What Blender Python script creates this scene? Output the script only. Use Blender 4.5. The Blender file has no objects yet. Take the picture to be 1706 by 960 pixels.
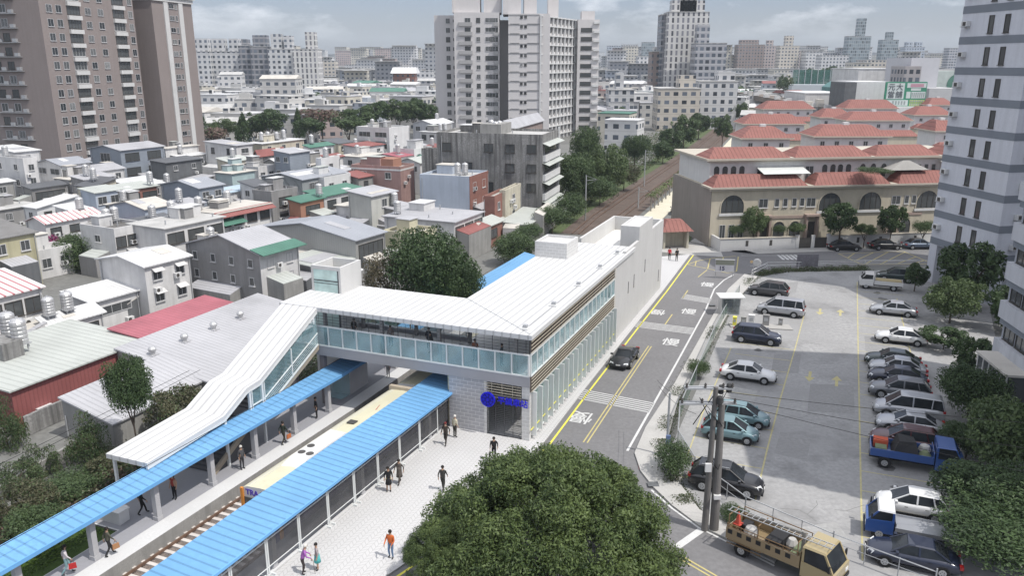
import bpy, math, random
from math import sin, cos, tan, atan2, radians as rad, pi, hypot
from mathutils import Matrix, Vector
SC = bpy.context.scene
COL = SC.collection
RN = random.Random(11)
# ---------------------------------------------------------------- camera model (photo pixels 1706 x 960 -> metres)
FP, HC = 1337.0, 26.0
TH = math.atan(376 / 1337.0)
CT, ST = cos(TH), sin(TH)
def ray(px, py):
    x = (px - 853) / FP; v = (480 - py) / FP
    return (x, CT + ST * v, -ST + CT * v)
def G(px, py, z=0.0):
    d = ray(px, py); t = (z - HC) / d[2]
    return (d[0] * t, d[1] * t, z)
def PJ(x, y, z):
    z -= HC; fw = y * CT - z * ST; up = y * ST + z * CT
    return (853 + FP * x / fw, 480 - FP * up / fw)
def AY(px, Y, z=0.0):                      # x of the point at distance Y and height z that shows at column px
    return (px - 853) / FP * (Y * CT - (z - HC) * ST)
def ZT(Y, py):                             # height that shows at row py at distance Y
    d = ray(853, py); return HC + d[2] / d[1] * Y
# ---------------------------------------------------------------- meshes
class MB:
    def __init__(s): s.v = []; s.f = []; s.m = []
    def add(s, vs, fs, m=0):
        o = len(s.v); s.v += [tuple(p) for p in vs]
        for f in fs: s.f.append([i + o for i in f]); s.m.append(m)
        return s
    def box(s, x0, y0, z0, x1, y1, z1, m=0):
        if x1 < x0: x0, x1 = x1, x0
        if y1 < y0: y0, y1 = y1, y0
        if z1 < z0: z0, z1 = z1, z0
        return s.add([(x0,y0,z0),(x1,y0,z0),(x1,y1,z0),(x0,y1,z0),(x0,y0,z1),(x1,y0,z1),(x1,y1,z1),(x0,y1,z1)],
                     [(0,3,2,1),(4,5,6,7),(0,1,5,4),(1,2,6,5),(2,3,7,6),(3,0,4,7)], m)
    def poly(s, pts, m=0): return s.add(pts, [range(len(pts))], m)
    def prism(s, pts, z0, z1, m=0, mt=None):
        n = len(pts); a = sum(pts[i][0]*pts[(i+1)%n][1]-pts[(i+1)%n][0]*pts[i][1] for i in range(n))
        if a < 0: pts = pts[::-1]
        zf0 = z0 if callable(z0) else (lambda x, y: z0); zf1 = z1 if callable(z1) else (lambda x, y: z1)
        v = [(p[0],p[1],zf0(p[0],p[1])) for p in pts] + [(p[0],p[1],zf1(p[0],p[1])) for p in pts]
        s.add(v, [(i,(i+1)%n,n+(i+1)%n,n+i) for i in range(n)] + [range(n-1,-1,-1)], m)
        s.add(v[n:], [range(n)], m if mt is None else mt); return s
    def hull(s, a, b, m=0):                # two rings of equal length (a below / b above), joined and capped
        n = len(a)
        return s.add(list(a)+list(b), [(i,(i+1)%n,n+(i+1)%n,n+i) for i in range(n)]+[range(n-1,-1,-1),range(n,2*n)], m)
    def cyl(s, a, b, r0, r1=None, n=8, m=0):
        r1 = r0 if r1 is None else r1
        a, b = Vector(a), Vector(b); d = (b-a).normalized()
        u = d.orthogonal().normalized(); w = d.cross(u)
        ra = [a+u*cos(2*pi*i/n)*r0+w*sin(2*pi*i/n)*r0 for i in range(n)]
        rb = [b+u*cos(2*pi*i/n)*r1+w*sin(2*pi*i/n)*r1 for i in range(n)]
        return s.hull(ra, rb, m)
    def tube(s, path, r, n=5, m=0):
        for i in range(len(path)-1):
            s.cyl(path[i], path[i+1], r[i] if isinstance(r,(list,tuple)) else r, r[i+1] if isinstance(r,(list,tuple)) else r, n, m)
        return s
    def lathe(s, prof, c=(0,0,0), n=14, m=0):
        rings = [[(c[0]+r*cos(2*pi*i/n), c[1]+r*sin(2*pi*i/n), c[2]+z) for i in range(n)] for r, z in prof]
        o = len(s.v); vs = [p for q in rings for p in q]; fs = []
        for k in range(len(rings)-1):
            fs += [(k*n+i, k*n+(i+1)%n, (k+1)*n+(i+1)%n, (k+1)*n+i) for i in range(n)]
        fs += [range(n-1,-1,-1), range((len(rings)-1)*n, len(rings)*n)]
        return s.add(vs, fs, m)
    def xf(s, M): s.v = [tuple(M @ Vector(p)) for p in s.v]; return s
    def mesh(s, name, mats, smooth=False):
        me = bpy.data.meshes.new(name); me.from_pydata(s.v, [], [list(f) for f in s.f])
        for mt in (mats if isinstance(mats,(list,tuple)) else [mats]): me.materials.append(mt)
        me.polygons.foreach_set('material_index', s.m)
        if smooth: me.polygons.foreach_set('use_smooth', [True]*len(me.polygons))
        me.update(); return me
    def build(s, name, mats, parent=None, loc=None, az=None, smooth=False):
        return link(name, s.mesh(name, mats, smooth), parent, loc, az)
def link(name, data, parent=None, loc=None, az=None):
    o = bpy.data.objects.new(name, data); COL.objects.link(o)
    if parent: o.parent = parent
    if loc: o.location = loc
    if az is not None: o.rotation_euler = (0, 0, -rad(az))
    return o
def tag(o, label, cat, group=None):
    o['label'] = label; o['category'] = cat
    if group: o['group'] = group
    return o
def thing(name, label, cat, loc=(0,0,0), az=0, group=None):
    return tag(link(name, None, None, loc, az), label, cat, group)
def struct(o, kind='structure'):
    o['kind'] = kind; return o
def clone(o, loc=None, az=None, label=None, parent=None, scale=None):
    c = o.copy(); COL.objects.link(c); c.parent = parent
    if loc: c.location = loc
    if az is not None: c.rotation_euler = (0, 0, -rad(az))
    if label: c['label'] = label
    if scale: c.scale = scale
    for ch in list(o.children): clone(ch, parent=c)
    return c
def smoothed(mb, name, mats, lv=1):        # subdivide a cage once and keep the result as plain mesh data
    me = mb.mesh(name, mats); o = bpy.data.objects.new('tmp', me); COL.objects.link(o)
    md = o.modifiers.new('s', 'SUBSURF'); md.levels = lv; md.render_levels = lv
    dg = bpy.context.evaluated_depsgraph_get()
    r = bpy.data.meshes.new_from_object(o.evaluated_get(dg)); r.name = name
    r.polygons.foreach_set('use_smooth', [True]*len(r.polygons))
    bpy.data.objects.remove(o); bpy.data.meshes.remove(me); return r
_txt = {}
def text(body, size=1.0, depth=0.02, bold=0.0):
    k = (body, size, depth, bold)
    if k in _txt: return _txt[k].copy()
    cu = bpy.data.curves.new('t', 'FONT'); cu.body = body; cu.size = size; cu.extrude = depth; cu.offset = bold
    cu.align_x = 'CENTER'; cu.align_y = 'CENTER'; cu.resolution_u = 2
    o = bpy.data.objects.new('t', cu); COL.objects.link(o)
    dg = bpy.context.evaluated_depsgraph_get(); dg.update()
    me = bpy.data.meshes.new_from_object(o.evaluated_get(dg)); bpy.data.objects.remove(o)
    me.materials.clear(); _txt[k] = me; return me
def text_obj(name, body, size, mat, parent=None, M=None, depth=0.02, bold=0.0, sx=1.0):
    me = text(body, size, depth, bold); me = me.copy(); me.materials.append(mat)
    o = link(name, me, parent)
    if M: o.matrix_local = M @ Matrix.Diagonal((sx,1,1,1))
    return o
# ---------------------------------------------------------------- materials
def _nt(name):
    m = bpy.data.materials.new(name); m.use_nodes = True; nt = m.node_tree
    b = nt.nodes['Principled BSDF']; return m, nt, b
def N(nt, t, **k):
    n = nt.nodes.new(t)
    for a, v in k.items():
        if a in n.inputs.keys(): n.inputs[a].default_value = v
        else: setattr(n, a, v)
    return n
def math_(nt, op, a, b=None, c=None):
    n = nt.nodes.new('ShaderNodeMath'); n.operation = op
    for i, x in enumerate((a, b, c)):
        if x is None: continue
        if isinstance(x, (int, float)): n.inputs[i].default_value = x
        else: nt.links.new(x, n.inputs[i])
    return n.outputs[0]
def mixc(nt, fac, a, b, mode='MIX'):
    n = nt.nodes.new('ShaderNodeMix'); n.data_type = 'RGBA'; n.blend_type = mode
    for s, x in ((n.inputs[0], fac), (n.inputs[6], a), (n.inputs[7], b)):
        if hasattr(x, 'links') or isinstance(x, bpy.types.NodeSocket): nt.links.new(x, s)
        elif isinstance(x, (int, float)): s.default_value = x
        else: s.default_value = (*x[:3], 1)
    return n.outputs[2]
def noise(nt, vec, scale, detail=4, rough=.6):
    n = N(nt, 'ShaderNodeTexNoise'); n.inputs['Scale'].default_value = scale; n.inputs['Detail'].default_value = detail
    n.inputs['Roughness'].default_value = rough; nt.links.new(vec, n.inputs['Vector']); return n.outputs['Fac']
def ramp(nt, fac, lo, hi):                 # smooth threshold 0..1
    n = nt.nodes.new('ShaderNodeMapRange'); n.inputs[1].default_value = lo; n.inputs[2].default_value = hi
    n.clamp = True; nt.links.new(fac, n.inputs[0]); return n.outputs[0]
def mapv(nt, vec, sc):
    n = nt.nodes.new('ShaderNodeMapping'); n.inputs['Scale'].default_value = sc; nt.links.new(vec, n.inputs[0]); return n.outputs[0]
def setspec(b, v):
    b.inputs['Specular IOR Level'].default_value = v
def bump(nt, b, h, dist, strength=1.0):
    n = nt.nodes.new('ShaderNodeBump'); n.inputs['Distance'].default_value = dist; n.inputs['Strength'].default_value = strength
    nt.links.new(h, n.inputs['Height']); nt.links.new(n.outputs[0], b.inputs['Normal'])
def mat(name, c, rough=.75, var=.12, sc=.6, metal=0., spec=.3, streak=0., grime=0., wave=None, bmp=0., fine=0., emit=None):
    """plain surface: base colour with broad wear, optional vertical rain streaks (they start at the top edges of walls),
    grime patches and corrugation (wave = (axis, ribs per metre, depth))."""
    m, nt, b = _nt(name)
    tc = N(nt, 'ShaderNodeTexCoord').outputs['Object']; geo = N(nt, 'ShaderNodeNewGeometry').outputs['Position']
    c = tuple(c)
    f = noise(nt, geo, sc, 5)
    col = mixc(nt, ramp(nt, f, .3, .7), tuple(x*(1-var) for x in c), tuple(min(1, x*(1+var)) for x in c))
    if fine:
        f2 = noise(nt, geo, sc*14, 3); col = mixc(nt, ramp(nt, f2, .35, .65), col, tuple(x*(1-fine) for x in c))
    if grime:
        g = noise(nt, geo, sc*.45+.05, 6, .7); col = mixc(nt, math_(nt, 'MULTIPLY', ramp(nt, g, .52, .75), grime), col, tuple(x*.35 for x in c))
    if streak:
        g = noise(nt, mapv(nt, geo, (1.6, 1.6, .09)), 1.0, 5, .65)
        col = mixc(nt, math_(nt, 'MULTIPLY', ramp(nt, g, .45, .66), streak), col, tuple(x*.36 for x in c))
    b.inputs['Roughness'].default_value = rough; b.inputs['Metallic'].default_value = metal; setspec(b, spec)
    if wave:
        ax, per, dep = wave[:3]
        s = N(nt, 'ShaderNodeSeparateXYZ'); nt.links.new(tc, s.inputs[0])
        p = math_(nt, 'FRACT', math_(nt, 'MULTIPLY', s.outputs['xyz'.index(ax)], per))
        h = math_(nt, 'GREATER_THAN', p, .8)
        bump(nt, b, h, dep); col = mixc(nt, math_(nt, 'MULTIPLY', h, wave[3] if len(wave) > 3 else .13), col, (0,0,0))
    elif bmp: bump(nt, b, noise(nt, geo, sc*10, 4), bmp)
    nt.links.new(col, b.inputs['Base Color'])
    if emit: b.inputs['Emission Color'].default_value = (*c,1); b.inputs['Emission Strength'].default_value = emit
    return m
def facade(name, wall, sx, sz, wx, wz, glass=(.05,.06,.075), z0=.25, band=None, var=.1, floorline=0.):
    """storey grid for far blocks: openings wx by wz of each sx by sz bay."""
    m, nt, b = _nt(name)
    tc = N(nt, 'ShaderNodeTexCoord').outputs['Object']; geo = N(nt, 'ShaderNodeNewGeometry')
    s = N(nt, 'ShaderNodeSeparateXYZ'); nt.links.new(tc, s.inputs[0])
    t = math_(nt, 'DIVIDE', math_(nt, 'ADD', s.outputs[0], s.outputs[1]), sx); z = math_(nt, 'DIVIDE', s.outputs[2], sz)
    ft, fz = math_(nt, 'FRACT', math_(nt, 'ADD', t, 500.5)), math_(nt, 'FRACT', math_(nt, 'ADD', z, 100))
    a = math_(nt, 'LESS_THAN', math_(nt, 'ABSOLUTE', math_(nt, 'SUBTRACT', ft, .5)), wx/2)
    c = math_(nt, 'LESS_THAN', math_(nt, 'ABSOLUTE', math_(nt, 'SUBTRACT', fz, z0+wz/2)), wz/2)
    n = N(nt, 'ShaderNodeSeparateXYZ'); nt.links.new(geo.outputs['Normal'], n.inputs[0])
    side = math_(nt, 'LESS_THAN', math_(nt, 'ABSOLUTE', n.outputs[2]), .5)
    w = math_(nt, 'MULTIPLY', math_(nt, 'MULTIPLY', a, c), side)
    # each opening has its own tone (curtains, frames, depth of glass)
    wn = N(nt, 'ShaderNodeTexWhiteNoise'); cb = N(nt, 'ShaderNodeCombineXYZ')
    nt.links.new(math_(nt, 'FLOOR', math_(nt, 'ADD', t, 500.5)), cb.inputs[0]); nt.links.new(math_(nt, 'FLOOR', z), cb.inputs[1]); nt.links.new(cb.outputs[0], wn.inputs[0])
    gl = mixc(nt, wn.outputs['Value'], tuple(x*.5 for x in glass), tuple(x*2.4+.03 for x in glass))
    f = noise(nt, geo.outputs['Position'], .25, 5)
    base = mixc(nt, ramp(nt, f, .3, .7), tuple(x*(1-var) for x in wall), tuple(min(1,x*(1+var)) for x in wall))
    if band:
        bz = math_(nt, 'MULTIPLY', math_(nt, 'LESS_THAN', fz, .2), side); base = mixc(nt, bz, base, band)
    if floorline:
        fl = math_(nt, 'MULTIPLY', math_(nt, 'LESS_THAN', fz, .07), side); base = mixc(nt, math_(nt, 'MULTIPLY', fl, floorline), base, tuple(x*.45 for x in wall))
    nt.links.new(mixc(nt, w, base, gl), b.inputs['Base Color'])
    nt.links.new(math_(nt, 'SUBTRACT', .85, math_(nt, 'MULTIPLY', w, .6)), b.inputs['Roughness'])
    return m
def leafmat(name, a, bcol, trans=.25):
    m, nt, b = _nt(name)
    geo = N(nt, 'ShaderNodeNewGeometry'); f = geo.outputs['Random Per Island']
    big = noise(nt, geo.outputs['Position'], .55, 3)
    k = math_(nt, 'ADD', math_(nt, 'MULTIPLY', f, .55), math_(nt, 'MULTIPLY', ramp(nt, big, .35, .65), .45))
    col = mixc(nt, k, a, bcol)
    nt.links.new(col, b.inputs['Base Color']); b.inputs['Roughness'].default_value = .5; setspec(b, .35)
    tr = N(nt, 'ShaderNodeBsdfTranslucent'); nt.links.new(col, tr.inputs[0])
    mx = N(nt, 'ShaderNodeMixShader'); mx.inputs[0].default_value = trans
    nt.links.new(b.outputs[0], mx.inputs[1]); nt.links.new(tr.outputs[0], mx.inputs[2])
    nt.links.new(mx.outputs[0], nt.nodes['Material Output'].inputs[0]); return m
def glassmat(name, c, rough=.06, alpha=1.0, var=.5):
    m, nt, b = _nt(name)
    geo = N(nt, 'ShaderNodeNewGeometry'); f = noise(nt, geo.outputs['Position'], .9, 2)
    nt.links.new(mixc(nt, ramp(nt, f, .35, .65), tuple(x*(1-var) for x in c), tuple(x*(1+var) for x in c)), b.inputs['Base Color'])
    b.inputs['Roughness'].default_value = rough; setspec(b, .6); b.inputs['Alpha'].default_value = alpha
    return m
WHITE = mat('white_paint', (.64,.64,.63), .6, .06, streak=.12)
OFFW = mat('weathered_white_wall', (.62,.612,.60), .8, .12, .4, streak=.2, grime=.2)
CREAM = mat('cream_wall', (.52,.485,.39), .8, .12, .4, streak=.4, grime=.15)
GREYW = mat('grey_rendered_wall', (.27,.265,.26), .85, .12, .4, streak=.25, grime=.2)
DGREY = mat('dark_grey_cladding', (.13,.135,.14), .8, .15, .5, streak=.2)
BLUEG = mat('blue_grey_cladding', (.26,.29,.33), .6, .08, .5, wave=('z', 3.5, .012))
PINKW = mat('dusty_pink_tile_wall', (.36,.235,.215), .8, .1, .6, streak=.2)
BRICKR = mat('red_brick_tile_wall', (.26,.13,.105), .8, .12, .8, streak=.15)
LBLUE = mat('pale_blue_wall', (.44,.49,.56), .75, .06, .4, streak=.15)
YGREEN = mat('yellow_green_wall', (.44,.41,.27), .85, .1, .4, streak=.3)
CONC = mat('raw_concrete', (.32,.315,.30), .9, .15, .7, streak=.3, grime=.3, fine=.1)
DCONC = mat('mould_stained_concrete', (.31,.305,.295), .9, .25, .35, streak=1.0, grime=.85, fine=.3)
RWHITE = mat('white_metal_roof', (.62,.62,.615), .6, .08, .25, wave=('x', 2.2, .03), grime=.32)
RGREY = mat('pale_grey_metal_roof', (.42,.42,.435), .6, .09, .25, wave=('x', 2.2, .03), grime=.3)
RBLUEG = mat('blue_grey_metal_roof', (.33,.345,.375), .55, .07, .25, wave=('x', 2.2, .03), grime=.15)
RDARK = mat('charcoal_metal_roof', (.12,.125,.135), .6, .1, .25, wave=('x', 2.2, .03))
RGREEN = mat('green_metal_roof', (.085,.20,.15), .6, .15, .3, wave=('x', 2.2, .03), grime=.2)
RPGREEN = mat('pale_green_metal_roof', (.45,.47,.44), .65, .08, .25, wave=('x', 1.6, .03), grime=.15)
RPINK = mat('faded_pink_metal_roof', (.38,.125,.15), .6, .2, .25, wave=('x', 2.0, .03))
RRED = mat('dull_red_metal_roof', (.27,.105,.095), .6, .15, .3, wave=('x', 2.2, .03))
RCONC = mat('flat_concrete_roof', (.48,.475,.46), .9, .16, .4, grime=.55, fine=.1)
RTAN = mat('beige_flat_roof', (.52,.495,.45), .9, .12, .4, grime=.35)
RLB = mat('light_blue_metal_roof', (.42,.52,.60), .6, .1, .3, wave=('x', 2.2, .03))
RSTRIPE = None
GLASS = glassmat('dark_window_glass', (.05,.058,.066))
def _panes():
    nt = GLASS.node_tree; b = nt.nodes['Principled BSDF']; f = N(nt, 'ShaderNodeNewGeometry').outputs['Random Per Island']
    nt.links.new(mixc(nt, math_(nt, 'POWER', f, 2.2), (.022,.027,.032), (.20,.205,.20)), b.inputs['Base Color'])
_panes()
ALU = mat('aluminium_frame', (.55,.55,.55), .45, .05, metal=.2)
DKFR = mat('dark_bronze_frame', (.07,.065,.06), .5, .1)
STEEL = mat('stainless_steel', (.52,.52,.52), .45, .12, 2, metal=.55, spec=.4)
BLACK = mat('black_rubber', (.02,.02,.02), .8, .1)
GALV = mat('galvanised_steel', (.42,.43,.44), .5, .1, 2, metal=.3)
WOOD = mat('bark', (.11,.085,.065), .95, .3, 3, fine=.3)
REDP = mat('red_paint', (.55,.05,.04), .5, .1)
_st = {}
def awn(c): return c
# ---------------------------------------------------------------- windows as parts
_wc = {}
def win_mesh(w, h, style):
    k = (round(w,2), round(h,2), style)
    if k in _wc: return _wc[k]
    b = MB(); t = .07; fr = .05
    b.add([(-w/2,-.015,0),(w/2,-.015,0),(w/2,-.015,h),(-w/2,-.015,h)], [(0,1,2,3)], 1)
    for x0,z0,x1,z1 in ((-w/2-t,-t,w/2+t,0),(-w/2-t,h,w/2+t,h+t),(-w/2-t,0,-w/2,h),(w/2,0,w/2+t,h)): b.box(x0,-fr-.02,z0,x1,.01,z1,0)
    n = 1 if w < .75 else 2 if w < 2 else int(w/.9)
    for i in range(1, n): x = -w/2+w*i/n; b.box(x-.025,-.045,0,x+.025,.0,h,0)
    if style == 'balc':
        b.box(-w/2-t,-.75,-.95,w/2+t,-.62,-.1,2); b.box(-w/2-t,-.62,-1.05,w/2+t,.0,-.95,2)
    elif style != 'flat': b.box(-w/2-.12,-.16,-t-.07,w/2+.12,.01,-t-.002,2 if style=='sill' else 0)
    if style == 'awn': b.add([(-w/2-.15,0,h+.42),(w/2+.15,0,h+.42),(w/2+.15,-.6,h+.1),(-w/2-.15,-.6,h+.1),(-w/2-.15,0,h+.38),(w/2+.15,0,h+.38),(w/2+.15,-.6,h+.06),(-w/2-.15,-.6,h+.06)],[(0,3,2,1),(4,5,6,7),(0,1,5,4),(2,3,7,6),(1,2,6,5),(3,0,4,7)],2)
    if style == 'bars':
        for i in range(1, 6): z = h*i/6; b.box(-w/2-t,-.2,z-.012,w/2+t,-.18,z+.012,0)
        for i in range(5): x = -w/2+w*i/4; b.box(x-.012,-.2,0,x+.012,-.18,h,0)
    me = b.mesh('window', [DKFR if style=='dark' else ALU, GLASS, OFFW if style!='dark' else GREYW]); _wc[k] = me; return me
def window(parent, x, y, z, w, h, face='R', style='sill'):
    o = link('window', win_mesh(w, h, style), parent, (x, y, z))
    o.rotation_euler = (0, 0, {'R':0, 'L':-pi/2, 'B':pi, 'E':pi/2}[face]); return o
class WinSet:                               # up to 100 windows as parts, the rest of the facade as one 'stuff' part
    def __init__(s, parent): s.p = parent; s.l = []
    def add(s, x, y, z, w, h, face='R', style='dark'): style = RN.choice(('dark','dark','sill','bars')) if style == 'dark' else style; s.l.append((x, y, z, w, h, face, style))
    def done(s, n=96):
        mw = s.p.matrix_basis
        def dist(a): p = mw @ Vector(a[:3]); return (p-Vector((0,0,HC))).length/(a[3]*a[4])**.5
        s.l.sort(key=dist)
        for a in s.l[:n]: window(s.p, *a)
        rest = s.l[n:]
        if rest:
            vs, fs, ms = [], [], []; mats = None
            for x,y,z,w,h,face,style in rest:
                me = win_mesh(w,h,style); Mx = Matrix.Translation((x,y,z)) @ Matrix.Rotation({'R':0,'L':-pi/2,'B':pi,'E':pi/2}[face],4,'Z')
                o = len(vs); vs += [tuple(Mx@v.co) for v in me.vertices]
                for p in me.polygons: fs.append([i+o for i in p.vertices]); ms.append(p.material_index)
                mats = list(me.materials)
            b = MB(); b.v, b.f, b.m = vs, fs, ms; struct(b.build('upper_windows', mats, s.p), 'stuff')
# ================================================================ camera, light, air
SC.render.engine = 'CYCLES'
cy = SC.cycles; cy.max_bounces = 7; cy.diffuse_bounces = 3; cy.glossy_bounces = 3; cy.transmission_bounces = 4; cy.transparent_max_bounces = 8; cy.volume_bounces = 1
cy.use_denoising = True; cy.caustics_reflective = False; cy.caustics_refractive = False; cy.sample_clamp_indirect = 6
try: cy.denoiser = 'OPENIMAGEDENOISE'
except Exception: pass
vs = SC.view_settings; vs.view_transform = 'Standard'; vs.look = 'None'; vs.gamma = 1; vs.use_curve_mapping = False; vs.exposure = EXPO = 0.12
cam = bpy.data.cameras.new('camera'); co = link('camera', cam, None, (0, 0, HC)); co.rotation_euler = (pi/2 - TH, 0, 0)
cam.lens = 36 * FP / 1706; cam.sensor_width = 36; cam.clip_start = .5; cam.clip_end = 9000; SC.camera = co
SUNH = (.869, -.496); SEL = rad(58.8)
sd = Vector((SUNH[0]*cos(SEL), SUNH[1]*cos(SEL), sin(SEL)))
sl = bpy.data.lights.new('sun', 'SUN'); sl.energy = 3.35; sl.angle = rad(.5); sl.color = (1, .96, .9)
so = link('sun', sl, None, (60, -40, 120)); so.rotation_euler = sd.to_track_quat('Z', 'Y').to_euler()
W_ = bpy.data.worlds.new('World'); SC.world = W_; W_.use_nodes = True; wt = W_.node_tree; bg = wt.nodes['Background']
sky = wt.nodes.new('ShaderNodeTexSky'); sky.sky_type = 'NISHITA'; sky.sun_disc = False; sky.sun_elevation = SEL; sky.sun_rotation = atan2(SUNH[0], SUNH[1])
sky.air_density = 1.0; sky.dust_density = 1.6; sky.ozone_density = 2.0; sky.altitude = 30
hs = wt.nodes.new('ShaderNodeHueSaturation'); hs.inputs['Saturation'].default_value = 1.0; hs.inputs['Value'].default_value = 1.0; wt.links.new(mixc(wt, 1.0, sky.outputs[0], (.76,.74,.88), 'MULTIPLY'), hs.inputs['Color'])
gen = wt.nodes.new('ShaderNodeTexCoord').outputs['Generated']
sx = wt.nodes.new('ShaderNodeSeparateXYZ'); wt.links.new(gen, sx.inputs[0])
azim = math_(wt, 'ARCTAN2', sx.outputs[0], sx.outputs[1])
cv = wt.nodes.new('ShaderNodeCombineXYZ'); wt.links.new(azim, cv.inputs[0]); wt.links.new(math_(wt, 'MULTIPLY', sx.outputs[2], 2.6), cv.inputs[1]); cv.inputs[2].default_value = 3.4
n1 = noise(wt, cv.outputs[0], 9.0, 6, .58); n2 = noise(wt, cv.outputs[0], 3.0, 2, .5)
cl = ramp(wt, math_(wt, 'ADD', math_(wt, 'MULTIPLY', n1, .6), math_(wt, 'MULTIPLY', n2, .4)), .50, .62)
band = ramp(wt, sx.outputs[2], .02, .055)
colk = mixc(wt, math_(wt, 'MULTIPLY', math_(wt, 'MULTIPLY', cl, band), .62), hs.outputs[0], (8.6, 8.7, 9.1))
colk = mixc(wt, math_(wt, 'MULTIPLY', ramp(wt, sx.outputs[2], .15, .5), .6), colk, (11, 11.2, 11.6))   # broad bright cloud added overhead, out of view, to fill the shadows
wt.links.new(colk, bg.inputs['Color']); bg.inputs['Strength'].default_value = .122
hz = MB().box(-3050, -70, -2, 3050, 4250, 150)
hm = bpy.data.materials.new('haze'); hm.use_nodes = True; hn = hm.node_tree; hn.nodes.clear()
ho = hn.nodes.new('ShaderNodeOutputMaterial'); pv = hn.nodes.new('ShaderNodeVolumePrincipled'); pv.inputs['Color'].default_value = (.80, .90, 1, 1)
pv.inputs['Density'].default_value = .00013; pv.inputs['Anisotropy'].default_value = 0; hn.links.new(pv.outputs[0], ho.inputs['Volume'])
struct(hz.build('haze', hm), 'stuff')
# ================================================================ ground, track bed, roads
AZR = 22.2; BEND = .03; SU, CU = sin(rad(AZR)), cos(rad(AZR)); OX, OY = 1.25, 51.9
def W(u, v, z=0.):
    v += BEND*max(0, -u)                  # the rails and platforms bend slightly towards the camera end
    return (OX + u*SU - v*CU, OY + u*CU + v*SU, z)
def W2(u, v): return W(u, v)[:2]
GROUND = mat('city_ground', (.19,.19,.18), .95, .25, .12, fine=.15, grime=.5)
ASPH = mat('asphalt', (.20,.197,.20), .9, .1, .25, fine=.14, grime=.25)
ASPH2 = mat('cracked_lot_concrete', (.34,.338,.336), .92, .16, .22, fine=.16, grime=.7)
def paving(name, c, dark, sx_, sy_, rot=22.2):
    m, nt, b = _nt(name); geo = N(nt, 'ShaderNodeNewGeometry').outputs['Position']
    mp = nt.nodes.new('ShaderNodeMapping'); mp.inputs['Rotation'].default_value = (0, 0, rad(rot)); nt.links.new(geo, mp.inputs[0])
    s = N(nt, 'ShaderNodeSeparateXYZ'); nt.links.new(mp.outputs[0], s.inputs[0])
    # zig-zag courses like interlocking pavers
    zz = math_(nt, 'ABSOLUTE', math_(nt, 'SUBTRACT', math_(nt, 'FRACT', math_(nt, 'DIVIDE', s.outputs[0], sx_)), .5))
    yy = math_(nt, 'ADD', s.outputs[1], math_(nt, 'MULTIPLY', zz, sx_))
    row = math_(nt, 'FRACT', math_(nt, 'DIVIDE', yy, sy_)); colm = math_(nt, 'FRACT', math_(nt, 'DIVIDE', s.outputs[0], sx_/2))
    j = math_(nt, 'MAXIMUM', math_(nt, 'LESS_THAN', row, .16), math_(nt, 'LESS_THAN', colm, .1))
    f = noise(nt, geo, .5, 4)
    base = mixc(nt, ramp(nt, f, .3, .7), tuple(x*.94 for x in c), c)
    nt.links.new(mixc(nt, j, base, dark), b.inputs['Base Color']); b.inputs['Roughness'].default_value = .85; return m
PLAZA = paving('white_interlocking_paving', (.56,.555,.55), (.42,.415,.41), .62, .31)
PLATF = mat('platform_concrete', (.60,.598,.59), .85, .06, .5, fine=.05)
PLATG = mat('platform_grey_tile', (.30,.30,.32), .7, .06, .5, fine=.05)
BALL = mat('track_ballast', (.30,.25,.22), .95, .35, 1.2, fine=.6, bmp=.05)
BALLB = mat('rusty_ballast', (.15,.115,.095), .95, .3, .5, fine=.5)
yL, yR = W2(46, 20.6)[1], W2(46, 6.4)[1]
g = MB(); z = -.03
q0 = W2(-115,20.6); g.poly([(-3000,q0[1],z), (*q0,z), (*W2(0,20.6),z), (*W2(46,20.6),z), (-3000,yL,z)])
q1 = W2(-115,6.4); g.poly([(*q1,z), (3000,q1[1],z), (3000,yR,z), (*W2(46,6.4),z), (*W2(0,6.4),z)])
g.poly([(-3000,yL,z), (*W2(46,20.6),z), (*W2(46,6.4),z), (3000,yR,z), (3000,4200,z), (-3000,4200,z)])
struct(g.build('ground', GROUND))
tb = MB(); tb.prism([W2(-125,6.4), W2(0,6.4), W2(47,6.4), W2(47,20.6), W2(0,20.6), W2(-125,20.6)], -1.2, -.9)
tb.prism([W2(46,6.4), W2(47,6.4), W2(47,20.6), W2(46,20.6)], -.895, -.04)
struct(tb.build('track_bed', BALL))
def P(*l): return [G(*p)[:2] for p in l]
LE = P((560,1040),(640,965),(700,925),(745,885),(783,850),(815,818),(850,787),(905,741),(975,649),(1060,541),(1105,485),(1150,425))
RE = P((1560,1060),(1400,985),(1290,940),(1220,905),(1164,878),(1120,845),(1087,813),(1067,787),(1057,757),(1075,715),(1124,640),(1180,540),(1213,483),(1240,458),(1290,446),(1545,441),(1750,440))
road = [(-9, 25), (-9,0)] + [(26, 0)] + RE + P((1750,405),(1545,414),(1262,424),(1150,404)) + LE[::-1]
def flat(name, pts, z, m): b = MB(); b.poly([(p[0],p[1],z) for p in (pts if sum(pts[i-1][0]*pts[i][1]-pts[i][0]*pts[i-1][1] for i in range(len(pts)))>0 else pts[::-1])]); return struct(b.build(name, m))
flat('road', road, .0, ASPH)
lot = P((1245,470),(1300,453),(1545,450),(1640,470)) + [(40,60),(35,34),(30,20),(24,28)] + P((1420,975),(1290,925),(1200,880),(1135,815),(1118,745),(1165,640),(1205,545))
flat('parking_lot', lot, .004, ASPH2)
def slab(name, pts, z0, z1, m, mt=None): b = MB(); b.prism(pts, z0, z1, 0, 1 if mt else 0); return struct(b.build(name, [m, mt] if mt else m))
KERB = mat('kerb_concrete', (.42,.41,.39), .9, .12, .8, fine=.1)
SIDEW = mat('pale_sidewalk', (.46,.45,.43), .9, .12, .6, fine=.1, grime=.2)
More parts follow.
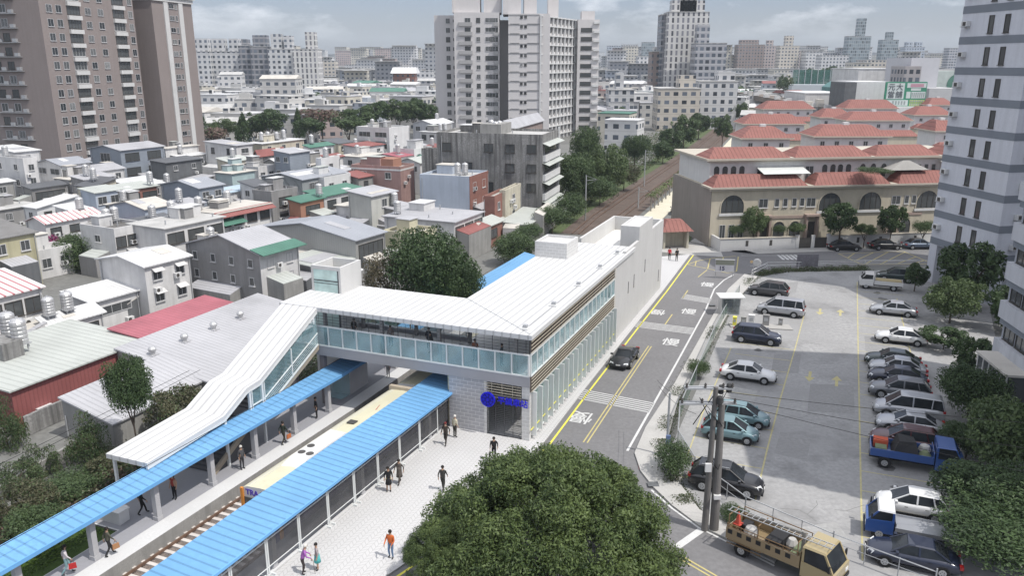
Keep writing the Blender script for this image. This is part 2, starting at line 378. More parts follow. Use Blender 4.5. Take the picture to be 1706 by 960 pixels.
slab('pavement', [W2(-34,6.4), W2(.03,6.4), W2(.03,.12)] + [W2(43.45,.12), W2(43.45,6.4), W2(57,6.4)] + LE[::-1] + [(-8.8,30)], -.03, .1, KERB, PLAZA)
RE2 = RE[2:15]
inner = P((1275,952),(1205,918),(1150,890),(1105,858),(1070,825),(1049,792),(1040,757)) 
lf = P((1262,462),(1222,508),(1180,582),(1130,668),(1112,735),(1126,800),(1165,852),(1245,893),(1300,920))
slab('sidewalk', RE[2:14] + lf, -.03, .12, KERB, SIDEW)
slab('far_sidewalk', P((1150,404),(1262,424),(1545,414),(1750,405),(1750,398),(1545,406),(1268,416),(1200,417),(1160,396)), -.03, .12, KERB, SIDEW)
flat('side_lane', P((1106,400),(1150,404),(1200,417),(1205,428),(1150,425),(1100,420)), .008, SIDEW)
slab('platform', [W2(-60,14.75), W2(0,14.75), W2(45,14.75), W2(45,20.6), W2(0,20.6), W2(-19.4,20.6), W2(-19.4,17.4), W2(-60,17.4)], -.9, 0, CONC, PLATF)
flat('platform_paving', [W2(-60,15.95), W2(0,15.95), W2(44.8,15.95), W2(44.8,20.5), W2(0,20.5), W2(-19.3,20.5), W2(-19.3,17.35), W2(-60,17.35)], .004, PLATG)
slab('platform_near', [W2(-60,6.42), W2(0,6.42), W2(45,6.42), W2(45,8.15), W2(0,8.15), W2(-60,8.15)], -.9, .02, CONC, PLATG)
# ---- painted lines
YEL = mat('yellow_road_paint', (.58,.50,.22), .8, .12, 1.5, fine=.2)
YELB = mat('bright_yellow_road_paint', (.74,.68,.10), .8, .05, 1.5)
WHT = mat('white_road_paint', (.66,.66,.65), .8, .12, 1.5, fine=.2)
REDL = mat('faded_red_road_paint', (.40,.20,.18), .85, .2, 1.5, fine=.2)
def offs(pts, d):
    out = []
    for i in range(len(pts)):
        a, b = pts[max(i-1,0)], pts[min(i+1,len(pts)-1)]; dx, dy = b[0]-a[0], b[1]-a[1]; l = hypot(dx,dy) or 1
        out.append((pts[i][0]-dy/l*d, pts[i][1]+dx/l*d))
    return out
def strip(b, pts, w, z):
    a, c = offs(pts, w/2), offs(pts, -w/2)
    for i in range(len(pts)-1): b.poly([(*a[i],z),(*c[i],z),(*c[i+1],z),(*a[i+1],z)])
def line(name, pts, w, m, z=.012): b = MB(); strip(b, pts, w, z); return struct(b.build(name, m))
def seg(a, b, t): return (a[0]+(b[0]-a[0])*t, a[1]+(b[1]-a[1])*t)
line('yellow_edge_line', offs(LE, -.42), .15, YELB)
line('white_edge_line', P((1045,752),(1085,681),(1130,600),(1175,518),(1190,482),(1206,467),(1222,458)), .17, WHT)
line('white_kerb_line', P((1085,817),(1120,848),(1164,880),(1222,909),(1290,944)), .14, WHT)
line('red_edge_line', P((1066,783),(1061,757),(1079,714),(1127,640),(1150,600)), .14, REDL)
for d in (-.14, .14): line('yellow_centre_line', offs(P((975,738),(1025,663),(1083,577)), d), .1, YEL)
line('yellow_centre_line', P((1108,541),(1120,524)), .12, YEL); line('yellow_centre_line', P((1137,497),(1146,484)), .12, YEL)
line('yellow_centre_line', P((1163,462),(1178,450)), .12, YEL)
for d in (-.14, .14): line('yellow_centre_line', offs(P((1135,930),(1190,962),(1260,1010)), d), .11, YEL)
line('white_stop_line', P((1168,884),(1128,912)), .45, WHT)
for a0, a1 in (((968,657),(1086,680)),((1060,540),(1154,552)),((1137,494),(1184,502))):
    A, B = G(*a0)[:2], G(*a1)[:2]
    b = MB()
    for k in range(6): o = (-.9+k*.36); strip(b, [(A[0]+SU*o, A[1]+CU*o), (B[0]+SU*o, B[1]+CU*o)], .14, .012)
    struct(b.build('white_rumble_strip', WHT))
def ground_text(body, px, py, size, az, m, sx=1., sy=1.):
    x, y, _ = G(px, py)
    o = text_obj('road_lettering', body, size, m, None, Matrix.Translation((x,y,.016)) @ Matrix.Rotation(-rad(az),4,'Z') @ Matrix.Diagonal((sx,sy,.01,1)), .01, .02)
    return struct(o)
for px, py, s, az in ((970,695,1.75,AZR+180),(1117,571,1.75,AZR),(1147,520,1.7,AZR),(1097,520,1.6,AZR+180),(1178,475,1.7,AZR)): ground_text('慢', px, py, s, az, WHT, 1, 1.25)
def hatch(name, ring, bars, w=.13):
    b = MB()
    for r in ring: strip(b, P(*r), w, .012)
    for r in bars: strip(b, P(*r), w, .016)
    struct(b.build(name, YEL))
hatch('yellow_hatching', [((1144,441),(1166,434),(1190,430),(1226,427)),((1144,441),(1170,446),(1212,455),(1228,452))], [((1160,435),(1158,443)),((1183,431),(1179,448)),((1205,429),(1200,452)),((1230,428),(1227,452))])
hatch('yellow_box_marking', [((1397,423),(1436,441)),((1436,441),(1545,440)),((1397,423),(1505,419)),((1505,419),(1545,436))],
      [((1412,430),(1424,422)),((1424,435),(1455,421)),((1440,441),(1480,420)),((1466,441),(1508,420)),((1494,440),(1526,428)),((1520,440),(1540,434))])
b = MB()
for k in range(5): a0, a1 = (1296+k*7, 425), (1306+k*7.5, 433); strip(b, P(a0, a1), .35, .012)
strip(b, P((1300,427),(1334,426)), .12, .016); strip(b, P((1305,431),(1342,430)), .12, .016); struct(b.build('white_crossing', WHT))
line('white_lane_line', P((1250,443),(1330,440),(1440,436),(1545,434)), .13, WHT); line('white_lane_line', P((1235,426),(1330,426)), .1, WHT)
LOTL, LOTM, LOTR = P((1341,520),(1325,580),(1300,665),(1278,750),(1258,835)), P((1428,470),(1430,600),(1434,800),(1437,935)), P((1517,500),(1530,600),(1552,700),(1588,800))
LOTR = [(44.0,88.0),(36.2,68.0),(32.0,57.0),(28.2,48.0)]
STALL = mat('worn_stall_paint', (.52,.47,.26), .85, .2, 2, fine=.25)
for l in (LOTL, LOTM, LOTR): line('yellow_stall_line', l, .11, STALL)
line('yellow_stall_line', P((1218,580),(1170,690),(1140,775)), .1, STALL)
b = MB(); A, B = Vector(LOTM[0]), Vector(LOTM[-1])
for k in range(22):
    p = A + (B-A)*(k+.6)/22.5; d = Vector((CU, -SU))*5.0; strip(b, [tuple(p), tuple(p+d)], .09, .011)
A, B = Vector(LOTL[1]), Vector(LOTL[-1])
for k in range(10):
    p = A + (B-A)*(k+.2)/9.6; d = Vector((-CU, SU))*5.0; strip(b, [tuple(p), tuple(p+d)], .09, .011)
struct(b.build('yellow_stall_marking', STALL))
PATCH = mat('asphalt_patch', (.29,.288,.286), .92, .12, .3, fine=.15, grime=.4); PATCL = mat('pale_concrete_patch', (.37,.368,.36), .92, .12, .3, fine=.15, grime=.3)
for k, pp_ in enumerate((((1290,590),(1335,588),(1330,622),(1284,624)),((1350,640),(1422,642),(1424,690),(1345,686)),((1200,640),(1262,652),(1250,690),(1188,672)),((1300,720),(1352,728),(1344,768),(1290,756)),((1440,560),(1500,566),(1505,592),(1442,586)),((1330,880),(1392,870),(1420,905),(1352,918)),((1262,475),(1330,470),(1326,488),(1258,492)))): flat('asphalt_patch', P(*pp_), .006+.0005*k, PATCL if k in (2,5) else PATCH)
OIL = mat('oil_stain', (.11,.11,.11), .6, .3, 2)
for k in range(16):
    c = Vector(LOTM[0]).lerp(Vector(LOTM[-1]), (k*.37) % 1) + Vector((CU,-SU))*((1.5 if k % 2 else -9.5)+(k*1.7 % 2)); r_ = .25+.3*((k*.61) % 1); flat('oil_stain', [(c.x+r_*(1+.35*sin(3*a*.7+k))*cos(a*.7), c.y+r_*(1+.3*cos(2*a*.7+k))*sin(a*.7)) for a in range(9)], .0105, OIL)
SOIL = mat('weedy_soil', (.13,.11,.085), .95, .35, .5, fine=.4); flat('soil_path', [W2(-60,20.65), W2(-4,20.65), W2(-4,23.2), W2(-16,25.6), W2(-60,26.6)], -.02, SOIL)
FAINT = mat('worn_yellow_arrow_paint', (.50,.45,.24), .85, .15, 2, fine=.2)
for px, py, fl in ((1366,520,1),(1400,521,0),(1349,628,1),(1394,635,0)):
    x, y, _ = G(px, py); a = rad(AZR + 180*fl); d = Vector((sin(a), cos(a))); n_ = Vector((d.y, -d.x)); c = Vector((x, y))
    pts = [c-d*1.3-n_*.12, c-d*1.3+n_*.12, c+d*.1+n_*.12, c+d*.1+n_*.42, c+d*1.2, c+d*.1-n_*.42, c+d*.1-n_*.12]
    flat('yellow_arrow', [tuple(q) for q in pts], .012, FAINT)
CRK = mat('dark_crack_sealant', (.17,.17,.165), .9)
b = MB()
for pts in (((1360,870),(1345,858),(1330,850),(1300,848)),((1345,858),(1362,842),(1360,835)),((1390,850),(1410,852),(1440,842)),((1300,700),(1318,694),(1335,697),(1352,690),(1380,698))): strip(b, P(*pts), .03, .012)
struct(b.build('pavement_crack', CRK))
# ---- tracks
RUST = mat('rusty_rail', (.16,.10,.07), .6, .2, 2)
SLEEP = mat('pale_concrete_sleeper', (.58,.54,.50), .9, .12, 2)
def track(v, u0, u1):
    b = MB()
    u = u0
    while u < u1:
        c = [W2(u,v-1.1), W2(u+.24,v-1.1), W2(u+.24,v+1.1), W2(u,v+1.1)]; b.prism(c, -.9, -.78, 1); u += .62
    for s in (-.535, .535): b.prism([W2(u0,v+s-.04), W2(0,v+s-.04), W2(u1,v+s-.04), W2(u1,v+s+.04), W2(0,v+s+.04), W2(u0,v+s+.04)], -.79, -.62, 0)
    return struct(b.build('railway_track', [RUST, SLEEP]))
track(13.85, -34, 44); track(9.58, -34, 44)
CEN = [(980,392),(1012,362),(1060,327),(1105,295),(1140,270),(1175,243),(1205,217),(1228,192),(1236,178),(1240,165)]
cen = P(*CEN)
def band_(name, w, z, m, o=0):
    b = MB(); strip(b, offs(cen, o) if o else cen, w, z); return struct(b.build(name, m))
band_('ballast_path', 9.5, .02, BALLB)
for o in (-2.6,-1.5,1.5,2.6):
    b = MB(); q = offs(cen, o); b.tube([(x,y,.16) for x,y in q], .06, 4); struct(b.build('rail_surface_line', RUST))
GRASSM = mat('verge_grass', (.10,.13,.055), .95, .3, .4, fine=.35)
b = MB(); strip(b, offs(cen, 6.8), 4.6, .03); struct(b.build('grass_verge', GRASSM), 'stuff')
SAND = mat('pale_sand_path', (.62,.58,.46), .95, .12, .4, fine=.1)
b = MB(); strip(b, offs(cen, -7.5), 3.6, .03); struct(b.build('sand_path', SAND))
b = MB(); strip(b, offs(cen, -13.5), 4.2, .03); struct(b.build('grass_strip', GRASSM), 'stuff')
# ================================================================ station (local frame: x = -v to the right, y = u along the rails)
SWH = mat('white_roof_sheet', (.62,.62,.615), .55, .05, .3, wave=('x', 1.55, .06, .25), grime=.1)
SPAN = mat('white_cement_panel', (.57,.565,.55), .8, .07, .3, streak=.07, grime=.12, fine=.03)
SGREY = paving('grey_glazed_tile', (.42,.42,.44), (.33,.33,.35), .01, .01)
def tilewall(name, c, line, w, h):
    m, nt, b = _nt(name); tc = N(nt, 'ShaderNodeTexCoord').outputs['Object']; s = N(nt, 'ShaderNodeSeparateXYZ'); nt.links.new(tc, s.inputs[0])
    br = N(nt, 'ShaderNodeTexBrick'); cb = N(nt, 'ShaderNodeCombineXYZ'); nt.links.new(math_(nt, 'ADD', s.outputs[0], s.outputs[1]), cb.inputs[0]); nt.links.new(s.outputs[2], cb.inputs[1])
    nt.links.new(cb.outputs[0], br.inputs['Vector']); br.inputs['Scale'].default_value = 1; br.inputs['Brick Width'].default_value = w; br.inputs['Row Height'].default_value = h
    br.inputs['Mortar Size'].default_value = .018; br.inputs['Color1'].default_value = (*c,1); br.inputs['Color2'].default_value = (*[x*.9 for x in c],1); br.inputs['Mortar'].default_value = (*line,1)
    nt.links.new(br.outputs[0], b.inputs['Base Color']); b.inputs['Roughness'].default_value = .45; return m
SGREY = tilewall('grey_tile_cladding', (.40,.40,.42), (.60,.60,.60), .6, .28)
SWT = tilewall('white_tile_cladding', (.60,.595,.58), (.72,.72,.71), .6, .28)
SGLASS = glassmat('teal_station_glass', (.40,.64,.68), .05, .30, .25)
SGLASS2 = glassmat('pale_green_station_glass', (.46,.68,.63), .05, .27, .35)
BEAM = mat('grey_steel_beam', (.34,.34,.36), .5, .05)
FRAMEW = mat('white_steel_frame', (.70,.72,.71), .45, .03)
TUBE = mat('beige_louvre_tube', (.55,.50,.40), .5, .08)
DTUBE = mat('dark_grille_bar', (.08,.08,.085), .5, .1)
TINT = mat('beige_interior_wall', (.48,.44,.32), .8, .08, .6)
SBLUE = mat('signal_blue', (.012,.012,.62), .5, .05)
BLUEC = mat('sky_blue_corrugated_sheet', (.155,.355,.60), .5, .10, .3, wave=('y', 1.9, .05, .25), fine=.08, grime=.22)
def vb(b, v0, u0, z0, v1, u1, z1, m=0): return b.box(-v1, u0, z0, -v0, u1, z1, m)
O0 = (OX, OY, 0)
st = thing('station_building', 'white railway station with glazed front, footbridge and flat ribbed roofs beside the road', 'station', O0, AZR)
b = MB()
vb(b, 0, 22.2, .1, .3, 26, 8.05); vb(b, 0, 26, .1, .3, 31.4, 8.3); vb(b, -.003, 31.4, .1, .3, 37.5, 9.75); vb(b, 0, 37.5, .1, .3, 43.5, 8.4)
vb(b, .3, 43.2, .1, 6, 43.5, 8.4); vb(b, 5.75, 29.9, .1, 6, 43.2, 8.4); vb(b, .3, 31.4, 6.8, 2.0, 31.7, 9.75); vb(b, 1.75, 31.7, 6.8, 2.0, 37.2, 9.75); vb(b, .3, 37.2, 6.8, 2.0, 37.5, 9.75)
vb(b, .3, 31.7, 9.55, 1.75, 37.2, 9.7)
b.build('side_wall', SPAN, st)
b = MB(); vb(b, .3, 29.9, 6.6, 5.75, 43.2, 6.8); b.build('rear_roof_deck', mat('pale_roof_deck', (.68,.67,.64), .85, .06), st)
for u, z0, z1 in ((27.5,3.7,4.9),(29.8,3.7,5.1),(42.0,1.3,2.7),(34.6,4.2,5.6)): b = MB(); vb(b, -.02, u-.12, z0, .02, u+.12, z1); b.build('slit_window', GLASS, st)
b = MB(); vb(b, 3.5, 0, .1, 6.3, .3, 4.2); b.build('entrance_side_wall', SGREY, st)
b = MB(); vb(b, 6.29, .3, .1, 6.55, 22, 4.2); vb(b, 6.3, 22, .1, 6.55, 29.9, 7.7); b.build('inner_wall', TINT, st)
b = MB(); vb(b, -.2, -.25, 7.76, 7.75, 29.2, 8.1); b.build('hall_roof', SWH, st)
b = MB(); vb(b, 7.76, -.25, 7.762, 20.7, 6.3, 8.098); b.build('bridge_roof', SWH, st)
b = MB()
for (v, u, v2, u2) in ((.0,0,7.7,6.25),): b.tube([(-v,u,8.1),(-v2,u2,8.1)], .035, 4)
b.tube([(-.75,.5,8.12),(-.75,28,8.12)], .03, 4); b.build('roof_seam', GALV, st)
for u in (1.0, 7.0, 13.2, 19.6, 25.6):
    b = MB(); vb(b, .45, u-.35, 8.1, 1.05, u+.35, 8.2); vb(b, .6, u-.15, 8.2, .9, u+.15, 8.42, 1); b.build('roof_vent', [WHITE, GALV], st)
b = MB(); 
for q in ((4.6,21.6,7.8,21.8),(4.6,24.9,7.8,25.1),(4.6,21.8,4.8,24.9),(7.6,21.8,7.8,24.9)): vb(b, q[0], q[1], 8.1, q[2], q[3], 9.6)
vb(b, 4.8, 21.8, 9.3, 7.6, 24.9, 9.4); b.build('roof_box', SWT, st)
b = MB(); vb(b, .0, .0, 4.2, 20.5, 6.0, 4.62); vb(b, .0, 6.0, 4.2, 7.6, 22.2, 4.62); b.build('upper_floor', BEAM, st)
b = MB(); vb(b, .0, -.06, 4.18, 20.5, .0, 4.98); vb(b, 17.3, 6, 4.2, 20.5, 6.06, 4.98); vb(b, 7.6, 6, 4.2, 17.3, 6.06, 4.98); vb(b, 20.5, -.06, 4.2, 20.56, 6.06, 4.98); b.build('edge_beam', BEAM, st)
b = MB(); vb(b, .1, .05, 4.63, 20.4, 5.9, 4.66); vb(b, .1, 5.9, 4.63, 7.5, 22, 4.66); b.build('deck_floor', mat('white_deck_tile', (.72,.72,.71), .5, .03), st)
b = MB(); vb(b, .25, .1, .11, 6.2, 22, .125); b.build('hall_floor', mat('grey_hall_tile', (.52,.52,.52), .4, .1, 1, fine=.2), st)
# glazing bands
def screen(nm, line_, z0, z1, step, gm, fm, out=.0, top=True, fin=0., off=0.):
    """line_: 'F' (u = const front) from v a to b, 'S' (v = 0 road side) from u a to b, 'K' rear of the bridge."""
    kind, a, c = line_
    gb, fb = MB(), MB()
    def pb(bb, s0, s1, za, zb, d0, d1):
        if kind == 'F': vb(bb, s0, d0-.02, za, s1, d1-.02, zb)
        elif kind == 'K': vb(bb, s0, 6-d1, za, s1, 6-d0, zb)
        else: vb(bb, d0-.02, s0, za, d1-.02, s1, zb)
    n = max(1, round(abs(c-a)/step)); w = (c-a)/n
    for k in range(n): pb(gb, a+k*w+.05, a+(k+1)*w-.05, z0+.05, z1-.05, .02, .035)
    for k in range(n+1): pb(fb, a+k*w-.05, a+k*w+.05, z0, z1, -.04-fin, .08)
    pb(fb, a, c, z0-.06, z0+.04, -.05, .09)
    if top: pb(fb, a, c, z1-.04, z1+.06, -.05, .09)
    gb.build(nm, gm, st); fb.build(nm+'_frame', fm, st)
screen('front_glass', ('F', .1, 20.3), 5.0, 6.55, 1.26, SGLASS, FRAMEW)
screen('rear_glass', ('K', 7.7, 20.3), 5.0, 5.9, 2.52, SGLASS, FRAMEW)
screen('road_side_glass', ('S', .1, 22.0), 5.0, 6.55, 1.22, SGLASS, FRAMEW)
screen('ground_floor_glass', ('S', .5, 22.0), .35, 3.7, 1.22, SGLASS2, FRAMEW, fin=.28)
b = MB()
for k in range(4): z = 6.78+k*.27; b.tube([(.12,-.05,z),(.12,22.1,z)], .02, 5)
for k in range(5): z = 3.9+k*.24; b.tube([(.14,-.05,z),(.14,22.1,z)], .022, 5)
b.build('road_side_louvre', TUBE, st)
b = MB()
for k in range(10): vb(b, .02, 2.2*k+.1, 6.6, .10, 2.2*k+.2, 7.75); vb(b, .02, 2.2*k+1.1, 3.7, .10, 2.2*k+1.2, 4.98)
vb(b, .25, 0, 3.7, .3, 22.2, 4.2); b.build('louvre_bracket', DTUBE, st)
b = MB(); vb(b, -.012, .02, 3.78, .02, 22.15, 4.94); vb(b, .06, .1, 6.66, .1, 22.1, 7.74); b.build('louvre_backing', mat('brown_louvre_backing', (.10,.08,.065), .8, .15), st)
b = MB()
for k in range(4): z = 6.72+k*.22; b.tube([(-.1,-.02,z),(-20.4,-.02,z)], .016, 4)
for k in range(33): v = .3+k*.63; b.tube([(-v,-.02,6.6),(-v,-.02,7.76)], .012 if k%2 else .03, 4)
b.build('bridge_grille', DTUBE, st)
b = MB()
for k in range(6): z = 3.05+k*.2; b.tube([(-.65,-.02,z),(-3.5,-.02,z)], .03, 4)
for v in (1.3,2.1,2.9): b.tube([(-v,-.02,2.95),(-v,-.02,4.2)], .02, 4)
b.build('entrance_louvre', TUBE, st)
for q in ((.02,-.02,.6,.35),(3.3,-.03,3.5,.32)): b = MB(); vb(b, q[0], q[1], .1, q[2], q[3], 4.2); b.build('entrance_post', SWT, st)
b = MB()
for k in range(20): b.tube([(-.62,.03,.15+k*.14),(-3.28,.03,.15+k*.14)], .012, 4)
for k in range(5): b.tube([(-.62-k*.665,.03,.1),(-.62-k*.665,.03,2.9)], .02, 4)
b.build('roller_grille', DTUBE, st)
for v in (2.0, 5.0):
    for u in (3, 9, 15, 21): b = MB(); vb(b, v-.15, u-.15, .1, v+.15, u+.15, 4.2); b.build('column', GREYW, st)
for v in (1.2, 7.2, 12, 17):
    for u in (.4, 5.6): b = MB(); vb(b, v-.12, u-.12, 4.66, v+.12, u+.12, 7.76); b.build('column', GREYW, st)
b = MB(); b.tube([(.12,-.1,1.0),(.12,22,1.15)], .035, 5); b.tube([(-.5,0,1.0),(-.5,21.5,1.1)], .03, 5); b.build('yellow_handrail', YELB, st)
b = MB(); vb(b, .05, 2.6, .1, .1, 3.5, 2.2); b.build('side_door', mat('brown_door', (.16,.11,.09), .5), st)
MAUVE = mat('mauve_grey_column', (.24,.21,.21), .7, .08)
for q in ((17.2,.15),(17.2,5.4),(20.0,.15)): b = MB(); vb(b, q[0], q[1], 0, q[0]+.4, q[1]+.4, 4.2); b.build('bridge_column', MAUVE, st)
# lift shaft
b = MB(); 
for q in ((17.6,3.6,17.8,6.6),(20.2,3.6,20.4,6.6),(17.8,6.4,20.2,6.6)): vb(b, q[0],q[1],0,q[2],q[3],10.25)
vb(b, 17.8,3.6,0,20.2,3.8,5); vb(b, 17.8,3.6,9.95,20.2,3.8,10.25); vb(b, 17.8,3.8,9.0,20.2,6.4,9.1); lift = b.build('lift_shaft', SPAN, st)
b = MB(); vb(b, 17.82,3.63,5,20.18,3.68,9.95); b.build('lift_glass', glassmat('bright_lift_glass', (.62,.80,.76), .05, .75, .15), lift)
b = MB(); vb(b, 17.8,3.6,9.0,20.2,3.62,9.08); vb(b, 17.8,3.6,8.8,20.2,3.62,8.84); vb(b, 17.8,3.58,5,17.9,3.63,9.95); b.build('lift_rail', DTUBE, lift)
b = MB(); vb(b, 16.5,2.4,0,18.2,5.1,2.5); b.build('waiting_room', SPAN, st)
b = MB(); vb(b, 16.48,1.2,.1,18.2,2.38,2.4); b.build('waiting_room_glass', SGLASS, st)
# covered stair
prof = [(-17.4,3.15),(-10.9,3.4),(-8.6,4.45),(-7.2,4.55),(-.25,7.75)]
b = MB()
for (u0,z0),(u1,z1) in zip(prof, prof[1:]):
    a = [(-20.5,u0,z0),(-17.25,u0,z0),(-17.25,u1,z1),(-20.5,u1,z1)]; b.hull(a, [(x,y,z+.3) for x,y,z in a])
stair = b.build('stair_roof', SWH, st)
for v in (17.35, 20.35):
    for u, zt in ((-17.0,3.2),(-10.8,3.4),(-8.3,4.5),(-7.0,4.7)): b = MB(); vb(b, v-.08, u-.08, 0, v+.08, u+.08, zt); b.build('stair_post', FRAMEW, st)
b = MB()
for (u0,z0),(u1,z1) in zip(prof, prof[1:]): b.tube([(-17.3,u0,z0-.06),(-17.3,u1,z1-.06)], .09, 4)
b.build('stair_edge', FRAMEW, st)
STR = [(-12.2,-.05),(-8.0,1.95),(-6.8,1.95),(-.2,4.7)]
b = MB()
for v in (17.4, 20.2):
    for (u0,z0),(u1,z1) in zip(STR, STR[1:]):
        a = [(-v-.08,u0,z0),(-v+.08,u0,z0),(-v+.08,u1,z1),(-v-.08,u1,z1)]; b.hull(a, [(x,y,z+.42) for x,y,z in a])
b.build('stair_stringer', mat('beige_stringer', (.36,.31,.24), .7, .1), st)
b = MB()
for k in range(13): u = -12+k*.31; vb(b, 17.45, u, 0, 20.15, u+.32, .15+k*.16)
for k in range(17): u = -6.7+k*.385; z = 2.25+k*.158; vb(b, 17.45, u, z-.2, 20.15, u+.39, z+.02)
vb(b, 17.45, -8, 1.9, 20.15, -6.7, 2.2); b.build('stair_steps', mat('dark_step', (.10,.10,.105), .8, .1), st)
gb, fb = MB(), MB()
for (u0,a0,b0),(u1,a1,b1) in (((-8.1,2.3,4.3),(-6.8,2.35,4.5)),((-6.8,2.35,4.5),(-3.6,3.7,5.9)),((-3.6,3.7,5.9),(-.3,5.1,7.4))):
    gb.add([(-17.33,u0,a0),(-17.33,u1,a1),(-17.33,u1,b1),(-17.33,u0,b0)], [(0,1,2,3)])
    fb.tube([(-17.31,u0,a0),(-17.31,u0,b0)], .06, 4); fb.tube([(-17.31,u0,a0+.95),(-17.31,u1,a1+.95)], .05, 4); fb.tube([(-17.31,u0,a0+.05),(-17.31,u1,a1+.05)], .06, 4)
    for k in range(1,5): fb.tube([(-17.31,u0,a0+.18*k),(-17.31,u1,a1+.18*k)], .012, 3)
gb.build('stair_glass', SGLASS, st); fb.build('stair_railing', FRAMEW, st)
# sign
def FM(v, u, z): return Matrix.Translation((-v, u, z)) @ Matrix.Rotation(pi/2, 4, 'X')
b = MB(); b.cyl((-3.05,-.42,2.95),(-3.05,-.34,2.95), .56, n=28, m=0); sg = b.build('round_emblem', SBLUE, st)
b = MB()
DB = mat('dark_blue_emblem_line', (.006,.006,.16), .5)
for k in range(8):
    a = k*pi/4+.2; b.tube([(-3.05+.12*cos(a),-.43,2.95+.12*sin(a)),(-3.05+.5*cos(a+.35),-.43,2.95+.5*sin(a+.35))], .03, 4)
for r in (.2,.42): b.tube([(-3.05+r*cos(t*pi/10),-.43,2.95+r*sin(t*pi/10)) for t in range(21)], .02, 4)
b.build('emblem_line', DB, sg)
for k, ch in enumerate('平鎮車站'): text_obj('sign_letter', ch, .60, SBLUE, st, FM(2.1-k*.58, -.2, 2.9), .03, .006)
b = MB(); vb(b, .1, -.16, 3.22, 3.4, -.1, 3.3); b.build('sign_bar', DTUBE, st)
# ---- platform canopies
def canopy(label, v0, z0, v1, z1, u0, u1, cols, cv, fas, base=0.):
    t = thing('platform_canopy', label, 'canopy', O0, AZR)
    b = MB()
    for ua, uc in ((u0,0),(0,u1)): b.hull([(-v0,ua,z0-.08),(-v1,ua,z1-.08),(-v1,uc,z1-.08),(-v0,uc,z0-.08)], [(-v0,ua,z0),(-v1,ua,z1),(-v1,uc,z1),(-v0,uc,z0)])
    b.build('canopy_roof', BLUEC, t)
    b = MB(); vb(b, v1-.06, u0, z1-fas, v1, 0, z1+.01); vb(b, v1-.06, 0, z1-fas, v1, u1, z1+.01); b.build('canopy_fascia', mat('blue_fascia', (.16,.40,.72), .5, .05), t)
    b = MB()
    for u in [u0+.3+i*4.1 for i in range(int((u1-u0)/4.1)+1)]: b.hull([(-v0,u,z0-.26),(-v1-.08,u,z1-.26),(-v1-.08,u+.12,z1-.26),(-v0,u+.12,z0-.26)], [(-v0,u,z0-.085),(-v1-.08,u,z1-.085),(-v1-.08,u+.12,z1-.085),(-v0,u+.12,z0-.085)])
    b.build('canopy_beam', GALV, t)
    zc = (z0+z1)/2-.1
    for u in cols:
        b = MB(); vb(b, cv-.16, u-.16, base, cv+.16, u+.16, zc); vb(b, cv-.2, u-.2, base, cv+.2, u+.2, base+.25); b.build('column', mat('pale_grey_column', (.42,.42,.43), .75, .08) if u == cols[0] else bpy.data.materials['pale_grey_column'], t)
    for u in cols[::2]:
        b = MB(); b.box(-cv+.3, u+1.6, zc-.35, -cv+.45, u+2.6, zc-.29); b.build('tube_lamp', WHITE, t)
    return t
canopy('long sky-blue canopy over the far platform, running under the white footbridge', 17.2, 3.08, 15.6, 2.78, -45, 43, [-42.5,-38.4,-34.3,-30.2,-26.1,-21.9,-17.6,-13.2,-9.2,-5.1,-1.0,9,15,21,27,33,39], 16.2, .22)
canopy('sky-blue canopy over the near platform along the paved square, hiding half of the train', 8.8, 3.12, 6.1, 2.86, -45, 5.5, [-43,-35,-27,-19,-10.8,-2.4], 6.72, .16, .02)
b = MB(); 
for u in range(-44, 5, 2): b.tube([(-6.2,u,2.6),(-6.2,u+2,2.6)], .07, 5)
bpy.data.objects['platform_canopy.001']; b.build('cable_tray', DTUBE, bpy.data.objects['platform_canopy.001'])
# ---- train
CRM = mat('cream_train_roof', (.58,.55,.40), .5, .08, .4, grime=.3)
NAVY = mat('navy_train_side', (.02,.03,.18), .35, .05)
TWH = mat('white_train_front', (.60,.60,.59), .4, .03)
ORG = mat('orange_train_edge', (.62,.25,.05), .45, .05)
GRYU = mat('grey_roof_unit', (.50,.50,.49), .6, .08)
TR = thing('commuter_train', 'cream-roofed commuter train standing at the platform between the two blue canopies', 'train', O0, AZR)
VC = 9.58
def car(u0, u1, front):
    hw, z0, z1 = 1.37, -.55, 2.75
    sec = [(-hw,z0),(hw,z0),(hw,z1-.42),(hw-.12,z1-.14),(hw-.45,z1-.02),(0,z1+.03),(-hw+.45,z1-.02),(-hw+.12,z1-.14),(-hw,z1-.42)]
    ring = lambda u: [(-VC+x, u, z) for x, z in sec]
    b = MB(); n = len(sec); v = ring(u0)+ring(u1)
    for i in range(n):
        k = 2 if i in (1,8) else 0
        b.add([v[i],v[(i+1)%n],v[n+(i+1)%n],v[n+i]], [(0,1,2,3)], k)
    b.add(v[:n], [range(n-1,-1,-1)], 1); b.add(v[n:], [range(n)], 1)
    c = b.build('train_car', [CRM, TWH, NAVY], TR)
    b = MB()
    for s in (-1, 1):
        for k in range(6): u = u0+1.6+k*(u1-u0-3)/6; b.box(-VC+s*(hw+.004)-.01, u, .85, -VC+s*(hw+.004)+.01, u+1.7, 1.75)
    b.build('train_window', GLASS, c)
    b = MB(); b.tube([(-VC-.95,u0+.2,z1-.03),(-VC-.95,u1-.2,z1-.03)], .03, 4); b.tube([(-VC-.75,u0+.2,z1-.01),(-VC-.75,u1-.2,z1-.01)], .02, 4); b.build('roof_conduit', GRYU, c)
    return c
c1 = car(-16.3, -.55, True); c2 = car(.35, 18, False); c3 = car(-60, -60.5, False) if False else None
b = MB(); vb(b, VC-1.15, -16.42, -.55, VC+1.15, -16.28, 1.0, 0); b.build('nose_panel', NAVY, c1)
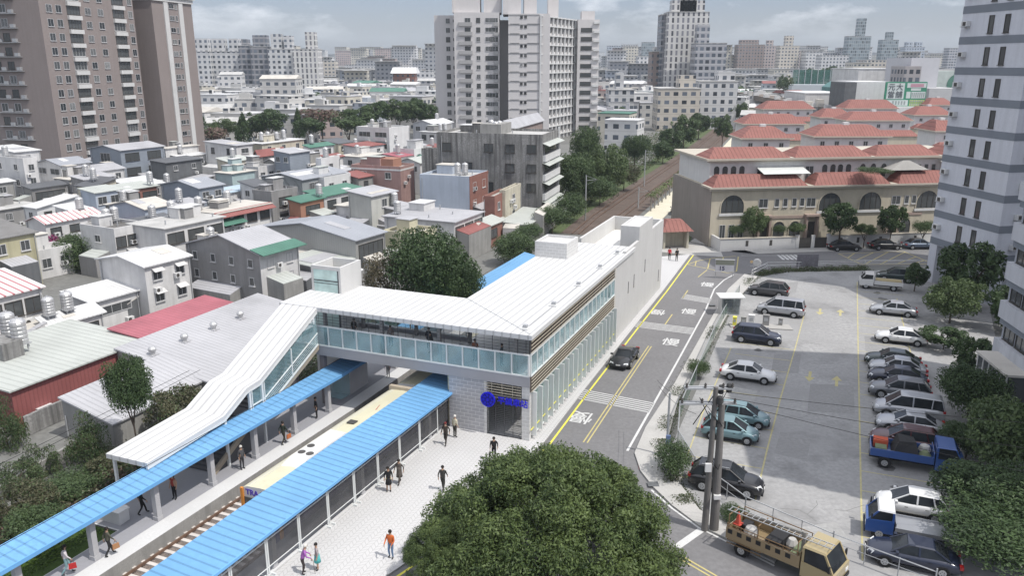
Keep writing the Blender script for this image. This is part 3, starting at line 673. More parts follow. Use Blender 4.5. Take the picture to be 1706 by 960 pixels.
b = MB(); b.add([(-VC-1.18,-16.34,1.15),(-VC+1.18,-16.34,1.15),(-VC+1.18,-16.34,2.05),(-VC-1.18,-16.34,2.05)], [(0,1,2,3)]); b.build('windscreen', GLASS, c1)
for v in (VC-1.37, VC+1.2): b = MB(); vb(b, v, -16.42, -.5, v+.17, -16.29, 2.62); b.build('front_pillar', ORG, c1)
TRP = mat('purple_lettering', (.10,.06,.42), .5)
text_obj('train_lettering', 'TRA', .48, TRP, c1, FM(VC+.62, -16.31, 2.36), .012, .015)
b = MB(); b.cyl((-VC+.1,-16.30,2.36),(-VC+.1,-16.325,2.36), .2, n=18, m=1); b.cyl((-VC+.1,-16.325,2.36),(-VC+.1,-16.33,2.36), .16, n=18)
b.tube([(-VC-.05,-16.335,2.36),(-VC+.25,-16.335,2.36)], .02, 4, 1); b.tube([(-VC+.02,-16.335,2.29),(-VC+.18,-16.335,2.29)], .02, 4, 1); b.build('front_emblem', [TWH, DTUBE], c1)
b = MB(); b.hull([(-VC-.75,-13.6,2.74),(-VC+.75,-13.6,2.74),(-VC+.75,-8.6,2.74),(-VC-.75,-8.6,2.74)], [(-VC-.6,-12.9,3.08),(-VC+.6,-12.9,3.08),(-VC+.6,-8.9,3.08),(-VC-.6,-8.9,3.08)])
ac = b.build('air_conditioner', TWH, c1)
for x, y in ((-.3,-12.2),(.3,-12.2),(-.3,-11.3)):
    b = MB(); b.cyl((-VC+x,y,3.07),(-VC+x,y,3.1), .24, n=14); b.build('fan', DKFR, ac)
b = MB(); vb(b, VC-.76,-12.3,2.78,VC-.68,-10.2,3.05); b.build('unit_grille', mat('brown_unit_grille', (.20,.15,.12), .7), ac)
b = MB(); vb(b, VC+.0,-7.2,2.77,VC+.55,-6.7,2.86); b.build('roof_hatch', DKFR, c1)
b = MB(); b.tube([(-VC,-4.6,2.75),(-VC+.25,-4.4,3.1)], .02, 4); b.build('antenna', REDP, c1)
b = MB(); vb(b, VC-1.2,-.9,2.7,VC+1.2,-.56,3.0); b.build('end_fairing', mat('tan_fairing', (.42,.36,.28), .7), c1)
# ---- fence along the square
FEN = thing('platform_fence', 'steel mesh fence with paired posts between the square and the near platform', 'fence', O0, AZR)
MESH = glassmat('dark_fence_mesh', (.09,.09,.095), .6, .42, .2)
b = MB(); vb(b, 6.41, -45, .1, 6.6, -.3, .2); b.build('fence_kerb', WHITE, FEN)
k = 0; u = -1.5
while u > -44:
    u2 = u-2.6; b = MB()
    for uu in (u-.07, u2+.07): b.cyl((-6.45,uu,.1),(-6.45,uu,2.4), .045, n=6)
    b.tube([(-6.45,u,2.2),(-6.45,u2,2.2)], .035, 5); b.tube([(-6.45,u,.62),(-6.45,u2,.62)], .03, 5)
    b.box(-6.457,u2+.08,.62,-6.45,u-.08,2.2, 1)
    b.box(-6.57,u2-.25,.1,-6.15,u2-.15,.22); b.box(-6.57,u2+.15,.1,-6.15,u2+.25,.22); b.build('fence_panel', [FRAMEW, MESH], FEN); u = u2
b = MB(); b.tube([(-6.45,-1.5,2.2),(-6.45,.0,2.2)], .035, 5); b.box(-6.457,-1.45,.62,-6.45,-.03,2.2,1); b.build('fence_panel', [FRAMEW, MESH], FEN)
# ---- platform furniture, overhead line masts
def mast(u, v, h, label, az=AZR, z=0.):
    x, y, _ = W(u, v); t = thing('catenary_mast', label, 'mast', (x, y, z), az, 'overhead line masts')
    b = MB(); b.cyl((0,0,0),(0,0,h), .13, .09, 8); b.build('pole', GALV, t)
    b = MB(); b.tube([(0,0,h-.9),(1.9,0,h-.6)], .04, 5); b.tube([(0,0,h-.1),(1.9,0,h-.6)], .025, 4); b.tube([(0,0,h-1.7),(1.9,0,h-.65)], .025, 4); b.build('bracket', GALV, t)
    b = MB(); b.cyl((1.7,0,h-.62),(1.98,0,h-.58), .07, n=8); b.build('insulator', DKFR, t); return t
for px, py0, py1, lab in ((975,367,292,'first one from the station left of the rails, before bushes'),(1073,310,250,'second one from the station left of the rails'),(1129,245,205,'farthest mast left of the rails, above the hip roofs')):
    x, y, _ = G(px, py0); h = ZT(y, py1); t = mast(0, 0, h, 'slim grey mast, '+lab); t.location = (x, y, 0)
for px, py0, py1, lab in ((1063,347,312,'short mast right of the rails by the sand path'),(1135,285,262,'mast right of the rails against the taupe end wall')):
    x, y, _ = G(px, py0); h = ZT(y, py1); t = mast(0, 0, h, 'slim grey overhead line mast, '+lab); t.location = (x, y, 0)
def wire(name, label, paths, r=.012, cat='cable'):
    b = MB()
    for A, B_, sag in paths:
        pts = [(A[0]+(B_[0]-A[0])*t/10, A[1]+(B_[1]-A[1])*t/10, A[2]+(B_[2]-A[2])*t/10-sag*4*(t/10)*(1-t/10)) for t in range(11)]; b.tube(pts, r, 4)
    return tag(b.build(name, BLACK), label, cat)
wire('overhead_wire', 'dark overhead wire strung along the far platform just above its blue canopy', [(W(-46,15.9,3.9), W(2,15.9,3.9), .1), (W(2,15.9,3.9), W(43,16.2,4.1), .1)], .018)
wire('overhead_wire', 'pair of thin overhead wires over the scrub left of the far platform', [(W(-46,24.6,3.2), W(-8,22.5,5), .3), (W(-46,22.4,4), W(-8,21.5,5.2), .3)], .015)
bn = thing('platform_box', 'white cabinet with sloping top on the far platform between canopy columns', 'cabinet', W(-18.6,18.6), AZR)
b = MB(); b.box(-.9,-.35,0,.9,.35,.75); b.box(-.95,-.4,.75,.95,.4,.82); b.build('cabinet_body', WHITE, bn); b = MB(); b.box(-.5,-.05,.82,-.35,.1,1.1); b.build('cabinet_post', GALV, bn)
b = MB(); b.prism([W2(-60,17.42), W2(-19.5,17.42), W2(-19.5,20.6), W2(-60,20.6)], -.3, -.02); struct(b.build('lawn_grass', mat('lush_lawn', (.07,.12,.025), .95, .3, 2.5, fine=.5, bmp=.05)), 'stuff')

def bend(o):
    for ch in o.children:
        if ch.type == 'MESH' and ch.name.startswith('train_lettering'): ch.location.x += BEND*ch.location.y
        elif ch.type == 'MESH':
            for v in ch.data.vertices:
                if v.co.y < 0: v.co.x += BEND*v.co.y
        bend(ch)
for o in (bpy.data.objects['platform_canopy'], bpy.data.objects['platform_canopy.001'], TR, FEN): bend(o)
# ================================================================ houses of the old quarter
AZH = 28.5
RSTR = mat('red_striped_plastic_roof', (.66,.62,.61), .5, .05)
def _stripe():
    nt = RSTR.node_tree; b = nt.nodes['Principled BSDF']; tc = N(nt, 'ShaderNodeTexCoord').outputs['Object']; s = N(nt, 'ShaderNodeSeparateXYZ'); nt.links.new(tc, s.inputs[0])
    k = math_(nt, 'GREATER_THAN', math_(nt, 'FRACT', math_(nt, 'MULTIPLY', s.outputs[0], 1.3)), .72); nt.links.new(mixc(nt, k, (.66,.62,.61), (.40,.16,.17)), b.inputs['Base Color'])
_stripe()
TANKS = []
def tank_mesh():
    b = MB(); r = .52
    prof = [(r*.98,.0)]
    for k in range(5): z = .12+k*.27; prof += [(r,z),(r,z+.17),(r*.95,z+.2),(r*.95,z+.24)]
    prof += [(r,1.45),(r*.7,1.62),(r*.22,1.7),(r*.2,1.78)]
    b.lathe(prof, (0,0,.45), 14, 0)
    for a in range(4): x, y = .42*cos(a*pi/2+.8), .42*sin(a*pi/2+.8); b.box(x-.04,y-.04,0,x+.04,y+.04,.47,1)
    b.box(-.5,-.5,.4,.5,.5,.45,1); b.cyl((.5,0,.5),(.62,0,.05), .03, n=5, m=1)
    return b.mesh('water_tank', [STEEL, GALV])
TANKM = tank_mesh()
ORD = ['first','second','third','fourth','fifth','sixth']
def tanks_on(e, where, spots, zt, s=1.0):
    n = len(spots)
    for i, (x, y) in enumerate(spots):
        o = link('water_tank', TANKM); o.matrix_basis = e.matrix_basis @ Matrix.Translation((x, y, zt)); o.scale = (s, s, s*RN.uniform(.9,1.1))
        pos = '' if n == 1 else (('left' if i == 0 else 'right')+' of the pair, ' if n == 2 else ORD[i]+' from the left of %d, ' % n)
        tag(o, 'steel water tank, '+pos+'on the '+where, 'water tank', 'rooftop water tanks')
def solve(F, dx, dy, px):
    lo, hi = 0., 400.
    s = 1 if PJ(F[0]+dx*.5, F[1]+dy*.5, F[2])[0] < px else -1
    f = lambda t: (PJ(F[0]+dx*t, F[1]+dy*t, F[2])[0]-px)
    up = f(.01) < f(1.)
    for _ in range(60):
        m = (lo+hi)/2
        if (f(m) < 0) == up: lo = m
        else: hi = m
    return lo
def house(label, Fp, Lx, Rx, z, wall, roof, rtype='flat', wr=None, wl=None, az=AZH, rise=1.0, ov=.3, cat='house', name='house', short=None, tanks=(), group=None, base=0., th=.12, trim=None, ac=0, clutter=True):
    F = G(Fp[0], Fp[1], z); a = rad(az)
    w = min(60, solve(F, sin(a), cos(a), Rx)); d = min(60, solve(F, -cos(a), sin(a), Lx))
    e = thing(name, label, cat, (F[0], F[1], 0), 0, group); e.rotation_euler = (0, 0, pi/2 - a)   # local x runs along the right face, y along the left face
    e['dim'] = (w, d, z); e['short'] = short or ''
    b = MB(); b.box(0, 0, base, w, d, z-(.02 if rtype != 'flat' else 0))
    R_ = MB(); t = th
    if rtype == 'flat':
        p = .45
        R_.box(.2,.2,z,w-.2,d-.2,z+.03)
        for q in ((0,0,w,.18),(0,d-.18,w,d),(0,.18,.18,d-.18),(w-.18,.18,w,d-.18)): b.box(q[0],q[1],z,q[2],q[3],z+p)
    elif rtype == 'slab': R_.box(-ov,-ov,z,w+ov,d+ov,z+t)
    elif rtype in ('gx','gy'):
        if rtype == 'gx':                  # ridge along x: gable on the left face
            A = [(-ov,-ov,z-ov*rise*2/d),(-ov,d/2,z+rise),(-ov,d+ov,z-ov*rise*2/d)]; B_ = [(w+ov,p[1],p[2]) for p in A]
            b.add([(0,0,z-.02),(0,d,z-.02),(0,d/2,z+rise-.03),(w,0,z-.02),(w,d,z-.02),(w,d/2,z+rise-.03)], [(0,2,1),(3,4,5),(0,3,5,2),(1,2,5,4)])
        else:
            A = [(-ov,-ov,z-ov*rise*2/w),(w/2,-ov,z+rise),(w+ov,-ov,z-ov*rise*2/w)]; B_ = [(p[0],d+ov,p[2]) for p in A]
            b.add([(0,0,z-.02),(w,0,z-.02),(w/2,0,z+rise-.03),(0,d,z-.02),(w,d,z-.02),(w/2,d,z+rise-.03)], [(0,1,2),(3,5,4),(0,2,5,3),(1,4,5,2)])
        for i in (0, 1):
            q = [A[i],A[i+1],B_[i+1],B_[i]]; R_.hull([(x,y,zz) for x,y,zz in q], [(x,y,zz+t) for x,y,zz in q])
    else:                                  # shed: 'sl' rises away from the right face, 'sr' rises away from the left face, 'sf' falls away from the right face
        f = {'sl': lambda x,y: z+rise*y/d, 'sr': lambda x,y: z+rise*x/w, 'sf': lambda x,y: z+rise*(1-y/d), 'sx': lambda x,y: z+rise*(1-x/w)}[rtype]
        q = [(-ov,-ov),(w+ov,-ov),(w+ov,d+ov),(-ov,d+ov)]; R_.hull([(x,y,f(x,y)) for x,y in q], [(x,y,f(x,y)+t) for x,y in q])
        b.hull([(0,0,z-.02),(w,0,z-.02),(w,d,z-.02),(0,d,z-.02)], [(x,y,f(x,y)-.03+.001) for x,y in ((0,0),(w,0),(w,d),(0,d))])
    b.build('wall', wall, e); R_.build('roof', roof, e)
    if trim:
        T_ = MB(); T_.box(-.02,-.03,z-.35,w+.02,.0,z-.05); T_.box(-.03,-.03,z-.35,0,d,z-.05); T_.build('cornice', trim, e)
    for face, spec in (('R', wr), ('L', wl)):
        if not spec: continue
        nc, nr, ww, wh = spec[:4]; sty = spec[4] if len(spec) > 4 else 'sill'; sh = spec[5] if len(spec) > 5 else 2.7
        L_ = w if face == 'R' else d
        for r in range(nr):
            for c in range(nc):
                s = L_*(c+.5)/nc; zz = z-.75-wh-r*sh
                if zz < .3: continue
                window(e, s if face=='R' else 0, 0 if face=='R' else s, zz, min(ww, L_/nc*.8), wh, face, sty)
    if ac:
        for k in range(ac):
            A_ = MB(); x = w*(k+.6)/(ac+.3); A_.box(x,-.45,z-3.1,x+.85,-.05,z-2.5); A_.cyl((x+.3,-.46,z-2.8),(x+.3,-.45,z-2.8),.22,n=12,m=1); A_.build('air_conditioner', [WHITE, DKFR], e)
    # lived-in clutter: drainpipes, wall units, roof sheds, patches, lean-tos
    rr = random.Random(len(label)*7+int(Fp[0])); zt_ = z+.03 if rtype == 'flat' else z+t
    pp = MB(); pp.cyl((w*.97,-.08,.2),(w*.97,-.08,z-.1), .05, n=6); pp.cyl((-.08,d*.95,.2),(-.08,d*.95,z-.1), .05, n=6); pp.build('drainpipe', GALV, e)
    for _ in range(rr.randint(1,3)):
        A_ = MB(); x = rr.uniform(.1,.85)*w; zz = rr.choice((z-1.9,z-2.9,z-4.3)); A_.box(x,-.42,zz,x+.75,-.04,zz+.52); A_.cyl((x+.28,-.43,zz+.26),(x+.28,-.42,zz+.26),.2,n=10,m=1); A_.build('wall_unit', [WHITE, DKFR], e)
    if rtype in ('flat','slab') and w > 3 and d > 3:
        for _ in range(rr.randint(1,3)):
            x, y = rr.uniform(.12,.6)*w, rr.uniform(.3,.7)*d; A_ = MB(); ww, dd, hh = rr.uniform(1.2,.35*w+.6), rr.uniform(1.2,.3*d+.6), rr.uniform(.9,2.1)
            A_.box(x,y,zt_,min(x+ww,w-.3),min(y+dd,d-.3),zt_+hh); A_.box(x-.15,y-.15,zt_+hh,min(x+ww,w-.3)+.15,min(y+dd,d-.3)+.15,zt_+hh+.08,1); A_.build('roof_shed', [wall if rr.random()<.6 else GREYW, rr.choice((RWHITE,RGREY,RPGREEN,RTAN))], e)
        A_ = MB()
        for _ in range(3): x, y = rr.uniform(.1,.9)*w, rr.uniform(.1,.9)*d; A_.cyl((x,y,zt_),(x,y,zt_+rr.uniform(.4,.8)),.09,n=7)
        A_.build('roof_pipe', GALV, e)
    elif clutter and w > 3 and rr.random() < .6:
        A_ = MB(); x0, x1 = sorted((rr.uniform(.05,.9)*w, rr.uniform(.05,.9)*w)); x1 = max(x1, x0+1.2); yq = rr.uniform(.15,.35)*d
        fz = lambda y: (z+rise*(y/(d/2)) if rtype == 'gx' and y < d/2 else z+rise*y/d if rtype == 'sl' else z+rise*.4)+t
        if rtype in ('gx','sl'): A_.hull([(x0,yq,fz(yq)),(x1,yq,fz(yq)),(x1,yq*2.,fz(yq*2.)),(x0,yq*2.,fz(yq*2.))], [(x0,yq,fz(yq)+.05),(x1,yq,fz(yq)+.05),(x1,yq*2.,fz(yq*2.)+.05),(x0,yq*2.,fz(yq*2.)+.05)]); A_.build('roof_patch', rr.choice((RGREY,RWHITE,RTAN)), e)
    if base == 0 and clutter:
        for side in ('R','L'):
            if rr.random() < .75:
                hh = rr.uniform(2.2,3.6); q = rr.uniform(1.3,2.6); A_ = MB(); s0 = rr.uniform(0,.35); s1 = rr.uniform(.6,1.0)
                if side == 'R': a4 = [(w*s0,-q),(w*s1,-q),(w*s1,-.02),(w*s0,-.02)]; k2 = lambda x,y: hh+.5+(y/q)*.5
                else: a4 = [(-q,d*s0),(-.02,d*s0),(-.02,d*s1),(-q,d*s1)]; k2 = lambda x,y: hh+.5+(x/q)*.5
                A_.prism(a4, 0, lambda x,y: k2(x,y)); A_.prism([(p[0]*1.0,p[1]*1.0) for p in a4], lambda x,y: k2(x,y)+.02, lambda x,y: k2(x,y)+.09, 1); A_.build('lean_to', [rr.choice((GREYW,OFFW,OFFW,CONC,GREYW,OFFW,DGREY)), rr.choice((RWHITE,RGREY,RTAN,RPGREEN,RWHITE,RGREY,RRED))], e)
    sh = short or label
    zt = z+.03 if rtype == 'flat' else z+t
    if tanks: tanks_on(e, sh, [(w*x, d*y) for x, y in tanks], zt+ (0 if rtype in('flat','slab') else rise*.5))
    return e
H = house
WHITE_H = OFFW
# nearest rows -------------------------------------------------------------------------------------------
h1 = H('white two-storey house with gabled white metal roof, facing the pink shed roof', (240,445), 164, 315, 6.2, OFFW, RWHITE, 'gx', (2,2,.95,.85,'awn',2.3), None, rise=.7, short='white gabled house')
h8 = H('grey-sided three-storey house with pale gable roof and a dark green awning strip', (432,424), 309, 496, 6.7, GREYW, RGREY, 'gx', (2,3,.8,.9,'sill',2.0), (4,3,.6,.8,'sill',2.0), rise=1.5, short='grey gabled house')
w, d, z = h8['dim']; b = MB(); b.box(-.02,-.025,0,w+.02,.0,z); b.build('front_wall', OFFW, h8)
b = MB(); b.hull([(-.4,-1.0,z-.05),(w+.4,-1.0,z-.05),(w+.4,.9,z+.42),(-.4,.9,z+.42)], [(-.4,-1.0,z+.02),(w+.4,-1.0,z+.02),(w+.4,.9,z+.5),(-.4,.9,z+.5)]); b.build('awning', RGREEN, h8)
H('low white shed with plain white roof just left of the pink shed roof', (152,505), 108, 229, 3.6, OFFW, RWHITE, 'sl', (1,1,3.2,.8,'flat'), None, rise=.5, short='low white shed by the two steel tanks')
h3 = H('low white workshop whose roof stops before the striped-roof house', (82,545), 68, 170, 3.2, OFFW, RWHITE, 'sl', (2,1,1.5,1.0,'dark'), None, rise=.5, short='low white workshop', tanks=((.15,.8),(.5,.85)))
h4 = H('white house with red-striped plastic roof at the left edge of the view', (-70,512), -130, 68, 6.2, OFFW, RSTR, 'sl', (4,2,1.6,1.3,'dark',2.7), None, rise=.9, short='striped-roof house', ac=2)
h5 = H('long workshop with pale green roof over a brick red metal wall', (18,652), -120, 246, 3.1, mat('brick_red_metal_wall', (.26,.09,.085), .65, .08, .4, wave=('x', 3, .03)), RPGREEN, 'sl', None, None, az=23.9, rise=.35, short='pale green workshop roof', clutter=False)
w, d, z = h5['dim']; tanks_on(h5, 'stained box of the pale green roof', [(w*.42, d*.62), (w*.52, d*.95)], z+.6, 1.15)
rb = MB(); rb.box(w*.26, d*.55, z+.2, w*.40, d*.95, z+1.7); rb.box(w*.17, d*.8, z+.2, w*.26, d*1.1, z+1.9); rb.build('stair_head', DCONC, h5)
h6 = H('shed with faded pink metal roof between the white house and the grey gabled house', (246,566), 188, 396, 3.2, OFFW, RPINK, 'sl', None, None, az=23.9, rise=.35, clutter=False)
H('narrower grey warehouse in front of the brick red workshop wall', (188,708), 106, 349, 1.9, CONC, RGREY, 'sl', None, None, az=22.5, rise=1.15, short='narrow grey warehouse', clutter=False, ov=.15)
h7 = H('wide grey warehouse with turbine vents on its roof, next to the station stair roof', (345,637), 198, 560, 1.9, CONC, RGREY, 'sl', None, None, az=22.5, rise=1.4, short='grey warehouse', clutter=False, ov=.15)
w, d, z = h7['dim']
for k in range(4):
    v = thing('turbine_vent', 'small steel turbine vent, '+ORD[k]+' from the left along the grey warehouse ridge', 'roof vent', (0,0,0), 0, 'turbine vents on the warehouse'); v.matrix_basis = h7.matrix_basis @ Matrix.Translation((w*(.05+k*.2), d*.68, z+1.02))
    b = MB(); b.box(-.35,-.35,-.2,.35,.35,.1); b.build('vent_base', RGREY, v)
    b = MB(); b.lathe([(.2,.1),(.22,.3),(.32,.42),(.34,.6),(.22,.75),(.05,.8)], n=12); b.build('vent_head', STEEL, v)
wl = thing('yard_wall', 'low grey concrete wall in front of the grey warehouse by the shrubs', 'wall', (0,0,0))
b = MB(); A, B_ = G(0,838), G(215,706); b.prism([A[:2], B_[:2], (B_[0]-.15,B_[1]+.15), (A[0]-.15,A[1]+.15)], 0, 1.0); b.build('wall', CONC, wl)
wl = thing('stained_wall', 'dark stained garden wall in front of the brick red workshop', 'wall', (0,0,0))
b = MB(); A, B_ = G(45,728), G(112,697); b.prism([A[:2], B_[:2], (B_[0]-.2,B_[1]+.2), (A[0]-.2,A[1]+.2)], 0, 1.5); b.build('wall', DCONC, wl)
for k, (px, py, lab) in enumerate(((58,674,'left of the two flat canopies by the brick red wall'),(75,684,'right of the two flat canopies by the brick red wall'))):
    x, y, _ = G(px, py+14); c = thing('yard_table', 'small white-topped yard stand, '+lab, 'stand', (x, y, 0), 23.9); b = MB(); b.box(-.9,-.6,1.0,.9,.6,1.06); b.build('stand_top', WHITE, c); b = MB(); b.box(-.7,-.4,.0,.7,.4,1.0); b.build('stand_body', GREYW, c)
H('yellow-green house with grey tiled roofs at the left edge', (-22,402), -80, 58, 6.4, YGREEN, mat('grey_tile_roof', (.20,.195,.19), .85, .15, .5, wave=('x', 3.5, .03)), 'sl', (2,2,1.0,1.1,'sill',2.3), None, rise=.9, short='yellow-green house')
H('tall white four-storey house at the left edge, before the brown tower', (38,268), -40, 62, 9.5, OFFW, RCONC, 'flat', (1,4,.9,1.0,'sill',2.4), (3,4,1.0,1.0), short='tall white house', tanks=((.5,.5),))
H('white house with white roof beside the tall white house, under the brown tower', (24,254), -20, 66, 9.6, OFFW, RWHITE, 'sl', (1,2,.9,1.0,'sill',2.4), None, rise=.6)
H('white warehouse with grey gable roof before the brown tower', (101,276), 58, 150, 7.4, OFFW, RBLUEG, 'gx', (2,2,1.5,1.0,'sill',2.5), (2,1,2.6,1.0), rise=.9)
H('blue-grey clad workshop with two wide windows before the brown tower', (200,251), 149, 273, 8.6, BLUEG, RGREY, 'gx', (2,2,3.2,1.5,'dark',3.0), (1,1,3.,2.), rise=.8, short='blue-grey workshop')
H('dark grey clad building right of the blue-grey workshop', (276,272), 250, 336, 6.6, DGREY, RDARK, 'sl', (2,1,.9,.9), None, rise=.3, short='dark grey building')
H('narrow white house on the dark grey building, at the foot of the brown tower', (275,248), 262, 330, 7.8, OFFW, RTAN, 'slab', None, None)
H('open carport with charcoal roof beside the tall white house', (52,315), 38, 112, 5.0, GREYW, RDARK, 'sl', (1,1,6,1.4,'dark'), None, rise=.4)
H('pale green-roofed house in the row, left neighbour of the dark-fronted one', (158,322), 134, 200, 6.4, LBLUE, RPGREEN, 'sl', (2,1,1.4,1.1,'sill'), None, rise=.4)
H('pale roofed house with open dark upper floor behind the beige roof', (205,318), 178, 262, 6.2, BRICKR, RPGREEN, 'sl', (2,1,4.2,1.3,'dark'), None, rise=.4, short='open-fronted house', tanks=((.85,.1),))
H('house with beige metal roof and blue-grey gable wall', (241,349), 182, 287, 5.8, LBLUE, RTAN, 'gx', None, None, rise=.8, short='beige-roofed house')
H('white house with white sheds and a balustrade-like striped roof edge', (75,373), 44, 168, 5.6, OFFW, RSTR, 'gx', (3,1,1.4,.9,'dark'), None, rise=.7, short='pink-striped roof', tanks=((.8,.5),))
H('low white house with asphalt-grey flat roof behind the tree with magenta flowers', (190,387), 133, 246, 5.6, OFFW, mat('tar_flat_roof', (.15,.145,.14), .95, .2, .5, grime=.3), 'flat', (3,1,1.6,1.3,'dark'), (1,1,1.,.8), short='asphalt-roofed house', tanks=((.55,.75),(.8,.75)))
h20 = H('long white row house with wide glazed upper storey behind the grey gabled house', (274,382), 214, 372, 6.0, OFFW, RCONC, 'slab', (3,2,2.4,1.3,'dark',2.8), None, short='long white row house', tanks=((.6,.8),))
h21 = H('row house with beige roof, red fascia band and green awnings', (362,357), 318, 450, 6.0, OFFW, RTAN, 'slab', (4,1,1.7,1.2,'dark'), None, short='red-banded row house', tanks=((.05,.8),(.6,.85)))
w, d, z = h21['dim']; b = MB(); b.hull([(-.4,-.9,z-.55),(w+.3,-.9,z-.55),(w+.3,.2,z+.14),(-.4,.2,z+.14)], [(-.4,-.9,z-.48),(w+.3,-.9,z-.48),(w+.3,.2,z+.2),(-.4,.2,z+.2)]); b.build('fascia_band', RRED, h21)
b = MB(); b.hull([(0,-1.3,z-1.6),(w*.42,-1.3,z-1.6),(w*.42,0,z-1.0),(0,0,z-1.0)], [(0,-1.3,z-1.54),(w*.42,-1.3,z-1.54),(w*.42,0,z-.94),(0,0,z-.94)]); b.build('awning', RGREEN, h21)
H('house with grey box storey over a white balcony, right of the red-banded row', (452,324), 420, 496, 6.8, GREYW, RGREY, 'flat', (1,2,2.6,1.3,'dark',2.6), None, short='grey-topped house')
H('green-awninged house with terracotta wall behind the big blue-grey shed', (500,338), 480, 540, 5.6, mat('terracotta_wall', (.36,.19,.13), .85, .1), RGREEN, 'sl', (1,1,3.,1.2,'dark'), None, rise=.4, short='terracotta house', tanks=((.9,.2),))
h37 = H('big shed with wide blue-grey gable roof and pale ribbed side wall', (592,401), 424, 641, 5.8, mat('pale_ribbed_cladding', (.40,.40,.385), .6, .06, .4, wave=('y', 3, .02)), RBLUEG, 'gx', (1,1,5.5,2.4,'dark'), None, rise=1.3, short='big blue-grey shed')
H('lower pale-roofed annex beside the big blue-grey shed', (536,448), 470, 600, 3.6, GREYW, RPGREEN, 'sl', None, None, rise=.3)
H('blue-grey gabled workshop with two windows behind the white row house', (331,314), 268, 372, 6.6, BLUEG, RBLUEG, 'gx', (2,1,1.2,.9,'sill'), None, rise=.9)
H('house with light blue roof between the grey workshop and the greenish house', (378,322), 356, 420, 5.2, OFFW, RLB, 'sl', None, None, rise=.3)
H('white house with aqua gable and pale roof, yellow bricks at its foot', (386,290), 358, 425, 6.6, mat('aqua_wall', (.36,.45,.45), .8, .08), RTAN, 'slab', None, None, rise=.3)
H('tall blue-grey house with two small windows and a pale roof', (482,256), 456, 516, 9.4, BLUEG, RGREY, 'sl', None, (2,2,.9,.9,'sill',2.6), rise=.4, short='tall blue-grey house')
H('large shed with blue-grey roof behind the green awning', (503,300), 436, 577, 7.2, mat('slate_cladding', (.30,.32,.32), .6, .08, .4, wave=('x', 3, .02)), RBLUEG, 'gx', (2,1,2.4,1.1,'bars'), None, rise=.8)
H('house under a bright green curved roof, behind the big blue-grey shed', (540,328), 508, 608, 5.6, OFFW, RGREEN, 'sl', (3,1,2.,1.2,'dark'), None, rise=.5)
H('pale two-storey house with grey-blue roof near the pink house', (618,328), 580, 660, 7.0, mat('pale_sage_wall', (.50,.50,.46), .85, .08, .5, streak=.2), RGREY, 'sl', (1,2,1.1,1.1), None, rise=.5)
H('white house with two dark windows, right of the dark grey building', (393,243), 341, 421, 8.4, OFFW, RGREY, 'sl', (1,1,2,1,'sill'), (2,1,.9,1.2,'dark'), rise=.5)
H('long cream house with a row of steel tanks on its roof', (436,240), 412, 506, 8.2, CREAM, RWHITE, 'slab', (3,2,1.0,1.2,'sill',2.6), None, short='long cream house', tanks=((.2,.6),(.35,.6),(.55,.6),(.72,.6)))
H('small house with dull red hipped roof before the cream house', (430,258), 424, 474, 7.0, GREYW, RRED, 'gx', (2,1,1.1,1.1,'dark'), None, rise=.9)
H('white house with green terrace awning, right of the cream house', (516,246), 506, 556, 8.0, OFFW, RGREEN, 'sl', (2,2,1.6,1.2,'dark',2.6), None, rise=.4, short='green-awning terrace', tanks=((.3,.9),))
H('tall blank white house in the middle of the quarter', (535,268), 526, 566, 9.0, WHITE, RCONC, 'flat', (1,3,.9,.9), None, short='blank white house', tanks=((.4,.5),))
H('white house with small red roof above a balustrade', (545,264), 536, 572, 7.6, OFFW, RRED, 'sl', (1,1,1.6,1,'dark'), None, rise=.4)
h31 = H('dusty pink tiled house with white string course', (667,282), 585, 690, 7.4, PINKW, RCONC, 'flat', None, (2,1,1.1,1.1,'sill'), short='dusty pink house', trim=WHITE, az=20)
w, d, z = h31['dim']; b = MB(); b.box(w*.2,d*.2,z,w*.8,d*.55,z+1.6); b.build('stair_head', mat('terracotta_block', (.34,.18,.13), .85, .1), h31)
h32 = H('house with blank pale blue side wall and red tile street front', (782,299), 699, 813, 8.4, LBLUE, RCONC, 'flat', (2,2,1.3,1.2,'sill',2.8), None, short='pale blue walled house', tanks=((.3,.35),(.55,.3)), az=20)
w, d, z = h32['dim']; b = MB(); b.box(-.02,-.06,0,w+.02,-.0,z+.45); b.build('front_wall', BRICKR, h32)
h33 = H('white house with long dark balconies below the grove', (648,216), 594, 682, 10.5, WHITE, RCONC, 'flat', None, (2,3,3.4,1.1,'balc',2.7), short='balcony house', tanks=((.3,.3),(.3,.7)))
H('pale grey two-gabled house right of the balcony house', (721,207), 688, 754, 10.0, mat('pale_grey_wall', (.48,.49,.51), .8, .06, .5, streak=.15), RWHITE, 'gx', (1,2,1.2,1.,'sill',2.7), (2,1,1.4,1.1), rise=.9, short='pale grey house', tanks=((.7,.5),))
H('white terrace house behind the dark weathered block', (752,222), 700, 790, 8.4, OFFW, RWHITE, 'slab', (2,1,1.8,1.2,'dark'), (4,2,1.2,1.2,'dark',2.8), short='white terrace house', tanks=((.2,.5),(.4,.5)))
H('low green-roofed house before the dark weathered block', (715,262), 668, 760, 6.8, OFFW, RGREEN, 'sl', None, (4,1,1.5,1.1,'dark'), rise=.3)
H('small pale-gabled house left of the dark weathered block', (700,258+14), 662, 740, 6.4, OFFW, RPGREEN, 'gx', None, (2,1,1.2,1.,'sill'), rise=.8)
h35 = H('wide low building with pale lilac roof behind the big round tree', (757,371), 640, 804, 5.2, OFFW, RGREY, 'slab', (3,1,3.0,1.3,'dark'), None, az=24, short='lilac-roofed building', tanks=((.2,.9),))
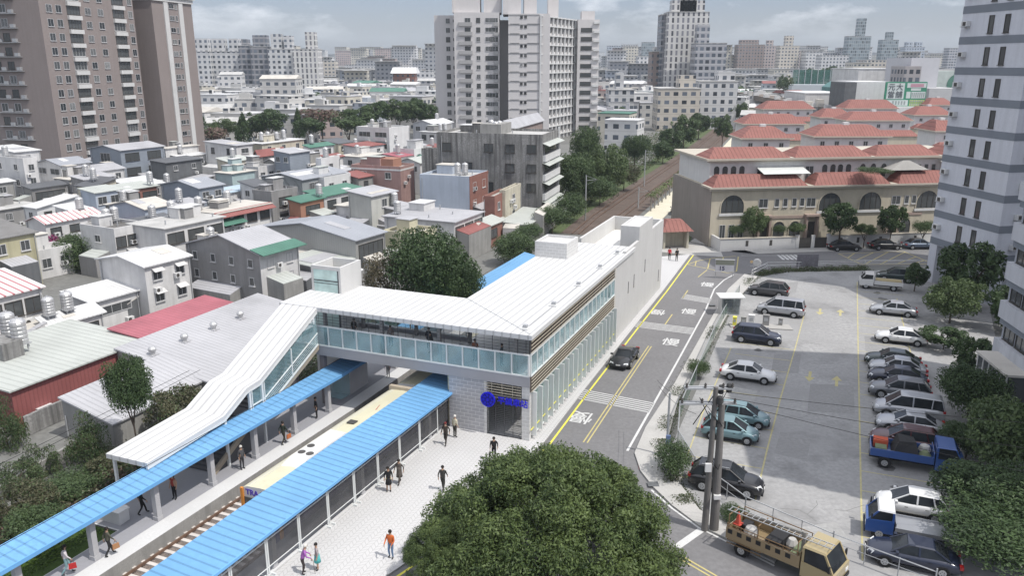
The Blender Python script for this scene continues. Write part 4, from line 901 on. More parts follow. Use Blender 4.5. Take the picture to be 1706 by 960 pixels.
h39 = H('yellow-walled roof terrace house beside the big round tree', (690,396), 636, 728, 5.0, mat('pale_yellow_parapet', (.52,.49,.36), .85, .08), RTAN, 'flat', None, None, short='yellow terrace house')
H('small red-tiled house with green lean-to before the weathered block', (824,332), 806, 850, 6.2, BRICKR, RPGREEN, 'flat', (2,2,.9,1.1,'sill',2.5), None, az=18)
H('narrow tan house at the foot of the weathered block', (842,322), 832, 868, 6.6, CREAM, RCONC, 'flat', (1,2,1.1,1.2,'sill',2.6), None, az=18, ac=1)
H('low lean-to with pale green roof before the weathered block', (880,376), 838, 912, 2.6, GREYW, RPGREEN, 'sl', None, None, az=15, rise=.3)
H('striped pale green lean-to roof over a small red shopfront', (806,380), 788, 838, 3.4, BRICKR, RPGREEN, 'sl', (1,1,2.2,1.1,'dark'), None, az=24, rise=.5)
# filler houses between the named ones
fill = [
 ('low white house with pale roof behind the blue-grey workshop', (300,262), 274, 345, 6.0, OFFW, RWHITE, 'sl'),
 ('flat-roofed white house left of the tall blue-grey house', (430,282), 402, 458, 6.4, OFFW, RCONC, 'flat'),
 ('white flat-roofed house right of the tall blue-grey house', (540,300), 512, 584, 6.8, WHITE, RCONC, 'flat'),
 ('cream-roofed house behind the dusty pink house', (600,262), 566, 640, 7.0, OFFW, RTAN, 'slab'),
 ('grey-roofed house left of the dusty pink house', (556,288), 530, 590, 6.2, GREYW, RGREY, 'sl'),
 ('white walled yard house below the yellow-green house', (60,425), 30, 120, 3.2, OFFW, RCONC, 'flat'),
 ('small grey house in front of the beige-roofed house', (300,345), 275, 340, 5.0, OFFW, RGREY, 'sl'),
 ('small white house behind the bougainvillea', (120,352), 92, 150, 5.4, OFFW, RWHITE, 'sl'),
 ('low tan-roofed house behind the charcoal carport', (115,300), 90, 160, 5.6, OFFW, RTAN, 'slab'),
 ('pale house with grey roof at the foot of the brown tower', (140,300), 118, 190, 6.0, GREYW, RGREY, 'sl'),
 ('white house with red roof patch near the cream house', (600,246), 572, 640, 7.2, OFFW, RRED, 'sl'),
 ('white flat house above the pale blue walled house', (690,252), 655, 720, 8.0, WHITE, RCONC, 'flat'),
 ('grey shed between the yellow terrace and the pale two-storey house', (668,352), 628, 700, 4.6, GREYW, RGREY, 'sl'),
 ('low white house behind the white-and-grey warehouse annex', (470,300), 440, 520, 5.8, OFFW, RWHITE, 'sl'),
 ('white house beside the green curved roof', (585,345), 560, 630, 4.8, OFFW, RTAN, 'slab'),
 ('pink-roofed house near the balcony house', (665,262), 640, 700, 7.2, OFFW, RPINK, 'sl'),
]
for i, f in enumerate(fill):
    H(*f, (2,2,1.1,1.1,'sill',2.6), (1,2,1.1,1.1,'sill',2.6) if i%2 else None, rise=.4, short=' '.join(f[0].split()[:9]), tanks=((.3,.5),) if i%3==0 else ())

# small sheds and annexes in the gaps of the quarter
HS = [o for o in COL.objects if o.parent is None and o.name.startswith('house')]
FOOT = [(o, o.matrix_basis.inverted(), o['dim']) for o in HS if 'dim' in o.keys()]
def free(x, y, m):
    for o, inv, dm in FOOT:
        p = inv @ Vector((x, y, 0))
        if -m < p.x < dm[0]+m and -m < p.y < dm[1]+m: return False
    return True
rg = random.Random(77); used = set(); nf = 0
for _ in range(6000):
    if nf >= 60: break
    Y = 72+150*rg.random()**.8; px = rg.uniform(-20, 900); x = AY(px, Y, 3)
    if px > 330+max(0,(Y-95))*6.2 or (px > 560 and Y < 118) or (px < 235 and Y < 118): continue
    w, d = rg.uniform(3.2,7.5), rg.uniform(3.0,6.5); a = rad(AZH); dx, dy = (sin(a), cos(a)), (-cos(a), sin(a))
    if not all(free(x+dx[0]*w*i+dy[0]*d*j, Y+dx[1]*w*i+dy[1]*d*j, .5) for i in (0,.5,1) for j in (0,.5,1)): continue
    z = rg.choice((3.0,3.4,4.2,4.8,5.6,6.2)); ctr = Vector((x+dx[0]*w/2+dy[0]*d/2, Y+dx[1]*w/2+dy[1]*d/2, 0))
    host = min((f for f in FOOT if f[0].get('short')), key=lambda f: (f[0].matrix_basis @ Vector((f[2][0]/2, f[2][1]/2, 0)) - ctr).length, default=None)
    if host is None: continue
    hc = host[0].matrix_basis @ Vector((host[2][0]/2, host[2][1]/2, 0)); dv = ctr-hc
    rel = 'behind' if dv.y > abs(dv.x) else 'before' if -dv.y > abs(dv.x) else 'left of' if dv.x < 0 else 'right of'
    wn, wm = rg.choice((('white',OFFW),('white',OFFW),('grey',GREYW),('off-white',WHITE),('concrete',CONC),('cream',CREAM))); rn, rm = rg.choice((('white metal',RWHITE),('grey metal',RGREY),('beige',RTAN),('pale green',RPGREEN),('flat concrete',RCONC),('grey metal',RGREY),('dull red',RRED),('charcoal',RDARK)))
    lab = 'small '+wn+' annex with '+rn+' roof '+rel+' the '+host[0]['short']
    if lab in used or len(lab.split()) > 16: continue
    used.add(lab); nf += 1; fx, fy = PJ(x, Y, z)
    R_ = PJ(x+dx[0]*w, Y+dx[1]*w, z)[0]; L_ = PJ(x+dy[0]*d, Y+dy[1]*d, z)[0]
    e = H(lab, (fx, fy), L_, R_, z, wm, rm, 'slab' if rn in ('flat concrete','beige') else rg.choice(('sl','gx','sl','sr')), (max(1,int(w/2.6)),2 if z > 5 else 1,1.1,1.,rg.choice(('sill','dark','bars')),2.5), (1,1,.9,.9) if rg.random() < .6 else None, rise=rg.uniform(.3,.9), short='small '+wn+' annex '+rel+' the '+host[0]['short'], clutter=False, tanks=((.5,.6),) if rg.random() < .3 and len((wn+host[0]['short']).split()) < 7 else ())
    FOOT.append((e, e.matrix_basis.inverted() if False else (Matrix.Translation((x,Y,0)) @ Matrix.Rotation(pi/2-a,4,'Z')).inverted(), (w,d,z)))
# ================================================================ larger buildings
dk = H('dark rain-stained concrete apartment block with open balconies on its right end', (904,229), 727, 930, 14.2, DCONC, RCONC, 'flat', None, None, az=16, short='dark stained block', tanks=((.35,.5),(.45,.56),(.55,.5)), cat='apartment block', name='apartment_block')
w, d, z = dk['dim']
for r in range(4):
    for c in range(5):
        if (r+c) % 4 != 3: window(dk, 0, d*(c+.5)/5, z-2.6-r*3.2, 1.5, 1.3, 'L', 'dark')
    window(dk, w*.5, 0, z-2.7-r*3.2, w*.7, 1.5, 'R', 'dark')
    b = MB(); b.box(.2,-.5,z-4.0-r*3.2,w-.2,-.01,z-2.95-r*3.2); b.build('balcony', WHITE, dk)
    b = MB(); b.hull([(0,-1.2,z-1.45-r*3.2),(w,-1.2,z-1.45-r*3.2),(w,0,z-1.0-r*3.2),(0,0,z-1.0-r*3.2)], [(0,-1.2,z-1.4-r*3.2),(w,-1.2,z-1.4-r*3.2),(w,0,z-.95-r*3.2),(0,0,z-.95-r*3.2)]); b.build('awning', RPGREEN, dk)
b = MB(); b.box(w*.2,d*.42,z,w*.75,d*.62,z+1.8); b.build('stair_head', CONC, dk)
b = MB(); b.box(w-.25,-.3,0,w+.02,0,z+.9); b.build('white_pier', WHITE, dk)
H('lower mouldy extension left of the dark stained block', (735,252), 702, 742, 10.5, DCONC, RCONC, 'flat', None, None, az=16)
gb = H('brownish gabled house behind the dark stained block, before the pale towers', (850,214), 828, 905, 14.6, mat('mauve_gable_wall', (.30,.24,.22), .85, .08), RGREY, 'gx', None, None, az=16, rise=1.3, clutter=False)
# ---- red-roofed terrace
TILE = mat('red_clay_tile', (.285,.125,.105), .75, .18, .5, wave=('x', 1.6, .06, .25), fine=.12)
TAUPE = mat('taupe_end_wall', (.27,.245,.22), .85, .06, .4, streak=.15)
CREAMF = mat('cream_stone_front', (.52,.47,.37), .8, .08, .5, streak=.15)
CORN = mat('stone_cornice', (.48,.44,.37), .8, .06)
PINKS = mat('rose_stone_band', (.36,.28,.24), .8, .08)
def hip(b, x0, x1, y0, y1, z0, z1, iy, ix=None, t=.15):
    ix = iy if ix is None else ix; yb = y1-iy if y1-y0 > 2*iy+.2 else y0+iy+.1
    b.hull([(x0,y0,z0),(x1,y0,z0),(x1,y1,z0),(x0,y1,z0)], [(x0+ix,y0+iy,z1),(x1-ix,y0+iy,z1),(x1-ix,yb,z1),(x0+ix,yb,z1)])
tr = thing('terrace_house', 'long cream terrace with two tiers of red tiled roofs and arched windows', 'terrace', (29.6,111.5,0), -8, None)
b = MB(); b.box(-.3,3.5,0,44,20,8.5,0); b.build('wall', CREAMF, tr)
b = MB(); b.box(-.45,3.6,0,-.3,20,8.5); b.build('end_wall', TAUPE, tr)
b = MB(); b.box(.3,6.4,8.5,44,19.5,12.2); b.build('upper_wall', WHITE, tr)
b = MB(); b.box(-.9,2.8,8.5,44,6.4,8.75); b.box(-.7,3.1,8.2,44,3.5,8.5); b.box(-.5,5.6,12.2,44,20.2,12.5); b.box(-.2,5.9,11.95,44,6.4,12.2); b.build('cornice', CORN, tr)
segs = [(-.5,14.0),(15.0,27.0),(28.2,38.0),(38.8,44.2)]
for x0, x1 in segs: b = MB(); hip(b, x0, x1, 2.9, 7.2, 8.75, 10.3, 1.6, 1.3); b.build('lower_roof', TILE, tr)
for x0, x1 in ((-.3,12.4),(13.0,25.2),(25.8,36.2),(36.8,44.5)): b = MB(); hip(b, x0, x1, 5.7, 11.2, 12.5, 13.9, 2.4, 1.7); b.build('upper_roof', TILE, tr)
def arch_win(parent, x, y, z, w, h, fr=CREAMF):
    b = MB(); n = 10; r = w/2
    pts = [(x-r,y-.03,z),(x+r,y-.03,z)] + [(x+r*cos(pi*k/n), y-.03, z+h-r+r*sin(pi*k/n)) for k in range(n+1)]
    b.poly(pts, 1)
    out = [(x+r,z)]+[(x+r*cos(pi*k/n), z+h-r+r*sin(pi*k/n)) for k in range(n+1)]+[(x-r,z)]
    b.tube([(p[0],y-.05,p[1]) for p in out], .09 if w > 1.2 else .06, 4, 0)
    k = 3 if w > 2 else 1
    for i in range(1, k+1): xx = x-r+w*i/(k+1); b.box(xx-.04,y-.07,z,xx+.04,y-.035,z+h-.15*r,2)
    b.build('arched_window', [fr, GLASS, DKFR], parent)
for x in (2.9, 18.0, 24.4, 33.6): arch_win(tr, x, 3.5, 4.9, 3.6, 2.7); b = MB(); b.box(x-2.0,3.3,4.5,x+2.0,3.5,4.85); b.build('balcony_sill', WHITE, tr)
for x in (1.6, 3.0, 4.4): window(tr, x, 3.5, 1.2, .75, 1.9, 'R', 'sill')
for x0 in (7.6, 15.0, 28.5): window(tr, x0, 3.5, 5.6, 1.3, 1.2)
for x0 in (9.7, 11.0, 12.4, 13.6, 30.2, 31.4, 36.5, 38.0): window(tr, x0, 3.5, 5.7, .6, 1.1)
for x in (10.3, 12.8, 30.4, 36.6): arch_win(tr, x, 3.5, 1.0, 1.9, 2.5)
for x in (7.8, 15.2, 28.0): b = MB(); b.box(x-1.1,2.6,4.2,x+1.1,3.5,4.5); b.box(x-1.0,2.8,0,x-.7,3.4,4.2); b.box(x+.7,2.8,0,x+1.0,3.4,4.2); b.box(x-.7,3.42,0,x+.7,3.5,3.3,1); b.build('porch', [PINKS, DKFR], tr)
b = MB(); b.box(8.8,3.4,3.9,14.3,3.5,4.3); b.box(29,3.4,3.9,33,3.5,4.3); b.build('string_course', PINKS, tr)
for x in (1.3,2.6,3.9,5.2,18.2,19.5,20.7,22.0,24.3,26.0,27.7): arch_win(tr, x, 6.4, 9.4, .95, 2.0, WHITE)
for x, ww in ((8.2,1.2),(15.8,1.2)): window(tr, x, 6.4, 9.0, ww, 2.1)
for x in (10.2,11.3,13.5,14.3,32.3,33.5,34.7,35.9): window(tr, x, 6.4, 10.2, .6, .9)
b = MB(); b.hull([(7.4,3.6,10.4),(14.6,3.6,10.4),(14.6,6.4,11.1),(7.4,6.4,11.1)], [(7.4,3.6,10.46),(14.6,3.6,10.46),(14.6,6.4,11.16),(7.4,6.4,11.16)]); b.build('terrace_canopy', mat('translucent_canopy', (.60,.62,.60), .4, .05), tr)
b = MB(); hip(b, 27.3, 33.5, 3.9, 6.3, 10.6, 11.9, 1.1, 2.6); b.build('umbrella_roof', mat('grey_thatch', (.34,.33,.31), .9, .1), tr)
b = MB(); b.hull([(36.5,4.2,11.2),(44,4.2,11.2),(44,6.4,11.7),(36.5,6.4,11.7)], [(36.5,4.2,11.26),(44,4.2,11.26),(44,6.4,11.76),(36.5,6.4,11.76)]); b.build('terrace_canopy', WHITE, tr)
gw = thing('garden_wall', 'white garden wall with dark slots and iron gates before the cream terrace', 'wall', (29.6,111.5,0), -8)
b = MB(); b.box(0,0,0,11.6,.3,1.8); b.box(16.5,0,0,44,.3,1.8); b.box(0,.3,0,.3,3.5,1.8); b.box(13.8,0,0,14.3,.3,2.0); b.box(11.4,-.05,0,11.9,.35,2.1); b.box(16.2,-.05,0,16.7,.35,2.1); b.build('wall', SPAN, gw)
b = MB(); b.box(-.06,-.07,1.8,11.66,.36,1.92); b.box(16.7,-.07,1.8,44,.36,1.92); b.build('wall_cap', CORN, gw)
for x in (4.0,7.6,18.4,21.0,24.5,30.0,33.8,37.6): b = MB(); b.box(x-.2,-.02,.7,x+.2,.02,1.5); b.build('wall_slot', DKFR, gw)
for x0, x1 in ((11.9,13.8),(14.3,16.2)):
    b = MB()
    for k in range(9): x = x0+(x1-x0)*(k+.5)/9; b.box(x-.03,.1,.1,x+.03,.16,1.7)
    b.box(x0,.1,.3,x1,.16,.4); b.box(x0,.1,1.4,x1,.16,1.5); b.box(x0,.12,.1,x1,.14,1.6); b.build('gate', DKFR, gw)
def hiphouse(lab, p0, p1, ey, ry, z, chim=True, dpt=9.):
    Y = (26-z)/tan(TH-math.atan((480-ey)/FP)); x0, x1 = AY(p0, Y, z), AY(p1, Y, z)
    t = thing('villa', lab, 'villa', (x0, Y, 0), 0, 'red-roofed villas')
    wd = x1-x0; b = MB(); b.box(.5,.5,0,wd-.5,dpt-.5,z); b.build('wall', WHITE, t)
    rz = ZT(Y+3, ry); b = MB(); hip(b, 0, wd, 0, dpt, z+.12, max(rz, z+1.2), 3.2, min(3.0, wd*.28)); b.build('roof', TILE, t)
    b = MB(); b.box(-.15,-.15,z-.12,wd+.15,dpt+.15,z+.1); b.build('eave', CORN, t)
    b = MB(); hip(b, -.6, wd+.6, -3.0, 1.2, z-3.6, z-2.2, 1.9, 1.4); b.build('lower_roof', TILE, t); b = MB(); b.box(-.3,-2.7,0,wd+.3,.49,z-3.6); b.build('lower_wall', CREAMF, t)
    for k in range(int(wd/3)): window(t, wd*(k+.7)/(int(wd/3)+.4), .5, z-1.7, .8, .8, 'R', 'flat')
    if chim: b = MB(); b.box(wd*.45,3.2,rz-.5,wd*.45+1.1,4.2,rz+.5); b.build('roof_vent', WHITE, t)
for a in (('villa roof just behind the left part of the terrace, cut by a grey ledge',1234,1322,231,211,11.5),('villa roof second behind the left part of the terrace',1238,1345,207,190,11.5),
          ('villa roof farthest back on the left, below the brown viaduct',1270,1359,182,168,11.5),('wide villa roof directly behind the middle of the terrace',1356,1486,228,208,12),
          ('villa roof below the billboard, with white wall and two windows',1410,1522,201,186,12),('villa roof left of the billboard villa, half hidden',1366,1425,196,181,11.5),
          ('villa roof touching the foot of the white billboard wall',1408,1498,181,166,11.5),('villa roof right of the billboard, above a pale awning',1523,1590,192,177,11.5),
          ('small villa roof farthest back right of the billboard',1546,1592,175,163,11.5),('dark red villa roof end beside the grey striped tower',1558,1600,219,200,11.5)): hiphouse(*a)
kiosk = thing('gate_pavilion', 'small red tiled pavilion behind the far end of the station wall', 'pavilion', G(1108,415), -8)
b = MB(); b.box(-.3,0,0,.0,3.4,2.6); b.box(3.2,0,0,3.5,3.4,2.6); b.box(0,1.6,0,3.2,3.4,2.3); b.build('wall', CREAM, kiosk); b = MB(); hip(b,-.7,4.0,-.6,4.2,2.6,4.0,1.8,1.2); b.build('roof', TILE, kiosk)
# ---- striped tower blocks on the right
TGR = mat('lilac_grey_tower_tile', (.60,.615,.66), .8, .05, .3, streak=.12, fine=.04)
TBD = mat('slate_band', (.20,.22,.25), .8, .06, .3)
def pt(t, p, q): return (p[0]+(q[0]-p[0])*t, p[1]+(q[1]-p[1])*t)
P1, P2 = Vector((51.2,96.1)), Vector((52.9,85.6))
azt = math.degrees(atan2(P1.x-P2.x, P1.y-P2.y)); Lf = (P1-P2).length
t1 = thing('striped_tower', 'lilac-grey tower with dark horizontal bands standing on stilts behind the parked cars', 'tower block', (P2.x,P2.y,0), azt)
# local: y runs from the near corner P2 to the far corner P1; x to the right
hT = 49; fl = 3.32
b = MB(); b.box(0,0,4.7,24,Lf,hT); b.box(9,-17,0,24,0,44); b.build('wall', TGR, t1)
b = MB(); 
for k in range(14): z = 4.75+k*fl; b.box(-.03,-.03,z,24.03,Lf+.03,z+.82)
b.build('dark_band', TBD, t1)
b = MB(); pass
for q in ((0,Lf-1.3,1.8,Lf),(0,0,1.4,1.4),(6,.2,8,Lf),(16,0,18,Lf)): b = MB(); b.box(q[0],q[1],0,q[2],q[3],4.7); b.build('stilt', TGR, t1)
def acunit(parent, x, y, z, face):
    b = MB(); 
    if face == 'L': b.box(x-.5,y-.45,z,x-.02,y+.45,z+.55,0); b.box(x-.52,y-.3,z+.06,x-.5,y+.2,z+.48,1); b.box(x-.6,y-.5,z-.08,x,y+.5,z-.02,2)
    else: b.box(x-.45,y-.5,z,x+.45,y-.02,z+.55,0); b.box(x-.3,y-.52,z+.06,x+.2,y-.5,z+.48,1); b.box(x-.5,y-.6,z-.08,x+.5,y,z-.02,2)
    b.build('air_conditioner', [WHITE, DKFR, GALV], parent)
for k in range(13):
    z = 4.75+k*fl
    acunit(t1, 0, Lf-1.0, z+1.95, 'L')
    for yy in (Lf*.56, Lf*.34): window(t1, 0, yy, z+1.15, .62, 1.75, 'L', 'dark')
    for xx in (3.6, 6.6, 10.6): window(t1, xx, 0, z+1.1, 1.1, 1.7, 'R', 'dark') if xx < 9 else None
    acunit(t1, 2.0, 0, z+1.5, 'R')
Q1, Q2 = Vector((38.9,60.4)), Vector((35.5,36.5))
az2 = math.degrees(atan2(Q1.x-Q2.x, Q1.y-Q2.y)); L2 = (Q1-Q2).length
t2 = thing('balcony_tower', 'grey and white banded tower with a glazed bay at its foot, beside the dark trees', 'tower block', (Q2.x,Q2.y,0), az2)
b = MB(); b.box(0,0,0,16,L2,37.5); b.build('wall', mat('slate_blue_wall', (.30,.315,.35), .8, .05), t2)
for k in range(11):
    z = 3.6+k*3.1
    b = MB(); b.box(-.5,0,z,0,L2+.02,z+1.35,0); b.box(-.3,0,z-.55,0,L2+.01,z-.003,1); b.build('balcony_band', [mat('pale_parapet', (.50,.51,.54), .8, .06, .4, streak=.2) if k == 0 else bpy.data.materials['pale_parapet'], TBD], t2)
    for yy in (L2-1.3, L2-3.3, L2-5.3, L2-7.3): window(t2, 0, yy, z+1.45, 1.6, 1.1, 'L', 'dark')
L2 -= .9; b = MB(); b.box(-1.9,L2-5.2,.9,-.5,L2-.2,3.9,1)
for k in range(6): yy = L2-.2-k; b.box(-1.96,yy-.05,.9,-1.88,yy+.05,3.9)
for zz in (.9,2.35,3.85): b.box(-1.96,L2-5.2,zz-.05,-1.88,L2-.2,zz+.05)
for zz in (.9,2.35,3.85): b.box(-1.9,L2-.22,zz-.05,-.5,L2-.14,zz+.05)
b.box(-1.95,L2-5.3,0,-.5,L2-.15,.85,0); b.box(-2.1,L2-5.4,3.92,-.5,L2-.1,4.1,2); b.build('glazed_bay', [WHITE, GLASS, RTAN], t2)
# ---- brown tower on the left
BRN = mat('brown_mosaic_tile', (.26,.222,.208), .8, .07, .2, streak=.1, fine=.03)
BRD = mat('shadow_brown_tile', (.20,.165,.155), .8, .07, .2)
nX = AY(100, 180, 8); az_b = 14.
bt = thing('brown_tower', 'tall brown apartment tower with white balcony fronts at the left edge of the view', 'apartment tower', (nX,180,0), az_b)
# local y = along the lit facade (away), x = to the right; the facade is the plane x = 0 facing right
b = MB(); b.box(-30,0,0,0,29.5,54); b.box(-24,29.5,0,-6,35.5,52); b.box(-26,35.5,0,.8,52,42.2); b.build('wall', BRN, bt)
b = MB(); b.box(-27,35.0,42.2,1.6,52.6,42.9); b.box(-26.4,35.3,41.2,1.2,52.2,42.2); b.box(-31,-.5,48.9,.6,30,49.6); b.build('cornice', SPAN, bt)
b = MB(); b.box(.8,39.9,4,1.1,41.6,41.2); b.box(.8,46.0,4,1.1,47.7,41.2); b.build('white_pilaster', SPAN, bt)
ws = WinSet(bt); bb = MB()
for k in range(16):
    z = 3.0+k*2.98
    for yy, w_, h_ in ((2.6,1.5,1.5),(5.3,1.5,1.5),(14.0,1.6,1.4),(18.0,1.6,1.4),(28.2,1.4,1.5)): ws.add(0, yy, z+.8, w_, h_, 'E', 'dark')
    for yy in (9.6, 24.0): ws.add(0, yy, z+.6, 3.7, 1.8, 'E', 'dark'); q = MB(); q.box(.0,yy-2.0,z-.55,.55,yy+2.0,z+.35); q.build('balcony_front', SPAN, bt)
    for xx in (-22,): ws.add(xx, 0, z+.6, 4.5, 1.8, 'R', 'dark'); q = MB(); q.box(xx-2.5,-.5,z-.5,xx+2.5,0,z+.4); q.build('balcony_front', SPAN, bt)
    for xx in (-13.,-9.5): ws.add(xx, 0, z+.7, 1.6, 1.6, 'R', 'dark')
    if z < 41: ws.add(.8, 43.2, z+.9, 1.9, 1.1, 'E', 'dark'); ws.add(.8, 45.1, z+.8, .7, 1.3, 'E', 'dark')
    if k % 1 == 0: ws.add(-6, 32.5, z+.6, 2.6, 1.7, 'E', 'dark')
for k in range(16):
    z = 3.0+k*2.98; b = MB()
    for xx in (-11.2,-7.2): b.box(xx-.5,-.6,z+.5,xx+.5,0,z+1.2)
    b.box(-14.6,-.7,z+.3,-6.2,-.0,z+.42); b.build('air_conditioner_ledge', GALV, bt)
ws.done()
# ---- pale tower group in the middle
PAL = mat('pale_pinkish_tile', (.60,.58,.57), .85, .04, .15, streak=.06)
PAD = mat('grey_green_panel', (.38,.375,.37), .85, .06, .2)
Yc = 278.
def cx(px): return AY(px, Yc, 30)
pc = thing('pale_tower', 'group of pale pinkish apartment towers with gridded balconies in the middle of the view', 'apartment tower', (cx(757), Yc, 0), 0)
def LX(px, Y=Yc): return AY(px, Y, 30)-cx(757)
A0, A1, B1, C1, D1, E1 = LX(722), LX(757), LX(832), LX(847), LX(898), LX(958)
top = ZT(Yc, 20)
b = MB(); b.box(A0,5,0,A1,22,ZT(Yc+5,25)); b.box(A1,0,0,B1,20,top); b.box(B1,9,0,C1+.5,20,top-2); b.box(C1,-4,0,D1,30,ZT(Yc-4,22)); b.box(D1,-3.5,0,LX(900)+3,30,ZT(Yc-4,22)); b.build('wall', PAL, pc)
# right part: gridded facade seen at an angle (from D1 going right and away)
zt2 = ZT(Yc-4, 22)
b = MB(); dx, dy = LX(957, Yc+26)-D1, 30.
b.prism([(D1,-4),(D1+dx,dy-4),(D1+dx-14,dy-4),(D1-.1,4)], 0, zt2-.5); b.build('side_wall', PAL, pc)
gr = MB(); pn = MB(); n_f = 17; ln = hypot(dx,dy); ux, uy = dx/ln, dy/ln; nx, ny = uy, -ux
for k in range(n_f+1):
    z = zt2-.6-k*3.0
    if z < 1: break
    gr.add([(D1+nx*.05,-4+ny*.05,z-.25),(D1+dx+nx*.05,dy-4+ny*.05,z-.25),(D1+dx+nx*.8,dy-4+ny*.8,z-.25),(D1+nx*.8,-4+ny*.8,z-.25),(D1+nx*.05,-4+ny*.05,z+.1),(D1+dx+nx*.05,dy-4+ny*.05,z+.1),(D1+dx+nx*.8,dy-4+ny*.8,z+.1),(D1+nx*.8,-4+ny*.8,z+.1)], [(0,3,2,1),(4,5,6,7),(0,1,5,4),(1,2,6,5),(2,3,7,6),(3,0,4,7)])
for j in range(10):
    t = j/9*ln; x, y = D1+ux*t, -4+uy*t
    gr.cyl((x+nx*.45,y+ny*.45,0),(x+nx*.45,y+ny*.45,zt2-.4), .4, n=4)
gr.build('balcony_grid', WHITE, pc)
ws = WinSet(pc)
for k in range(n_f):
    z = zt2-3.2-k*3.0
    if z < 2: break
    for j in range(9):
        t = (j+.5)/9*ln; x, y = D1+ux*t+nx*.06, -4+uy*t+ny*.06
        q = MB()
        pn.add([(x-ux*1.1,y-uy*1.1,z+.5),(x+ux*1.1,y+uy*1.1,z+.5),(x+ux*1.1,y+uy*1.1,z+2.2),(x-ux*1.1,y-uy*1.1,z+2.2)], [(0,1,2,3)])
    for xx, w_ in ((A1+4.5,1.8),(A1+8,1.2),(A1+12,3.2),(A1+16.5,2.6)): ws.add(min(xx, B1-1.8), 0, z+.7, w_, 1.3, 'R', 'dark')
    ws.add(A0+4.6, 5, z+.6, 1.3, 1.5, 'R', 'dark'); ws.add(A0+6.6, 5, z+.9, .6, .9, 'R', 'dark')
    for q_ in (4.3,5.6): ws.add(C1+q_, -4, z+1.8, .7, .7, 'R', 'dark')
struct(pn.build('balcony_window', GLASS, pc), 'stuff'); ws.done(80)
b = MB()
for k in range(n_f):
    z = zt2-3.2-k*3.0
    if z < 2: break
    q = MB(); q.box(A1+1.5,-.5,z-.5,A1+6.0,-.02,z+.7); q.build('balcony', PAD, pc); q = MB(); q.box(A1+13.0,-.4,z-.5,min(A1+19.5,B1-.3),-.02,z+.5); q.build('balcony', PAD, pc)
    b.box(C1+.6,-4.2,z+.0,C1+3.6,-4.02,z+.15); b.box(C1+6.2,-4.2,z,C1+10,-4.02,z+.15)
b.build('panel_line', PAD, pc)
b = MB()
for k in range(n_f+1): z = zt2-.5-k*3.0; b.box(C1,-4.12,z,D1,-4.003,z+.22) if z > 1 else None
b.build('floor_line', PAD, pc)
b = MB(); b.box(A1-.5,2,top,LX(800),14,top+7); b.box(LX(806),3,top,LX(835),16,top+9); b.box(LX(838),0,zt2,LX(868),16,zt2+8); b.box(LX(873),2,zt2,LX(894),20,zt2+10); b.box(LX(916),16,zt2-.6,LX(934),24,zt2+7); b.box(A1-.6,1,top,A1,14,top+9)
b.build('roof_block', PAL, pc)
sl_ = thing('slim_tower', 'slim pale tower with dark window strips right of the gridded towers', 'apartment tower', (AY(962,300,30),300,0), 0)
b = MB(); wd = AY(998,300,30)-AY(962,300,30); hh = ZT(300,32); b.box(0,0,0,wd,14,hh); b.build('wall', PAL, sl_)
for k in range(15):
    z = hh-4.2-k*3.1
    if z > 2: window(sl_, wd*.4, 0, z, wd*.5, 1.3, 'R', 'dark')
for k in range(16):
    z = hh-.6-k*3.1; b = MB(); b.box(wd*.72,-.5,z-.9,wd,0,z-.1)
    if z > 3: b.build('balcony', WHITE, sl_)
b = MB(); b.box(wd*.2,3,hh,wd*.8,10,hh+3); b.build('roof_block', PAL, sl_)
# ================================================================ trees
LDARK = leafmat('dark_green_leaves', (.026,.050,.020), (.09,.14,.052))
LMID = leafmat('mid_green_leaves', (.038,.068,.026), (.115,.165,.066))
LNEAR = leafmat('glossy_green_leaves', (.016,.040,.010), (.17,.225,.075), .3)
LLITE = leafmat('light_green_leaves', (.05,.085,.03), (.15,.20,.08))
LDRY = leafmat('dry_brownish_leaves', (.07,.058,.038), (.17,.145,.09))
LBRN = leafmat('brown_green_scrub', (.055,.06,.032), (.14,.135,.075))
LPINK = leafmat('magenta_bracts', (.25,.035,.13), (.42,.08,.24))
LROSE = leafmat('rosy_brown_leaves', (.12,.08,.065), (.24,.16,.13))
LPALM = leafmat('palm_leaves', (.05,.075,.025), (.16,.18,.07))
def rs(r): 
    while True:
        p = Vector((r.uniform(-1,1), r.uniform(-1,1), r.uniform(-1,1)))
        if .05 < p.length < 1: return p
